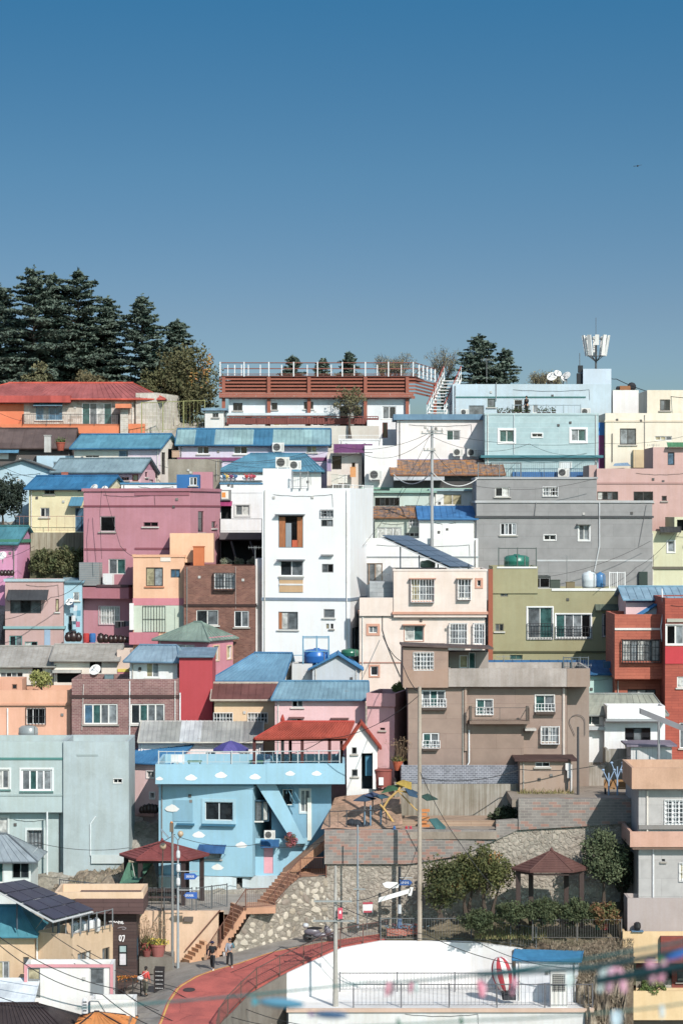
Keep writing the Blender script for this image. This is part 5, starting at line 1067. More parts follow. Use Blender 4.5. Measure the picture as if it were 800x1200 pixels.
stuff_grass('garden_weeds','yellowing weeds and flowers along the garden railing',[((556,1103,153.4),(640,1103,152.6),(640,1086,155),(556,1086,155))],[M('8a8456','foliage',c2='9a8c54'),M('5f6a3c','foliage',c2='707a44')],1500,.22,4)
stuff_grass('slope_weeds','sparse dry weeds on the rocky slope by the mint block',[((70,1044,158.6),(180,1044,158.6),(174,1003,162.4),(84,1034,162.4))],[M('8f8462','foliage',c2='a8977a'),M('6a6a48','foliage',c2='7a7452')],700,.22,5)
stuff_grass('wall_weeds','straw coloured weeds along the foot of the brown shed',[((608,938,160.6),(672,938,160.6),(672,930,161.7),(608,930,161.7))],[M('b09a6a','foliage',c2='8f8a54'),M('7a7a48','foliage',c2='8a7a4a')],500,.35,6)
stuff_grass('hill_grass','dark rough grass at the foot of the cedars',[((-20,500,218),(260,500,218),(260,492,234),(-20,492,234))],[M('4c5236','foliage',c2='5f5c3c'),M('5f5c3c','foliage',c2='4c5236')],1500,.5,8)
stuff_grass('bank_brush','dry twiggy brush on the rubble bank below the blue-roofed shed',[((690,1205,146.2),(732,1205,146.2),(735,1150,148.7),(676,1154,148.7))],[M('a8967e','foliage',c2='8c7c66'),M('85785f','foliage',c2='6c6250')],1500,.22,13)
# ================================================================ props
def O(): return Vector((0,0,0))
# air conditioners: proto at the origin
def ac_proto(w=.95,hh=.72,name='air_conditioner',fan='33363a'):
    r=thing(name,'','air conditioner',(0,0,0)); m=MB(); m.box((0,0,.06),w,.36,hh); m.box((-w*.35,0,0),.06,.34,.06); m.box((w*.35,0,0),.06,.34,.06); m.build('casing',M('e9e9e6'),r)
    m=MB(); q=Matrix.Rotation(R(90),3,'X'); m.lathe((-w*.13,-.185,.06+hh/2),[(hh*.4,0),(hh*.4,.012),(hh*.33,.014),(.05,.005)],16,rot=q); m.build('fan_grille',M(fan),r)
    m=MB(); 
    for i in range(5): m.obox((-w*.42,-.2,.06+hh*(.2+.15*i)),(w*.6,0,0),(0,-.012,0),(0,0,.012))
    m.box((w*.36,-.182,.15),w*.18,.01,hh*.7); m.build('front_guard',M('cfcfcb'),r); return r
AC=ac_proto(); G='outdoor air conditioner units'
for x,y,Y,l,s in ((331,549,184.0,'white air conditioner unit with pale fan ring on top of the white tower',1.05),(346,551,184.4,'second white air conditioner unit facing sideways on the white tower top',.9),
 (326,530,205.9,'white air conditioner unit on the lilac house under the patchwork roof',1.),(536.5,535,205.9,'air conditioner under the blue strip roof, nearer the utility pole',.85),(553,535.5,205.9,'air conditioner under the blue strip roof, nearer the teal house',.85),
 (660,559.5,202.9,'white air conditioner on the teal house balcony beside the blue tarps',.95),(440,563,201.9,'lone air conditioner with dark fan on the white plastered house',1.1),(316,984,161.,'air conditioner on the navy awning of the cloud house',.72),
 (544,487,212.2,'air conditioner at the stair end of the ice-blue house terrace',.7),(686,487,212.4,'air conditioner near the block end of the ice-blue house terrace',.8)):
    place(AC,P(x,y,Y),l,0,s,G)
# big ac in front of shed
r=thing('air_conditioner','big tall white air conditioner with square grille against the rooftop shed','air conditioner',P(654,1180,147.5)); b=P(654,1180,147.5); m=MB(); m.box(b,.95,.6,2.05); m.build('casing',M('eceae6'),r); m=MB(); 
for i in range(9): m.obox(b+Vector((-.36,-.32,.95+i*.11)),(.72,0,0),(0,-.02,0),(0,0,.035))
for i in range(7): m.obox(b+Vector((-.36+i*.12-.012,-.34,.93)),(.024,0,0),(0,-.015,0),(0,0,.98))
m.build('front_guard',M('b8b6b0'),r); m=MB(); m.obox(b+Vector((-.36,-.305,.93)),(.72,0,0),(0,-.004,0),(0,0,.98)); m.build('vent',M('3c3e42'),r)
# satellite dishes
def dish(x,y,Y,rad,label,tilt=35,az=-20):
    b=P(x,y,Y); r=thing('satellite_dish',label,'satellite dish',b-Vector((0,0,rad*1.5)),'satellite dishes'); rot=Matrix.Rotation(R(az),3,'Z')@Matrix.Rotation(R(90-tilt),3,'X')
    m=MB(); m.lathe(b,[(rad*(k/5),rad*.32*(k/5)**2) for k in range(6)][1:],18,rot=rot); m.lathe(b+rot@Vector((0,0,-.02)),[(rad*(k/5),rad*.32*(k/5)**2) for k in range(6)][1:],18,rot=rot); m.build('reflector',M('f1f1ef'),r)
    m=MB(); m.tube(b-Vector((0,-.1,rad*1.5)),b+Vector((0,.08,0)),.03); tip=b+rot@Vector((0,0,rad*.9)); 
    for a in(90,210,330): m.tube(b+rot@Vector((rad*.9*math.cos(R(a)),rad*.9*math.sin(R(a)),rad*.26)),tip,.012,n=4)
    m.box(tip,.07,.07,.09); m.build('mount_arm',M('9a9c9e'),r)
dish(112,786,178.6,.42,'white satellite dish in front of the dark window of the grey-roofed cottage'); dish(82,706,185.6,.3,'white satellite dish on the narrow light blue house'); dish(3,652,189.6,.36,'white satellite dish on the vivid pink house wall')
dish(111,572,193.4,.3,'pair member dish standing on the mauve block parapet, larger',az=-30); dish(123,573,193.2,.24,'smaller dish beside it on the mauve block parapet',az=-10)
for x,y,rd,l,az in((647,442,.45,'large white dish at the stair end of the dish row on the ice-blue roof',-20),(653,438,.33,'small raised dish in the dish row on the ice-blue roof',20),(660,444,.3,'low middle dish in the dish row on the ice-blue roof',30),(664,441,.4,'pale dish nearest the phone mast in the dish row',-40)): dish(x,y,216,rd,l,az=az)
# water tanks
def tank(x,y,Y,rad,hh,col,label,name='water_tank',frame=None):
    b=P(x,y,Y); r=thing(name,label,'water tank',b,'rooftop water tanks'); m=MB(); m.lathe(b,[(rad*.92,0),(rad,hh*.15),(rad,hh*.45),(rad*1.03,hh*.5),(rad,hh*.55),(rad,hh*.8),(rad*.75,hh*.95),(rad*.25,hh),(rad*.22,hh*1.06)],18); m.build('tank_body',M(col,'shiny'),r,smooth=True)
    m=MB(); m.tube(b+Vector((rad*.6,-rad*.85,0)),b+Vector((rad*.6,-rad*.85,hh*.9)),.03); m.build('tank_pipe',M('8a8a8a'),r); return r
tank(34,868,174.4,.78,1.1,'8e9698','grey metal water tank standing behind the mint block parapet'); tank(690,689,183.4,.52,1.15,'d5dde0','pale white round water tank on the olive house roof'); tank(703,688.5,183.6,.38,1.05,'3f7cb0','slim blue water tank beside the pale one on the olive house')
tank(605,665,183.2,.9,.9,'1f7a66','wide green water tank among the scaffold on the olive corner tower'); tank(410,769,179.7,.62,.5,'1f6b50','squat dark green tank between the tower and the cream house') 
tank(371,777,178.8,.9,.98,'1d6fc0','round bright blue water tank inside the light blue pipe frame'); tank(501,665,183,.55,.5,'7fa08c','low green tank under the solar array on the cream roof')
b=P(366,778,178.9); r=thing('pipe_frame','light blue pipe scaffold around the bright blue water tank','frame',b); m=MB(); zt_=Z(746,178.9)
for x in(355,371,385):
    for Y in(178,179.8): m.tube(P(x,778,Y),Vector((X(x,Y),Y,zt_)),.05,n=6)
for Y in(178,179.8):
    for z in(zt_-.05,zt_-1.0): m.tube(Vector((X(355,Y),Y,z)),Vector((X(385,Y),Y,z)),.035,n=5)
m.tube(Vector((X(344,178),178,Z(768,178))),Vector((X(355,178),178,Z(768,178))),.03); m.build('frame_pipe',M('6fa8c8'),r)
# orange roof box
b=P(233,663,183.9); r=thing('chimney_box','plain orange rooftop box standing between the peach room and the brick parapet','chimney',b); m=MB(); m.box(b,.78,.6,1.35); m.build('casing',M('d9743a','paint'),r); m=MB(); m.box(b+Vector((0,0,1.35)),.86,.68,.06); m.build('cap',M('c4622c'),r)
b=P(56,530,206.5); r=thing('chimney','pale grey square chimney on the dark brown roof','chimney',b); m=MB(); m.box(b,.52,.5,1.3); m.build('stack',M('c4c2be','concrete'),r); m=MB(); m.box(b+Vector((0,0,1.3)),.6,.58,.1); m.build('cap',M('a9a7a2','concrete'),r)
# jars
def jar_proto():
    r=thing('storage_jar','','jar',(0,0,0)); m=MB(); m.lathe((0,0,0),[(.16,0),(.24,.12),(.28,.3),(.25,.46),(.17,.55),(.2,.58)],14); m.build('jar_body',M('3a2622','shiny'),r,smooth=True); m=MB(); m.lathe((0,0,.58),[(.21,0),(.2,.04),(.06,.1),(.03,.13)],12); m.build('lid',M('2c1d1a','shiny'),r,smooth=True); return r
J=jar_proto()
sides=['first','second','third','fourth','fifth','sixth','seventh','eighth']
for i,(x,s) in enumerate(((103,.8),(118,1.25),(124,1.1),(130,1.0),(135,1.05),(141,1.),(146,.9),(150,.8))): place(J,P(x,753.5,184.6),'dark glazed jar on the mauve block ledge, %s from the brown post'%sides[i],0,s*.82,'storage jars outside the mauve block')
for i,(x,s) in enumerate(((80,1.),(86,1.15),(92,.95))): place(J,P(x,752,184.4),'dark jar before the narrow light blue house, %s from the rose house'%sides[i],0,s,'storage jars by the light blue house')
for i,(x,s) in enumerate(((166,.8),(170,1.),(174.5,1.1),(178.5,1.05),(182,1.))): place(J,P(x,953.5,166.7),'dark brown jar on the pink house ledge, %s from the mint block'%sides[i],0,s*.85,'storage jars on the pink house ledge')
for i,x in enumerate((2,6,10,14)): place(J,P(x,675,189.4),'dark jar in a row before the vivid pink house, %s from the picture edge'%sides[i],0,.65,'storage jars by the vivid pink house')
for x,c,l in((101,'c8302f','red plastic barrel by the first jars on the mauve ledge'),(108.5,'2a6fb4','blue plastic barrel among the jars on the mauve ledge')):
    b=P(x,753,184.3); m=MB(); m.lathe(b,[(.2,0),(.23,.2),(.24,.4),(.22,.62),(.18,.66)],12); tag(m.build('plastic_barrel',M(c),loc=b),l,'barrel')
m=MB(); b=P(245,530,1)
# flower pots
def pot(x,y,Y,s,col,label,plant='6a7a3c',fl=None,h=.3,dry=False,seed=1):
    b=P(x,y,Y); r=thing('flower_pot',label,'flower pot',b); m=MB(); m.lathe(b,[(.3*s,0),(.42*s,.5*s),(.46*s,.72*s),(.5*s,.74*s),(.5*s,.84*s),(.4*s,.82*s)],16); m.build('pot',M(col),r,smooth=False)
    rr_=random.Random(seed); f=MB()
    for _ in range(int(260*s)): p=b+Vector((rr_.gauss(0,.28*s),rr_.gauss(0,.25*s),.86*s+abs(rr_.gauss(0,h*.5)))); leaf(f,p,.06+.03*s,rr_,0 if rr_.random()<.5 or not fl else 1)
    if dry:
        for _ in range(26): q=b+Vector((rr_.gauss(0,.2),rr_.gauss(0,.2),.8*s)); e=q+Vector((rr_.gauss(0,.35),rr_.gauss(0,.2),rr_.uniform(.7,1.5))); f.tube(q,e,.012,.006,3,2,cap=False); [leaf(f,e+Vector((rr_.gauss(0,.08),rr_.gauss(0,.08),rr_.gauss(0,.1))),.06,rr_,2) for _ in range(5)]
    f.build('plant',[M(plant,'foliage'),M(fl or plant,'foliage'),M('a88a6a','foliage')],r); return r
pot(185,1123,152.6,.98,'a9605a','large rose-brown planter with yellow flowers and tall dry stalks','6f7a34','e0c23a',dry=True,seed=2); pot(171.5,1116,153.4,.7,'a85a4a','terracotta planter on the step behind the large one','6a6a3c',None,dry=True,seed=3); pot(172,1123,152.5,.55,'8f4a44','lower red-brown pot tucked beside the large planter','55603a','b04a4a',seed=4)
pot(71,528,206.2,.8,'b0523c','reddish pot on the dark roofed house terrace','5c6a3a',seed=6)
pot(466,903,164.2,.7,'c05a34','orange-red pot with a dry plant outside the blue doorway house','55603a','8a7a3a',dry=True,seed=7)
b=P(449,922,164.6); r=thing('water_bin','big brown-red bin with a white notice beside the gate house door','bin',b); m=MB(); m.lathe(b,[(.5,0),(.56,1.),(.62,1.05),(.6,1.12)],16); m.build('bin_body',M('a0524a'),r); m=MB(); m.obox(b+Vector((-.3,-.6,.15)),(.3,0,0),(0,.02,0),(0,0,.5)); m.build('notice',M('f0f0f0'),r)
# railings -------------------------------------------------------------------
def railing(name,label,pts,hpx_or_m,col,sp=.15,posts=2.,t=.04,cat='railing',bal=True,kind='metal'):
    P3=[P(*p) for p in pts]; r=thing(name,label,cat,P3[0]); up=dz; h=hpx_or_m; mt_=M(col); mr=MB(); mb=MB()
    for i in range(len(P3)-1):
        a,b=P3[i],P3[i+1]; L=(b-a).length; mr.tube(a+up*h,b+up*h,t*.8,n=5); mr.tube(a+up*.1,b+up*.1,t*.5,n=4); 
        k=max(1,int(L/posts+.5))
        for j in range(k+(1 if i==len(P3)-2 else 0)):
            p=a.lerp(b,j/k); q=MB(); q.box(p-up*.08,t*1.8,t*1.8,h+.14); q.build('post',mt_,r)
        if bal:
            k=max(1,int(L/sp))
            for j in range(k+1): p=a.lerp(b,j/k); mb.tube(p+up*.1,p+up*h,t*.32,n=4,cap=False)
    mr.build('rail',mt_,r); 
    if bal: mb.build('balusters',mt_,r)
    return r
zy=lambda z,Y:600-z*F/Y
pl=zt
railing('railing','grey baluster railing along the pavilion plaza above the peach wall',[(70,zy(pl,158.2),158.2),(160,zy(pl,Yp+.3),Yp+.3),(225,zy(pl,Yp+.15),Yp+.15)],1.35,'5f6468',posts=1.8)
railing('railing','grey baluster railing in front of the white base of the cloud house',[(230,zy(pl,Yp+.2),Yp+.2),(266,zy(pl,156.2),156.2)],1.35,'5f6468',posts=1.5)
# stairs with brown rails
def steps(name,pts,wid,n,mat,kind):
    m=MB(); 
    for s in range(len(pts)-1):
        a,b=P(*pts[s]),P(*pts[s+1]); d=b-a; k=n[s]; hd=Vector((d.x,d.y,0)); w=Vector((-hd.y,hd.x,0)).normalized()*wid
        for i in range(k):
            p=a+hd*(i/k)+Vector((0,0,d.z*(i+1)/k)); m.obox(p-dz*(abs(d.z)/k+.5),hd/k,w,(0,0,abs(d.z)/k+.5))
    o=m.build(name,mat,loc=P(*pts[0])); return o
sm=M('d8a07c','paint',dirt=1.)
o=steps('stairs',[(243,1131,153.9),(288,1064,154.9)],2.2,[16],sm,0); tag(o,'long terracotta staircase rising between the peach wall and the stone wall','stairs')
o=steps('stairs',[(222,1130,153.3),(243,1104,153.9)],1.,[6],M('e0aa80','paint',dirt=1.),0); tag(o,'short flight of orange steps at the foot of the peach wall','stairs')
o=steps('stairs',[(322,1062,156.0),(352,1026,157.2)],1.8,[9],sm,0); tag(o,'upper flight of terracotta steps reaching the landing below the pink door','stairs')
m=MB(); m.obox(P(288,1064,154.95)+Vector((0,0,-.4)),(X(323,155.6)-X(288,155),0,.05),(0,2.2,0),(0,0,.38)); tag(m.build('stair_landing',sm,loc=P(305,1064,155)),'middle landing of the terracotta staircase','landing')
m=MB(); m.obox(P(350,1027,157.25)+Vector((0,0,-.6)),(X(384,157.2)-X(350,157.2),0,0),(0,3.5,0),(0,0,.58)); tag(m.build('stair_landing',sm,loc=P(366,1027,157.2)),'top landing of the terracotta staircase below the block parapet','landing')
m=MB(); m.obox(P(330,1027,158.4)+Vector((0,0,-.6)),(X(384,158.4)-X(330,158.4),0,2.4),(0,3.4,0),(0,0,.6)); tag(m.build('terracotta_ramp',M('d39a72','earth',c2='b8825e'),loc=P(366,1020,158.4)),kind='structure')
railing('stair_railing','brown patterned railing climbing the terracotta staircase up to the landing',[(243,1131,153.8),(288,1065,154.8),(322,1063,155.8),(352,1028,157.1),(382,1027,157.15)],1.15,'7a5040',sp=.13,posts=1.6)
r=thing('handrail','plain brown handrail fixed on the peach wall','handrail',P(218,1113,154.3)); m=MB(); m.tube(P(217.5,1114,154.2),P(258,1067,154.2),.045); m.build('rail',M('7a5040'),r)
# road fences
def onR(t): i=min(n-2,int(t*(n-1))); return R_[i].lerp(R_[i+1],t*(n-1)-i)
def inv(p): return (400+p.x/p.y*F,600-p.z/p.y*F,p.y)
railing('road_railing','brown railing following the outer curve of the red road above the white wall',[inv(onR(t)+Vector((.12,-.05,.02))) for t in (.06,.14,.22,.3,.38,.46,.54,.6,.66,.72,.78)],1.05,'6f5048',sp=.2,posts=2.)
railing('railing','grey railing with looped tops along the road end and the garden behind the white wall',[(446,1102,154.5),(493,1102,154.8),(552,1102,154.6),(598,1108,153.6),(628,1113,153.)],1.3,'6a6e70',sp=.16,posts=2.3)
railing('railing','grey garden railing above the dry bank in front of the hedge',[(624,1101,152.4),(728,1101,152.2)],1.15,'6a6663',sp=.14,posts=2.3)
tf=-28.52+.0
zt2=Z(1182,146.9)
railing('railing','dark thin railing along the outer edge of the white terrace',[(414,zy(zt2+.05,147.1),147.1),(694,zy(zt2+.05,147.1),147.1)],1.28,'6a6a70',sp=.24,posts=3.)
railing('railing','second dark thin railing standing back on the white terrace',[(398,zy(zt2+.05,152.0),152.0),(600,zy(zt2+.05,152.0),152.0)],1.05,'6a6a70',sp=.2,posts=3.)
railing('railing','pipe railing with grey posts on the roof edge of the peach corner house',[(62,1099,148.9),(85,1096,147.2),(132,1085,150.5)],.95,'7d8286',sp=3,posts=.8,bal=False)
railing('railing','low dark railing with posts around the cafe corner',[(137,1171,146.3),(165,1166,148.3),(172,1156,149.8)],1.0,'3a3636',sp=.5,posts=.9)
railing('railing','dark playground railing at the foot of the leaf sculptures',[(386,972,158.8),(446,970,159.2)],1.1,'4a4a4e',sp=.5,posts=1.)
railing('fence','green wire fence panel on the rubble slope beside the stone house',[(166,506,211.5),(240,503,212.5)],2.4,'9a9a5c',sp=.3,posts=2.,cat='fence')
railing('railing','thin white terrace railing on the front edge of the cloud house roof',[(186,895,161.3),(300,895,161.35),(398,894,161.4)],.75,'c6cfd2',sp=.5,posts=1.4)
railing('railing','grey scaffold rails around the green tank on the olive tower',[(584,664,182.2),(628,664,182.4)],1.3,'5d6a66',sp=.6,posts=1.1)
railing('railing','white ornamental balustrade on the white plastered house roof edge',[(390,578,201.6),(437,580,201.4)],.7,'f4f4f4',sp=.22,posts=.9)
railing('railing','grey metal railing on the coping of the grey block roof',[(560,560,190.9),(610,560,190.8)],1.1,'7a8084',sp=.35,posts=1.4)
railing('rack','grey spiked drying rack on the cobalt roof behind the taupe parapet',[(660,783,170.6),(689,783,170.6)],.7,'5f6a70',sp=.16,posts=.5,cat='rack')
railing('cage','white wire cage on the olive house roof behind the tanks',[(714,690,182.2),(732,690,182.2)],1.15,'f2f2f2',sp=.13,posts=.45,cat='cage')
railing('railing','small white wire balcony rail of the ice-blue house terrace',[(600,486,211.5),(680,486,211.5)],.8,'9fb0b8',sp=.5,posts=1.6)
# outdoor stairs at the hilltop
r=thing('outdoor_stairs','white outdoor metal stairs with red handrail beside the timber deck','stairs',P(500,500,214)); m=MB(); a=P(500,488,213.2); b=P(520,443,216.5)
for i in range(12): q=a.lerp(b,i/12); m.box((q.x+.7,q.y,q.z),1.5,.35,.06)
m.build('step',M('f0f0f0'),r); m=MB()
for dx in(0,1.45):
    for k in range(9): q=a.lerp(b,k/8)+Vector((dx,0,0)); m.tube(q,q+dz*1.0,.03,n=4)
    m.tube(a+Vector((dx,0,.5)),b+Vector((dx,0,.5)),.03,n=4); m.obox(a+Vector((dx,0,-.2)),b-a,(.05,0,0),(0,0,.22))
m.build('stair_frame',M('f0f0f0'),r); m=MB(); 
for dx in(0,1.45): m.tube(a+Vector((dx,0,1.0)),b+Vector((dx,0,1.0)),.04)
m.build('handrail',M('b0483c'),r)
# phone mast
b=P(698,432,215); r=thing('phone_mast','phone mast crowned with a ring of white antenna panels on the ice-blue tower block','antenna',b); m=MB(); m.tube(b,b+dz*Z(402,215)-dz*b.z,.09); top=Z(393,215); m.tube(Vector((b.x,b.y,b.z)),Vector((b.x,b.y,top)),.06); m.tube(Vector((b.x,b.y,top)),Vector((b.x,b.y,Z(372,215))),.02)
for k in range(10):
    t=2*PI*k/10+.3; c=Vector((math.cos(t),math.sin(t),0)); m.tube(Vector((b.x,b.y,Z(424,215))),Vector((b.x,b.y,Z(416,215)))+c*.72,.035,n=4); m.tube(Vector((b.x,b.y,Z(397,215))),Vector((b.x,b.y,Z(397,215)))+c*.98,.025,n=4)
for zz,rd in((Z(417,215),.7),(Z(396,215),.97)):
    for k in range(16): t=2*PI*k/16; u=2*PI*(k+1)/16; m.tube(Vector((b.x+rd*math.cos(t),b.y+rd*math.sin(t),zz)),Vector((b.x+rd*math.cos(u),b.y+rd*math.sin(u),zz)),.025,n=4)
m.build('mast',M('5d6266'),r)
for k in range(10):
    t=2*PI*k/10+.3; c=Vector((math.cos(t),math.sin(t),0)); tt=Vector((-c.y,c.x,0)); m=MB(); lo=Vector((b.x,b.y,Z(417,215)))+c*.76; hi=Vector((b.x,b.y,Z(393,215)))+c*1.06; w=.17
    if k in(7,): lo=lo.lerp(hi,.5)
    m.hexa([lo-tt*w,lo+tt*w,hi+tt*w,hi-tt*w],[lo-tt*w+c*.13,lo+tt*w+c*.13,hi+tt*w+c*.13,hi-tt*w+c*.13]); m.build('antenna_panel',M('efefec'),r)
b=P(679,450,213.6); r=thing('radio_box','dark radio equipment boxes bolted beside the tower block','radio box',b); m=MB(); m.box(b,.5,.4,.9); m.box(b+Vector((.05,-.1,.95)),.4,.3,.6); m.build('casing',M('2c3034'),r); m=MB(); m.tube(b+dz*1.2,b+dz*2.6,.03); m.build('mast',M('6a6e72'),r)
# utility poles ------------------------------------------------------------------
def pole(name,label,x,yb,yt,Y,r0,r1,col='b9aa98',arms=(),kind='concrete',ins=True):
    b=P(x,yb,Y)-dz*.4; t=P(x,yt,Y); r=thing(name,label,'pole',P(x,yb,Y)); m=MB(); m.tube(b,t,r0,r1,10); m.build('shaft',M(col,kind),r)
    for (y,w,dx) in arms:
        c=P(x,y,Y); m=MB(); m.obox(c+Vector((-w/2+dx,-r0-.06,-.05)),(w,0,0),(0,.08,0),(0,0,.09)); o=m.build('crossarm',M('9aa0a0'),r)
        if ins:
            q=MB(); 
            for k in range(4): q.lathe(c+Vector((-w/2+dx+.08+k*(w-.16)/3,-r0-.02,.04)),[(.03,0),(.06,.04),(.04,.08),(.06,.12),(.02,.16)],8)
            q.build('insulator',M('cfc8bc'),o)
    return r
pole('utility_pole','tall tan concrete utility pole rising in front of the taupe house',491.5,1103,805,154.4,.15,.11,'bfb09e',arms=())
pole('utility_pole','white-grey utility pole with crossarm standing behind the solar array',506,640,499,187.2,.13,.09,'b9bcbe',arms=((508,1.6,0),(505,1.2,.2),(528,.9,-.2)))
pole('utility_pole','dirty white concrete pole with two crossarms in front of the stone wall',393,1178,1015,147.5,.17,.07,'c4c0b8',arms=((1056,2.2,-.15),(1079,2.4,-.1)))
r=thing('transformer_box','small red-pink box hanging on the dirty white concrete pole','box',P(398,1076,147.2)); b=P(398.5,1077,147.2); m=MB(); m.box(b,.26,.2,.62); m.build('casing',M('dc4a66'),r); m=MB(); m.obox(b+Vector((-.06,-.11,.3)),(.12,0,0),(0,.01,0),(0,0,.18)); m.build('notice',M('eeeeee'),r)
pole('lamp_post','slim grey post with blue-grey camera arm in front of the stone wall',419,1080,967,155.2,.07,.05,'8f9aa2',kind='plain',arms=((1042,.7,.1),),ins=False)
pole('utility_pole','dark blue-black pole carrying the street signs beside the tall tan pole',468,1092,1016,155.,.1,.09,'30363c',kind='plain')
pole('utility_pole','rusty brown pole with a capped top by the burgundy pavilion roof',202,1128,965,152.6,.09,.07,'8a8a88',kind='plain')
b=P(201,975,152.4); r=thing('lamp_housing','brown box and grey solar panel on top of the thin pavilion pole','lamp',b); m=MB(); m.box(b,.22,.2,.5); m.build('casing',M('7a6a5a'),r); m=MB(); p=P(188,973,152.3); q=P(197,983,152.3); m.obox(p,q-p,(0,.3,.0),(.05,0,.05)); m.build('solar_panel',M('8fa0ac','shiny'),r); m=MB(); m.ball(b+dz*.55,.09,.09,.07); m.build('cap',M('e08a3c'),r)
# street lamp with globes
r=pole('street_lamp','grey street lamp with round globe and wrapped cables at the plaza corner',208.5,1128,992,152.4,.085,.05,'a4acb0',kind='plain'); r['category']='street lamp'
m=MB(); g0=P(211.5,977.5,152.4); m.tube(P(208.5,992,152.4),P(208.5,985,152.4),.03); m.tube(P(208.5,985,152.4),P(211.5,981,152.4),.03); m.tube(P(208.5,985,152.4),P(204,980,152.4),.025); m.build('lamp_arm',M('7d8488'),r)
m=MB(); m.ball(g0,.18,.18,.19,14); m.build('globe',M('c4a988','shiny'),r,smooth=True)
for y in (1002,1018,1034): m=MB(); m.lathe(P(208.7,y,152.3),[(.1,-.2),(.13,-.1),(.12,.15),(.08,.25)],10); m.build('cable_box',M('d8dce0'),r)
b=P(191,993,157.2)
r=thing('globe_lamp','round tan globe lamp standing in front of the burgundy pavilion roof','lamp',P(191,1060,152.6)); m=MB(); m.ball(P(191,992,153.2),.2,.2,.21,14); m.build('globe',M('c4a988','shiny'),r,smooth=True); m=MB(); m.tube(P(191,zy(pl,154.8),154.8)+Vector((0,-1.6,0)),P(191,996,153.2),.035); m.tube(P(191,zy(pl,155),155),P(191,1064,153.2),.035); m.build('lamp_post',M('5a5048'),r)
def roadsign(x0,x1,y0,y1,Y,label,strk,dirn=1,pole_x=208.5,col='2a66c0'):
    b=P(x0,y1,Y); r=thing('street_sign',label,'street sign',b,'blue street name signs'); m=MB(); a=P(x0,y0,Y);c=P(x1,y1,Y); w=c.x-a.x;h_=a.z-c.z; k=h_*.5
    if dirn>0: pts=[(0,0),(w-k,0),(w,h_/2),(w-k,h_),(0,h_)]
    else: pts=[(k,0),(w,0),(w,h_),(k,h_),(0,h_/2)]
    fr=[Vector((a.x+px,Y,c.z+pz)) for px,pz in pts]; bk=[p+Vector((0,.04,0)) for p in fr]; m.face(fr); m.face(bk[::-1]); 
    for i in range(5): m.face([fr[i],fr[(i+1)%5],bk[(i+1)%5],bk[i]])
    m.build('board',M(col),r); m=MB()
    for i in range(strk):
        x=a.x+w*(.16+.62*i/strk); m.box((x,Y-.012,c.z+h_*.3),w*.03,.01,h_*.42); m.box((x+w*.035,Y-.012,c.z+h_*(.35+.15*(i%2))),w*.045,.01,h_*.07)
    m.build('lettering',M('eef2f8'),r); m=MB(); m.tube(Vector((X(pole_x,Y),Y+.05,a.z+.12)),Vector((a.x+w,Y+.05,a.z+.12)),.03,n=5); m.tube(Vector((a.x+w*.5,Y+.05,a.z+.12)),Vector((a.x+w*.5,Y+.05,a.z)),.02,n=4); m.build('bracket',M('b8bcc0'),r)
roadsign(216,231.5,1024,1031,152.3,'blue arrow street sign on the globe street lamp, higher of its two',7); roadsign(215,231,1046,1053.5,152.3,'blue arrow street sign on the globe street lamp, lower of its two',7,-1)
roadsign(468,483,1031.5,1038,154.8,'small blue street sign on the dark pole before the stone wall',5,1,468,'2458a0')
r=thing('white_direction_board','white cut-out direction board on the dark sign pole, higher one','sign',P(455,1042,154.7)); m=MB(); A=P(448,1036,154.8); pts=[(0,0),(.25,.12),(.9,.08),(1.0,-.05),(.95,-.25),(.5,-.3),(.15,-.22)]
fr=[A+Vector((x,0,z)) for x,z in pts]; m.face(fr); m.face([p+Vector((0,.05,0)) for p in fr]); [m.face([fr[i],fr[(i+1)%7],fr[(i+1)%7]+Vector((0,.05,0)),fr[i]+Vector((0,.05,0))]) for i in range(7)]; m.build('board',M('f2f2f2'),r)
r=thing('white_direction_board','long tilted white arrow board on the dark sign pole, lower one','sign',P(460,1054,154.6)); m=MB(); m.obox(P(443,1058,154.6),P(480,1047,154.6)-P(443,1058,154.6),(0,.12,0),(.05,0,.28)); m.obox(P(478,1050,154.6),(.12,0,.5),(0,.1,0),(.2,0,0)); m.build('board',M('f4f4f2'),r)
r=thing('notice_sign','small white notice with red heading standing against the stone wall','sign',P(430,1090,155.4)); b=P(430,1092,155.4); m=MB(); m.tube(b,P(430,1070,155.4),.03); m.build('post',M('8a8a8a'),r); m=MB(); a=P(425,1070,155.35); m.obox(a,(.6,0,.02),(0,.04,0),(0,0,.62)); m.build('board',M('efefef'),r); m=MB(); m.obox(a+Vector((0,-.01,.5)),(.6,0,.02),(0,.01,0),(0,0,.13)); m.obox(a+Vector((.04,-.01,.0)),(.52,0,.01),(0,.01,0),(0,0,.12)); m.build('heading',M('c04a5a'),r)
r=thing('person_cutout','thin posters and stickers wrapped on the dark sign pole','poster',P(468,1085,154.8)); m=MB(); m.lathe(P(468,1082,154.99),[(.13,-.5),(.13,.3)],10); m.build('poster',M('5f7fa8'),r); m=MB(); m.lathe(P(468,1068,154.99),[(.12,-.15),(.12,.4)],10); m.build('poster_top',M('c8ccd0'),r)
r.name='pole_poster'
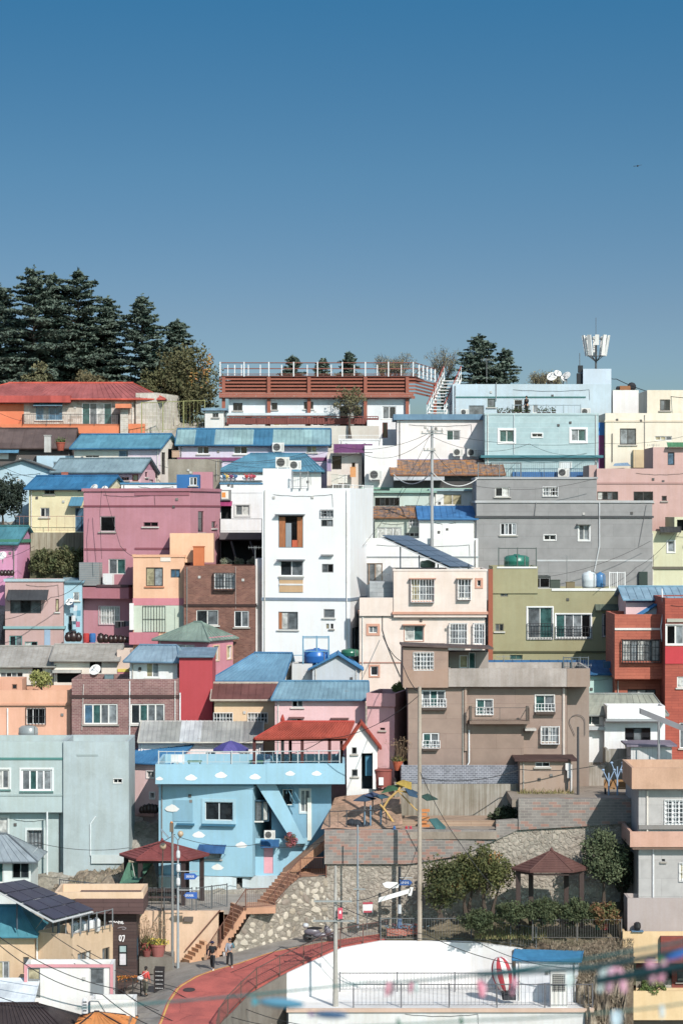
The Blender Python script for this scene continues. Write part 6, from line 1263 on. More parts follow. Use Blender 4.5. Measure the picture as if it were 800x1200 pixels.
b=P(463.5,1095,155.2); r=thing('flower_box','orange and pink flower planter boxes at the foot of the sign pole','planter',b); m=MB(); m.box(P(465,1097,155),1.2,.4,.42); m.box(P(482,1095,155.2),.9,.4,.6); m.build('box',M('d4684a','brick',c2='c8583a'),r); rr_=random.Random(4); m=MB(); [leaf(m,P(474,1090,155)+Vector((rr_.gauss(0,.5),rr_.gauss(0,.12),rr_.uniform(0,.35))),.08,rr_,rr_.randint(0,1)) for _ in range(300)]; m.build('plant',[M('7aa0b4','foliage'),M('8a4a4a','foliage')],r)
# cables -----------------------------------------------------------------------
def cable(label,pts,sag=.6,rad=.017,group=None,col='2f3033'):
    m=MB(); P3=[P(*p) for p in pts]
    for i in range(len(P3)-1):
        a,b=P3[i],P3[i+1]; prev=a
        for k in range(1,13): t=k/12; q=a.lerp(b,t)-dz*(sag*4*t*(1-t)); m.tube(prev,q,rad,n=4,cap=False); prev=q
    tag(m.build('cable',M(col),loc=P3[0]),label,'cable',group or 'overhead cables')
cable('black cable swooping from the phone mast to the cream roof room',[(697,430,214.6),(722,444,213),(800,466,205)],.3,.035)
cable('upper overhead cable from the pole to the teal house corner',[(506,506,187.1),(700,519,202),(840,500,200)],.5)
cable('upper overhead cable from the pole toward the purple awning',[(506,506,187.1),(400,524,200),(250,540,197)],.6)
cable('second overhead cable from the pole toward the mauve block',[(506,509,187.1),(420,530,200),(240,537,197)],1.)
cable('slack white cable bundle looping below the pole before the rusty roof',[(461,556,199.5),(506,553,187),(560,560,189)],.8,.04,col='d8d8d8')
cable('diagonal cable dropping from the pole to the mint house roof',[(505,506,187.1),(455,600,188)],.2); cable('diagonal cable dropping from the pole to the tower side wall',[(505,528,187.1),(425,640,186)],.2)
cable('diagonal cable running from the pole down behind the solar array',[(507,528,187.1),(478,620,187.2)],.2)
cable('overhead cable from the pole across the grey block wall',[(507,528,187.1),(560,570,189.2),(700,560,189)],.5); cable('overhead cable level across the white-pink house wall',[(507,512,187.1),(620,520,202),(709,523,204)],.8)
cable('thin cable crossing the grey block toward the pale green house',[(640,676,188.5),(762,634,188.4)],.4); cable('pale cable sagging from the olive roof to the rust-red house',[(700,690,181),(745,665,188),(790,625,188)],.3)
cable('black street cable running low across the peach corner house, upper one',[(-10,1092,142),(140,1160,143),(270,1215,140)],.5,.028); cable('black street cable running low across the pink booth, lower one',[(-10,1100,141),(120,1166,142),(230,1212,139)],.6,.028)
cable('black street cable passing in front of the woman in red',[(60,1095,146),(200,1160,146),(330,1204,140)],.4,.024); cable('black street cable from the cafe eave over the red road',[(90,1108,146.5),(250,1165,147),(400,1205,140)],.5,.024)
cable('thin cable crossing the cafe forecourt toward the road',[(85,1128,146.5),(200,1190,143),(240,1212,141)],.3,.02); cable('cable sloping over the white roof corner',[(-10,1165,141.),(60,1180,141),(170,1205,140)],.2,.026)
cable('long thin cable in front of the mint block to the cloud house',[(40,987,160),(150,994,160),(205,978,155)],.3,.02); cable('thin cable from the lamp post across the cloud house wall',[(209,981,152.4),(300,990,158),(385,985,158)],.3,.02)
cable('long cable from the lean-to shed roof over the block wall',[(739,886,163),(610,902,160.5),(492,912,154.6)],.4,.03); cable('cable from the tall tan pole down to the garden trees',[(492,905,154.3),(540,990,154.4),(600,1060,153)],.3,.025); cable('cable from the white pole to the sign pole over the stone wall',[(393,1056,147.3),(468,1035,154.8),(491,985,154.4)],.4,.022)
cable('cable slanting over the white wall toward the balloon',[(393,1060,147.3),(500,1096,148.5),(600,1130,147)],.2,.026); cable('long cable from the white pole over the blue shed roof',[(393,1075,147.3),(560,1105,148),(680,1135,147)],.4,.024); cable('cable from the white pole running low over the red road',[(393,1079,147.3),(330,1110,149),(210,1150,150)],.5,.02)
cable('cable from the tall tan pole over the taupe house to the cream house',[(491,812,154.3),(470,775,163.6),(448,745,180)],.3,.025); cable('cable strung from the tall tan pole over the pink house',[(491,815,154.3),(380,866,160),(300,880,165)],.6,.022); cable('string of bulbs line over the cloud house terrace',[(214,870,164),(300,866,164),(406,862,164.4)],.4,.015)
cable('cable from the mauve block roof down its wall, first',[(119,575,185.8),(117,600,185.8),(119,655,185.8)],.05,.02); cable('cable from the mauve block roof down to the peach house',[(123,575,185.8),(141,640,184),(156,652,184)],.1,.02)
cable('thin cable along the pink gabled house and rose house',[(40,640,189),(-5,655,188)],.2); cable('cable crossing over the rose house awning',[(5,726,183),(60,700,183),(97,680,185)],.3,.025)
cable('cable over the brown roof and the grey-blue roof',[(-5,542,199),(60,560,198),(170,540,202)],.4,.02); cable('cable hanging across the lilac house windows',[(186,545,203),(262,541,199),(390,520,203)],.5,.02); cable('cable on the orange wall of the stone house',[(-5,482,213),(30,494,213)],.1,.02)
# clutter poles on roofs
for i,(x,yb,yt,Y,l) in enumerate(((78,1,0,1,''),)): pass
def tvant(x,yb,yt,Y,label):
    r=thing('tv_antenna',label,'antenna',P(x,yb,Y),'rooftop tv antennas'); m=MB(); a=P(x,yb,Y);b=P(x,yt,Y); m.tube(a,b,.025,n=5); m.build('mast',M('8a8e90'),r); m=MB(); m.tube(b-Vector((.5,.1,.1)),b+Vector((.5,.1,-.1)),.015,n=4)
    for k in range(6): c=b+Vector((-.45+.18*k,.0,-.1)); m.tube(c-Vector((0,.3,0)),c+Vector((0,.3,0)),.01,n=4); m.tube(c-dz*.12,c+dz*.12,.01,n=4)
    m.build('antenna_element',M('9a9ea0'),r)
for a in((664,690,651,184.5,'tv antenna on the olive house roof near the arch hut'),(662,664,640,190,'tv antenna in front of the grey block wall'),(551,700,666,183,'tv antenna at the corner of the cream roof'),(449,690,672,182,'tv antenna by the grey roof shed of the cream house'),(570,448,420,216,'tv antenna on the ice-blue roof'),(96,868,846,175,'thin tv antenna before the mauve brick block'),(144,868,846,175,'second tv antenna before the mauve brick block'),(299,700,640,183.5,'tv antenna over the dark brick house'),(430,560,530,203,'tv antenna above the white plastered house'),(765,570,520,198,'tv antenna by the beige garage door'),(590,780,768,173,'short tv antenna on the cobalt roof'),(684,805,778,166,'tv antenna by the spiked drying rack')): tvant(*a)
# solar arrays ------------------------------------------------------------------
def solar(label,A,B,C,D_,nx,ny,posts,base):
    A,B,C,D_=[P(*q) for q in(A,B,C,D_)]; r=thing('solar_panel_array',label,'solar panels',base); nrm=(B-A).cross(D_-A).normalized(); nrm=nrm if nrm.z>0 else -nrm; m=MB(); m.hexa([p-nrm*.22 for p in(A,B,C,D_)],[p-nrm*.16 for p in(A,B,C,D_)]); m.build('backing_frame',M('c9ccd0'),r)
    for i in range(nx):
        for j in range(ny):
            g=lambda u,v:A.lerp(B,u).lerp(D_.lerp(C,u),v)+nrm*.015; e=.03/nx*1.3; f_=.03; m=MB(); q=[g(i/nx+e,(j+f_)/ny),g((i+1)/nx-e,(j+f_)/ny),g((i+1)/nx-e,(j+1-f_)/ny),g(i/nx+e,(j+1-f_)/ny)]; m.hexa(q,[p-nrm*.05 for p in q]); m.build('solar_panel',SOL,r)
    for (a,z) in posts: m=MB(); p=P(*a); m.tube(p,Vector((p.x,p.y,z)),.05,n=5); m.build('support_post',M('4c5a68'),r)
def solmat(name,col,c2):
    m=bpy.data.materials.new(name); m.use_nodes=True; b=m.node_tree.nodes['Principled BSDF']; N=m.node_tree.nodes; L=m.node_tree.links
    b.inputs['Base Color'].default_value=[v*KA for v in lin(col)]+[1]; b.inputs['Roughness'].default_value=.4; b.inputs['Specular IOR Level'].default_value=.2
    n_=N.new('ShaderNodeTexNoise'); n_.inputs['Scale'].default_value=.6; g=N.new('ShaderNodeNewGeometry'); L.new(g.outputs['Position'],n_.inputs['Vector']); x=N.new('ShaderNodeMix'); x.data_type='RGBA'; L.new(n_.outputs[0],x.inputs[0]); x.inputs[6].default_value=[v*KA for v in lin(col)]+[1]; x.inputs[7].default_value=[v*KA for v in lin(c2)]+[1]; L.new(x.outputs[2],b.inputs['Base Color']); return m
SOL=solmat('solar_cells','3c3542','4a4e60')
solar('purple-grey solar panels tilted over the turquoise sheet roof',(-12,1037,147.2),(64,1078,145.8),(111,1066,148.6),(28,1031,150.5),4,3,[((20,1090,147.5),Z(1056,147.5)),((68,1098,147.8),Z(1078,147.)),((104,1092,148.4),Z(1070,148.5))],P(40,1090,148))
SOL=solmat('solar_cells_blue','4a6076','5a7088')
solar('dark blue solar array sloping down over the roof of the cream house',(447,627,180.9),(528,664,180.5),(556,664,183.8),(478,627.5,185.),6,2,[((469,668,181.2),Z(636,181)),((491,668,181.),Z(647,181)),((513,668,180.9),Z(657,180.8)),((549,668,183),Z(661,183))],P(500,668,182))
# pavilions -----------------------------------------------------------------------
def pavilion(label,cx,ya,ye,x0,x1,Y,dep,zb,roofc,postc,posts,name='pavilion',th=.12):
    w=(x1-x0)*S(Y); ap=Vector((X(cx,Y+dep/2),Y+dep/2,Z(ya,Y+dep/2))); ze=Z(ye,Y); r=thing(name,label,'pavilion',Vector((ap.x,Y+dep/2,zb))); ring=[]; n_=6
    for (fx,fy) in((0,.5),(.22,0),(.78,0),(1,.5),(.78,1),(.22,1)): ring.append(Vector((X(x0,Y)+w*fx,Y+dep*fy,ze)))
    m=MB()
    for i in range(6):
        a,b=ring[i],ring[(i+1)%6]; m.face([a,b,ap]); m.face([a,b,b-dz*th,a-dz*th])
        for k in range(1,9): t=k/9.; m.tube(a.lerp(ap,t)+dz*.01,b.lerp(ap,t)+dz*.01,.02,n=4,cap=False)
    m.face([p-dz*th for p in ring]); ro=m.build('roof',M(roofc,'metal'),r); m=MB()
    for a in ring: m.tube(a,ap,.05,n=5)
    m.lathe(ap,[(.1,-.05),(.12,.05),(.03,.2)],8); m.build('ridge_cap',M(roofc,'metal'),ro)
    for i in posts:
        p=ring[i].lerp(Vector((ap.x,ap.y,ze)),.16); m=MB(); m.box((p.x,p.y,zb-.3),.28,.28,ze-zb+.25); m.build('post',M(postc),r)
    m=MB()
    for i in range(6): a=ring[i].lerp(Vector((ap.x,ap.y,ze)),.16);b=ring[(i+1)%6].lerp(Vector((ap.x,ap.y,ze)),.16); m.tube(a-dz*(th+.12),b-dz*(th+.12),.08,n=4)
    m.build('beam',M(postc),r); return r
pavilion('burgundy hexagonal pavilion roof on dark posts on the plaza',190,986,1007,136,243,156.3,4.6,pl,'8f4a48','3a2a2a',(0,1,2,3,4,5))
pavilion('red-brown hexagonal garden pavilion on two dark posts before the stone wall',646,997,1021,601,690,153.2,2.3,-24.8,'6c4a44','4a3a36',(0,3,4,5))
b=P(165,1022,158.6); r=thing('shade_sail','green shade sail stretched at the pavilion corner','shade sail',b); m=MB(); q=[P(140,1036,156.6),P(150,1011,157),P(180,1011,158),P(162,1034,156)]; m.face(q); m.face([p-dz*.02 for p in q]); m.build('fabric',M('4f8068','cloth'),r); m=MB(); m.tube(P(164,1060,156.4),P(155,1012,156.8),.03); m.build('pole',M('b8b8b0'),r)
r=thing('bench_table','dark wooden table and benches under the burgundy pavilion','table',P(190,1055,158.2)); c=Vector((X(190,158),158,pl)); m=MB(); m.box(c+dz*.7,2.2,1.,.1); m.build('table_top',M('4a3a38'),r); m=MB(); m.box(c+Vector((0,-1,.4)),2.2,.35,.08); m.box(c+Vector((0,1,.4)),2.2,.35,.08); m.build('bench',M('5a4644'),r); m=MB(); [m.box(c+Vector((a,b_,0)),.1,.1,.7 if b_==0 else .4) for a in(-.9,.9) for b_ in(0,-1,1)]; m.build('leg',M('3a2e2c'),r)
m=MB(); m.obox(P(150,1050,161.9),(X(228,161.9)-X(150,161.9),0,0),(0,.15,0),(0,0,Z(1015,161.9)-Z(1050,161.9)))
# tiled pergola on the cloud house terrace
r=thing('tiled_pergola','terrace pergola with orange-red tiled roof on dark red pillars','pergola',P(360,896,165)); zr0=Z(864,162.6)
m=MB(); E=[P(298,866,162.3),P(408,864,162.3)]; Rg=[P(334,846.5,164.6),P(440,846.5,164.6)]; Rg=[P(331,846.5,164.4),P(415,846.5,164.4)]; roof_plane(m,E[0],E[1],Rg[1],Rg[0],.1,.2,sw=.09,sh=.06); B_=[P(316,864,166.6),P(408,864,166.6)]; roof_plane(m,B_[1],B_[0],Rg[0],Rg[1],.1,.2,sw=.09,sh=.06); roof_plane(m,B_[0],E[0],Rg[0],Rg[0]+Vector((.01,.01,0)),.1,.3,sw=.09,sh=.06); ro=m.build('roof',M('bd5441','metal'),r); m=MB(); m.tube(Rg[0],Rg[1],.12); m.tube(E[0],Rg[0],.1); m.lathe(Rg[0],[(.12,0),(.14,.2),(.03,.5)],8); m.build('ridge_cap',M('b83c2c'),ro)
for x,Y in((298,162.6),(331,162.6),(354,162.6),(386,162.6),(340,166.2),(400,166.2)): m=MB(); m.box((X(x,Y),Y,Z(919,161)),.2,.2,Z(866,162.6)-Z(919,161)); m.build('pillar',M('5a2c2a') if x!=331 else M('222428'),r)
m=MB(); m.obox(Vector((X(298,162.6),162.5,Z(868.5,162.6))),(X(406,162.6)-X(298,162.6),0,0),(0,.15,0),(0,0,.2)); m.build('beam',M('6a3028'),r)
def umbrella(x,yt,ye,x0,x1,Y,col,label):
    ap=P(x,yt,Y); w=(x1-x0)*S(Y)/2; ze=Z(ye,Y); r=thing('parasol',label,'parasol',Vector((ap.x,Y,Z(905,Y)))); m=MB(); 
    for i in range(8):
        t=2*PI*i/8+.39;u=2*PI*(i+1)/8+.39; a=Vector((ap.x+w*math.cos(t),Y+w*math.sin(t),ze));b=Vector((ap.x+w*math.cos(u),Y+w*math.sin(u),ze)); am=a.lerp(ap,.5)+dz*.08; bm=b.lerp(ap,.5)+dz*.08; m.face([a,b,bm,am],i%2); m.face([am,bm,ap],i%2); m.face([a,b,b-dz*.12,a-dz*.12],i%2)
    m.build('canopy',[M(col,'cloth'),M('5f55a0','cloth')],r); m=MB(); m.tube(Vector((ap.x,Y,Z(912,Y))),ap+dz*.12,.03); m.build('pole',M('c8c8c8'),r)
umbrella(270.5,868,878,249,293,164,'4a4590','purple-blue parasol open on the cloud house terrace')
# terrace clutter
for i,(x,c,l) in enumerate(((204,'dfe4e6','white chair nearest the gable end on the cloud terrace'),(212,'e8ecee','white chair second from the gable end on the cloud terrace'),(228,'4f8a6a','green table on the cloud terrace beside the chairs'),(300,'3f8a64','green box planter under the tiled pergola'))):
    b=P(x,896,163)-dz*.3; r=thing('chair' if i<2 else 'planter_table',l,'chair' if i<2 else 'planter',b); m=MB()
    if i<2: m.box(b+dz*.42,.42,.42,.05); m.build('seat',M(c),r); m=MB(); m.box(b+Vector((0,.2,.45)),.42,.05,.45); m.build('backrest',M(c),r); m=MB(); [m.box(b+Vector((p,q,0)),.04,.04,.42) for p in(-.18,.18) for q in(-.18,.18)]; m.build('leg',M(c),r)
    else: m.box(b+dz*.45,.9,.6,.08); m.build('table_top',M(c),r); m=MB(); [m.box(b+Vector((p,q,0)),.06,.06,.45) for p in(-.35,.35) for q in(-.2,.2)]; m.build('leg',M(c),r)
# leaf sculptures ----------------------------------------------------------------
def leafcan(pts,Y0,col,label,pole_to=None):
    c=[P(*p) for p in pts]; r=thing('leaf_canopy',label,'leaf sculpture',Vector((c[0].x,c[0].y,Z(973,159))),'leaf shaped shade sculptures'); m=MB(); up=Vector((0,0,.05)); ctr=sum(c,Vector((0,0,0)))/len(c); k=len(c)
    hi=ctr+dz*.12
    for i in range(k): a,b=c[i],c[(i+1)%k]; m.face([a,b,hi]); m.face([a-up,b-up,hi-up*2]); m.face([a,b,b-up,a-up])
    m.build('blade',M(col,'metal'),r); m=MB(); m.tube(ctr,pole_to if pole_to else Vector((ctr.x,ctr.y+.3,Z(972,159.5))),.045,n=5); m.build('stem',M('c4a24a' if pole_to else '7a7e82'),r)
tr=P(466,927,160.)
leafcan([(414,938,159.5),(426,931,160.6),(441,936,160.6),(428,939,159.2)],0,'2f5878','blue leaf canopy lowest at the cloud house end')
leafcan([(426,932,160),(436,928,161),(447,932,161),(437,934,159.8)],0,'3a5a84','small blue-violet leaf canopy above the lowest one')
leafcan([(438,933,159.6),(449,930.5,160.6),(456,934,160.4),(446,936,159.4)],0,'2c5f78','small teal-blue leaf canopy between the blue ones and the trunk')
leafcan([(447,929,159.8),(454,921,160.8),(470,919.5,161.3),(466,925,159.9)],0,'2f6a52','dark green leaf canopy beside the yellow crown',tr)
leafcan([(463,918,160.4),(472,914,161.4),(482,917,161.2),(482,925,160),(474,922,159.8)],0,'c8a63c','yellow leaf crown at the top of the sculpture',tr)
leafcan([(474,924,159.6),(482,925,160.9),(492,930,161),(491,935,159.6),(479,932,159.2)],0,'28587a','teal-blue leaf canopy by the tall tan pole',tr)
leafcan([(492,933,159.7),(501,930,160.8),(513,936.5,160.6),(500,938,159.2)],0,'2a5c5a','dark green leaf canopy beyond the tall tan pole',tr)
leafcan([(502,960,158.2),(512,959,158.6),(522,969,158.5),(521,975,158),(510,971,157.8)],0,'2a6a74','hanging teal leaf lowest near the concrete wall')
r=thing('leaf_sculpture_trunk','bent yellow branching trunk holding the leaf canopies','sculpture',P(462,974,159.5)); m=MB(); m.path([P(466,972,159.6),P(458,960,159.7),P(449,947,160),P(455,937,160),P(466,927,160),P(471,920,160.4)],.075,7); m.path([P(449,947,160),P(445,943,160)],.06,6); m.path([P(466,927,160),P(486,948,160),P(492,952,160)],.045,6); m.path([P(474,973,159.5),P(463,968,159.6)],.12,6); m.build('trunk',M('cfa65a','paint'),r)
for i,(x,y,c,l) in enumerate(((462,972,'2f6fb0','small blue lantern on the block parapet'),(476,972,'c83a4a','small red figurine on the parapet near the pole, first'),(481,971.5,'d0405a','small red figurine on the parapet near the pole, second'))):
    b=P(x,974,158.4); m=MB(); m.lathe(b,[(.12,0),(.14,.1),(.06,.16),(.1,.22),(.02,.32)],8); tag(m.build('figurine',M(c),loc=b),l,'figurine')
r=thing('playground_posts','blue-white and dark posts of the exercise yard','exercise equipment',P(430,974,159)); m=MB(); [m.tube(P(x,974,159.2),P(x,y,159.2),.05) for x,y in((427,950),(434,944),(446,949))]; m.build('post',M('6f98b8'),r); m=MB(); [m.ball(P(x,966+3*math.sin(x),159.4),.35,.3,.28,8) for x in(412,418,423,428)]; m.build('seat',M('2c3440'),r); m=MB(); m.path([P(446,955,159.2),P(452,952,159.2),P(453,968,159.2),P(446,966,159.2)],.03,5); m.build('wheel',M('2c2c30'),r)
b=P(495,967,159.8); r=thing('orange_ladder','orange stacked climbing ladder leaning by the tall tan pole','ladder',b); m=MB(); [m.box(P(497+((i%2)*2-1)*1.5,974-i*4.5,159.8),.5,.2,.16) for i in range(6)]; m.build('rung',M('dc8a44'),r)
# flamingo-like figurines on cafe house (small coloured birds)
for i,(x,c) in enumerate(((263,'3f7aa0'),(266,'e0b84a'),(271,'7a3a6a'),(276,'3f6a9a'),(289,'c83a3a'),(294,'d05a70'),(297.5,'b83a50'))):
    b=P(x,562.5,194.2); m=MB(); m.box(b,.05,.05,.18); m.ball(b+dz*.28,.17,.1,.13,8); m.ball(b+Vector((-.16,0,.42)),.07,.06,.07,6); tag(m.build('bird_figurine',M(c),loc=b),('%s little bird figurine on the white cafe parapet, counted from the mauve block'%sides[i]),'figurine','bird figurines on the cafe parapet')
m=MB(); a=P(258,563,194.3); m.obox(a,(X(307,194.3)-X(258,194.3),0,0),(0,.3,0),(0,0,.06)); tag(m.build('shelf',M('d8dce0'),loc=a),'thin shelf carrying the bird figurines on the cafe wall','shelf')
# balloon sculpture
def balloon():
    b=P(588.5,1170,148.3); r=thing('balloon_sculpture','red and white striped hot-air balloon sculpture with dark basket on the terrace','sculpture',b); c=P(588.5,1142,148.3); ry=.62; rz=1.02; n_=24; m=MB(); K=12; rot=Matrix.Rotation(R(-12),3,'Y'); vs=[]
    for j in range(K+1):
        f_=j/K; zz=-math.cos(PI*f_)*rz; rad=math.sin(PI*f_)**.8*ry*(1.0 if zz>0 else 1-.12*(-zz/rz))
        for i in range(n_): t=2*PI*i/n_; vs.append(c+rot@Vector((rad*math.cos(t),rad*math.sin(t),zz)))
    for j in range(K):
        for i in range(n_): m.addf([vs[j*n_+i],vs[j*n_+(i+1)%n_],vs[(j+1)*n_+(i+1)%n_],vs[(j+1)*n_+i]],[(0,1,2,3)],(i//2)%2)
    m.build('envelope',[M('c83a48','paint'),M('f2ecec','paint')],r); m=MB(); q=P(593,1172,148.3); m.lathe(q,[(.24,0),(.3,.42),(.33,.45)],12); m.box(q+Vector((.35,0,0)),.4,.35,.3); m.build('basket',M('3a3c44'),r); m=MB(); [m.tube(q+Vector((dx,dy,.42)),c+rot@Vector((dx*1.2,dy,-rz*.93)),.015,n=4) for dx in(-.22,.22) for dy in(-.2,.2)]; m.tube(b,q,.02); m.build('rope',M('6a6a6a'),r)
balloon()
# benches with blue figures on the lane
r=thing('lane_bench','wooden bench with pale blue figures before the concrete base of the villa','bench',P(723,936,160.5)); b=P(722,934,161); m=MB(); m.box(b+dz*.5,1.5,.5,.08); m.build('seat',M('b88a52'),r); m=MB(); m.box(b+Vector((0,.25,.6)),1.5,.08,.45); m.build('backrest',M('a87c48'),r); m=MB(); [m.box(b+Vector((x,0,0)),.1,.4,.5) for x in(-.7,.7)]; m.build('leg',M('33343a'),r)
for i,(x,l) in enumerate(((713,'thin pale blue tree-like ornament at the villa side of the bench'),(723,'tall thin pale blue ornament in the middle of the bench'),(734,'thin pale blue tree-like ornament at the lean-to side of the bench'))):
    b=P(x,934,160.4); m=MB(); hh=1.5 if i!=1 else 1.9; m.tube(b,b+dz*hh,.06,.04); [m.tube(b+dz*hh*.6,b+Vector((d*.35,0,hh*1.1)),.04,.03,5) for d in(-1,1)]; [m.ball(b+Vector((d*.35,0,hh*1.12)),.1,.08,.08,6) for d in(-1,1)]; tag(m.build('blue_ornament',M('9ab8d8'),loc=b),l,'ornament','blue ornaments at the bench')
# gate arch at white villa, lamp post
r=thing('iron_arch','curved dark iron arch beside the white villa','arch',P(675,870,165.5)); m=MB(); pts=[]; 
for k in range(15): t=PI*(.0+1.15*k/14); pts.append(Vector((X(676,165.5)+math.cos(t)*.5,165.5,Z(846,165.5)+math.sin(t)*.45)))
m.path([Vector((pts[0].x,165.5,Z(862,165.5)))]+pts+[Vector((pts[-1].x+.3,165.5,Z(862,165.5)))],.018,6); m.build('arch_pipe',M('5a5a5e'),r)
pole('pole','dark thin pole with meter boxes between the brown shed and the villa',677,938,852,160.6,.09,.07,'4a4a4c',kind='plain'); pole('pole','thin white pole by the lean-to shed and the villa door',772,900,843,162.6,.06,.05,'9a9a9c',kind='plain')
r=thing('grey_beam','long tilted grey beam on posts beside the tall red brick house','beam',P(780,865,161)); m=MB(); a=P(750,837,161.4); b=P(812,862,161.); m.obox(a,b-a,(0,.5,0),(0,0,.35)); m.build('beam',M('8a8a90','paint'),r); m=MB(); m.tube(P(771,900,161.3),P(771,846,161.3),.05); m.build('post',M('8a8a8e'),r)
r=thing('meter_boxes','white electric meter boxes on the side of the brown shed','meter box',P(666,905,161.6)); m=MB(); m.box(P(665,903,161.6),.3,.2,.45); m.box(P(667,912,161.6),.28,.2,.5); m.build('casing',M('e4e2e0'),r)
# laundry
r=thing('laundry','dark clothes drying on a line below the mauve balcony','laundry',P(140,740,184.9)); m=MB(); m.tube(P(132,728,184.9),P(151,728,184.9),.015,n=4); m.build('line',M('cccccc'),r)
for i,(x,w,hh,c) in enumerate(((135,.35,.5,'2c2c30'),(139,.3,.42,'3a3a44'),(143,.25,.4,'2a2a2e'),(147,.3,.35,'6a6a72'))): m=MB(); q=P(x,728,184.9); m.obox(q-dz*hh,(w,0,0),(0,.03,0),(0,.0,hh)); m.build('garment',M(c,'cloth'),r)
r=thing('laundry','pink and pale laundry hanging at the narrow light blue house','laundry',P(88,742,185.3)); m=MB()
for i,(x,y,c) in enumerate(((82,712,'3f5a78'),(86,716,'d8dce2'),(90,722,'5fa0b8'),(84,728,'e0e0e0'),(89,735,'c86a8a'))): m.obox(P(x,y,185.4),(.28,0,0),(0,.05,0),(0,0,.4),i)
m.build('garment',[M(c,'cloth') for c in('3f5a78','d8dce2','5fa0b8','e0e0e0','c86a8a')],r)
# roof clutter buckets etc
for x,y,Y,c,l in((593,487,211.,'3a4448','dark plant pots on the ice-blue terrace by the grey shutter'),(610,487,211.,'55603a','leafy pots on the ice-blue terrace beside the man'),(640,487,211,'4a5a5a','small pots on the ice-blue terrace beyond the man'),):
    b=P(x,y,Y); r=thing('plant_pots',l,'plant pots',b); m=MB(); [m.lathe(b+Vector((k*.4-.6,0,0)),[(.12,0),(.16,.3)],8) for k in range(4)]; m.build('pot',M('5a4a44'),r); rr_=random.Random(int(x)); m=MB(); [leaf(m,b+Vector((rr_.uniform(-.8,.8),rr_.gauss(0,.1),.35+abs(rr_.gauss(0,.15)))),.09,rr_) for _ in range(120)]; m.build('plant',M('4a5538','foliage'),r)
r=thing('fire_drum','reddish-brown tub with dark ball ornaments on the white rooftop house','roof ornament',P(735,457,214.6)); m=MB(); b=P(732,457,215.5); m.box(b,.9,.5,.35); m.build('box',M('a0683c'),r); m=MB(); m.ball(P(740,453,215.5),.38,.3,.38,10); m.ball(P(724,455,215.5),.2,.2,.2,8); m.build('ball',M('2a2a30'),r)
r=thing('scooter_cover','blue mural-like tarp bundle on the cream house ledge','tarp',P(730,545,204.8)); m=MB(); m.hexa([P(718,546,204.9),P(739,546,204.9),P(739,546,205.6),P(718,546,205.6)],[P(720,543,205),P(735,542,205),P(735,542,205.5),P(720,543,205.5)]); m.build('fabric',M('7a9ab8','cloth'),r); r.name='tarp_bundle'
b=P(714,1085,1)
for x,c,l in((709,'b83a44','red bucket by the hedge corner railing'),(700,'2f7a60','green bucket by the hedge corner railing')): b=P(x,1090,153.3); m=MB(); m.lathe(b,[(.13,0),(.19,.36),(.2,.38)],10); tag(m.build('bucket',M(c),loc=b),l,'bucket')
r=thing('stone_jar','dark glass jar on the blue stand of the grey balconied house','jar',P(746.5,1092,152)); b=P(746.5,1092,151.9); m=MB(); m.box(b,.7,.5,.06); m.build('stand',M('5a80a0'),r); m=MB(); m.lathe(b+dz*.06,[(.15,0),(.22,.2),(.2,.42),(.1,.5)],12); m.build('jar_body',M('2c2a2c','shiny'),r)
# board sign, orange flowers by cafe
r=thing('menu_board','dark folding menu board with white chalk writing at the cafe corner','menu board',P(186,1165,147.7)); b=P(180.5,1164,147.7); m=MB(); m.obox(b,(.58,-.1,0),(0,.06,.0),(0.03,.18,1.5)); m.build('board',M('2c2628'),r); m=MB()
for k in range(5):
    rr_=random.Random(k); x=.08
    while x<.46: w=rr_.uniform(.03,.09); m.obox(b+Vector((x,-.02-.017*x/.1*1,.25+.24*k)),(w,-.015,0),(0,.004,0),(0,.01,.05)); x+=w+.03
m.build('lettering',M('c8c4c4'),r); m=MB(); m.obox(b+Vector((0,.02,0)),(.04,0,0),(0,.4,0),(0,-.3,1.4)); m.build('leg',M('4a3a34'),r)
b=P(150,1149,149.9); r=thing('flower_trough','trough of bright orange flowers before the cafe','flower trough',b); m=MB(); m.box(P(150,1152,149.9),1.15,.3,.25); m.build('trough',M('4a3a34'),r); rr_=random.Random(3); m=MB(); [leaf(m,P(150,1148,149.9)+Vector((rr_.uniform(-.62,.62),rr_.gauss(0,.1),rr_.uniform(-.1,.18))),.07,rr_,0 if rr_.random()<.8 else 1) for _ in range(420)]; m.build('plant',[M('e8922a','foliage',c2='d87a1e'),M('6a6a2c','foliage')],r)
# white things on peach roof
for i,x in enumerate((88,97,106,113)): b=P(x,1096-i*1.5,149.6); r=thing('roof_tank',['white plastic drum behind the roof railing, nearest the solar panels','white plastic drum behind the roof railing, second one','white plastic drum behind the roof railing, third one','white plastic drum behind the roof railing, nearest the cafe'][i],'drum',b,'white drums on the peach roof'); m=MB(); m.lathe(b,[(.2,0),(.24,.15),(.24,.6),(.16,.72)],12); m.build('drum_body',M('dfe2e6'),r); m=MB(); m.lathe(b+dz*.72,[(.12,0),(.1,.08)],8); m.build('lid',M('8a8e92'),r)
b=P(98,1198,142.); r=thing('ridge_end_tile','white arched ridge-end tile on the dark tiled roof','roof ornament',P(99.5,1187,139.8)); b=P(99.5,1188,140.2); m=MB(); m.lathe(b,[(.17,0),(.17,.6),(.13,.78),(.03,.86)],10,sq=(1,.4)); m.build('tile_body',M('d8d8de'),r); m=MB(); [m.obox(b+Vector((-.1,-.08,.12+k*.16)),(.2,0,0),(0,.02,0),(0,0,.06)) for k in range(4)]; m.build('pattern',M('3a3c44'),r)
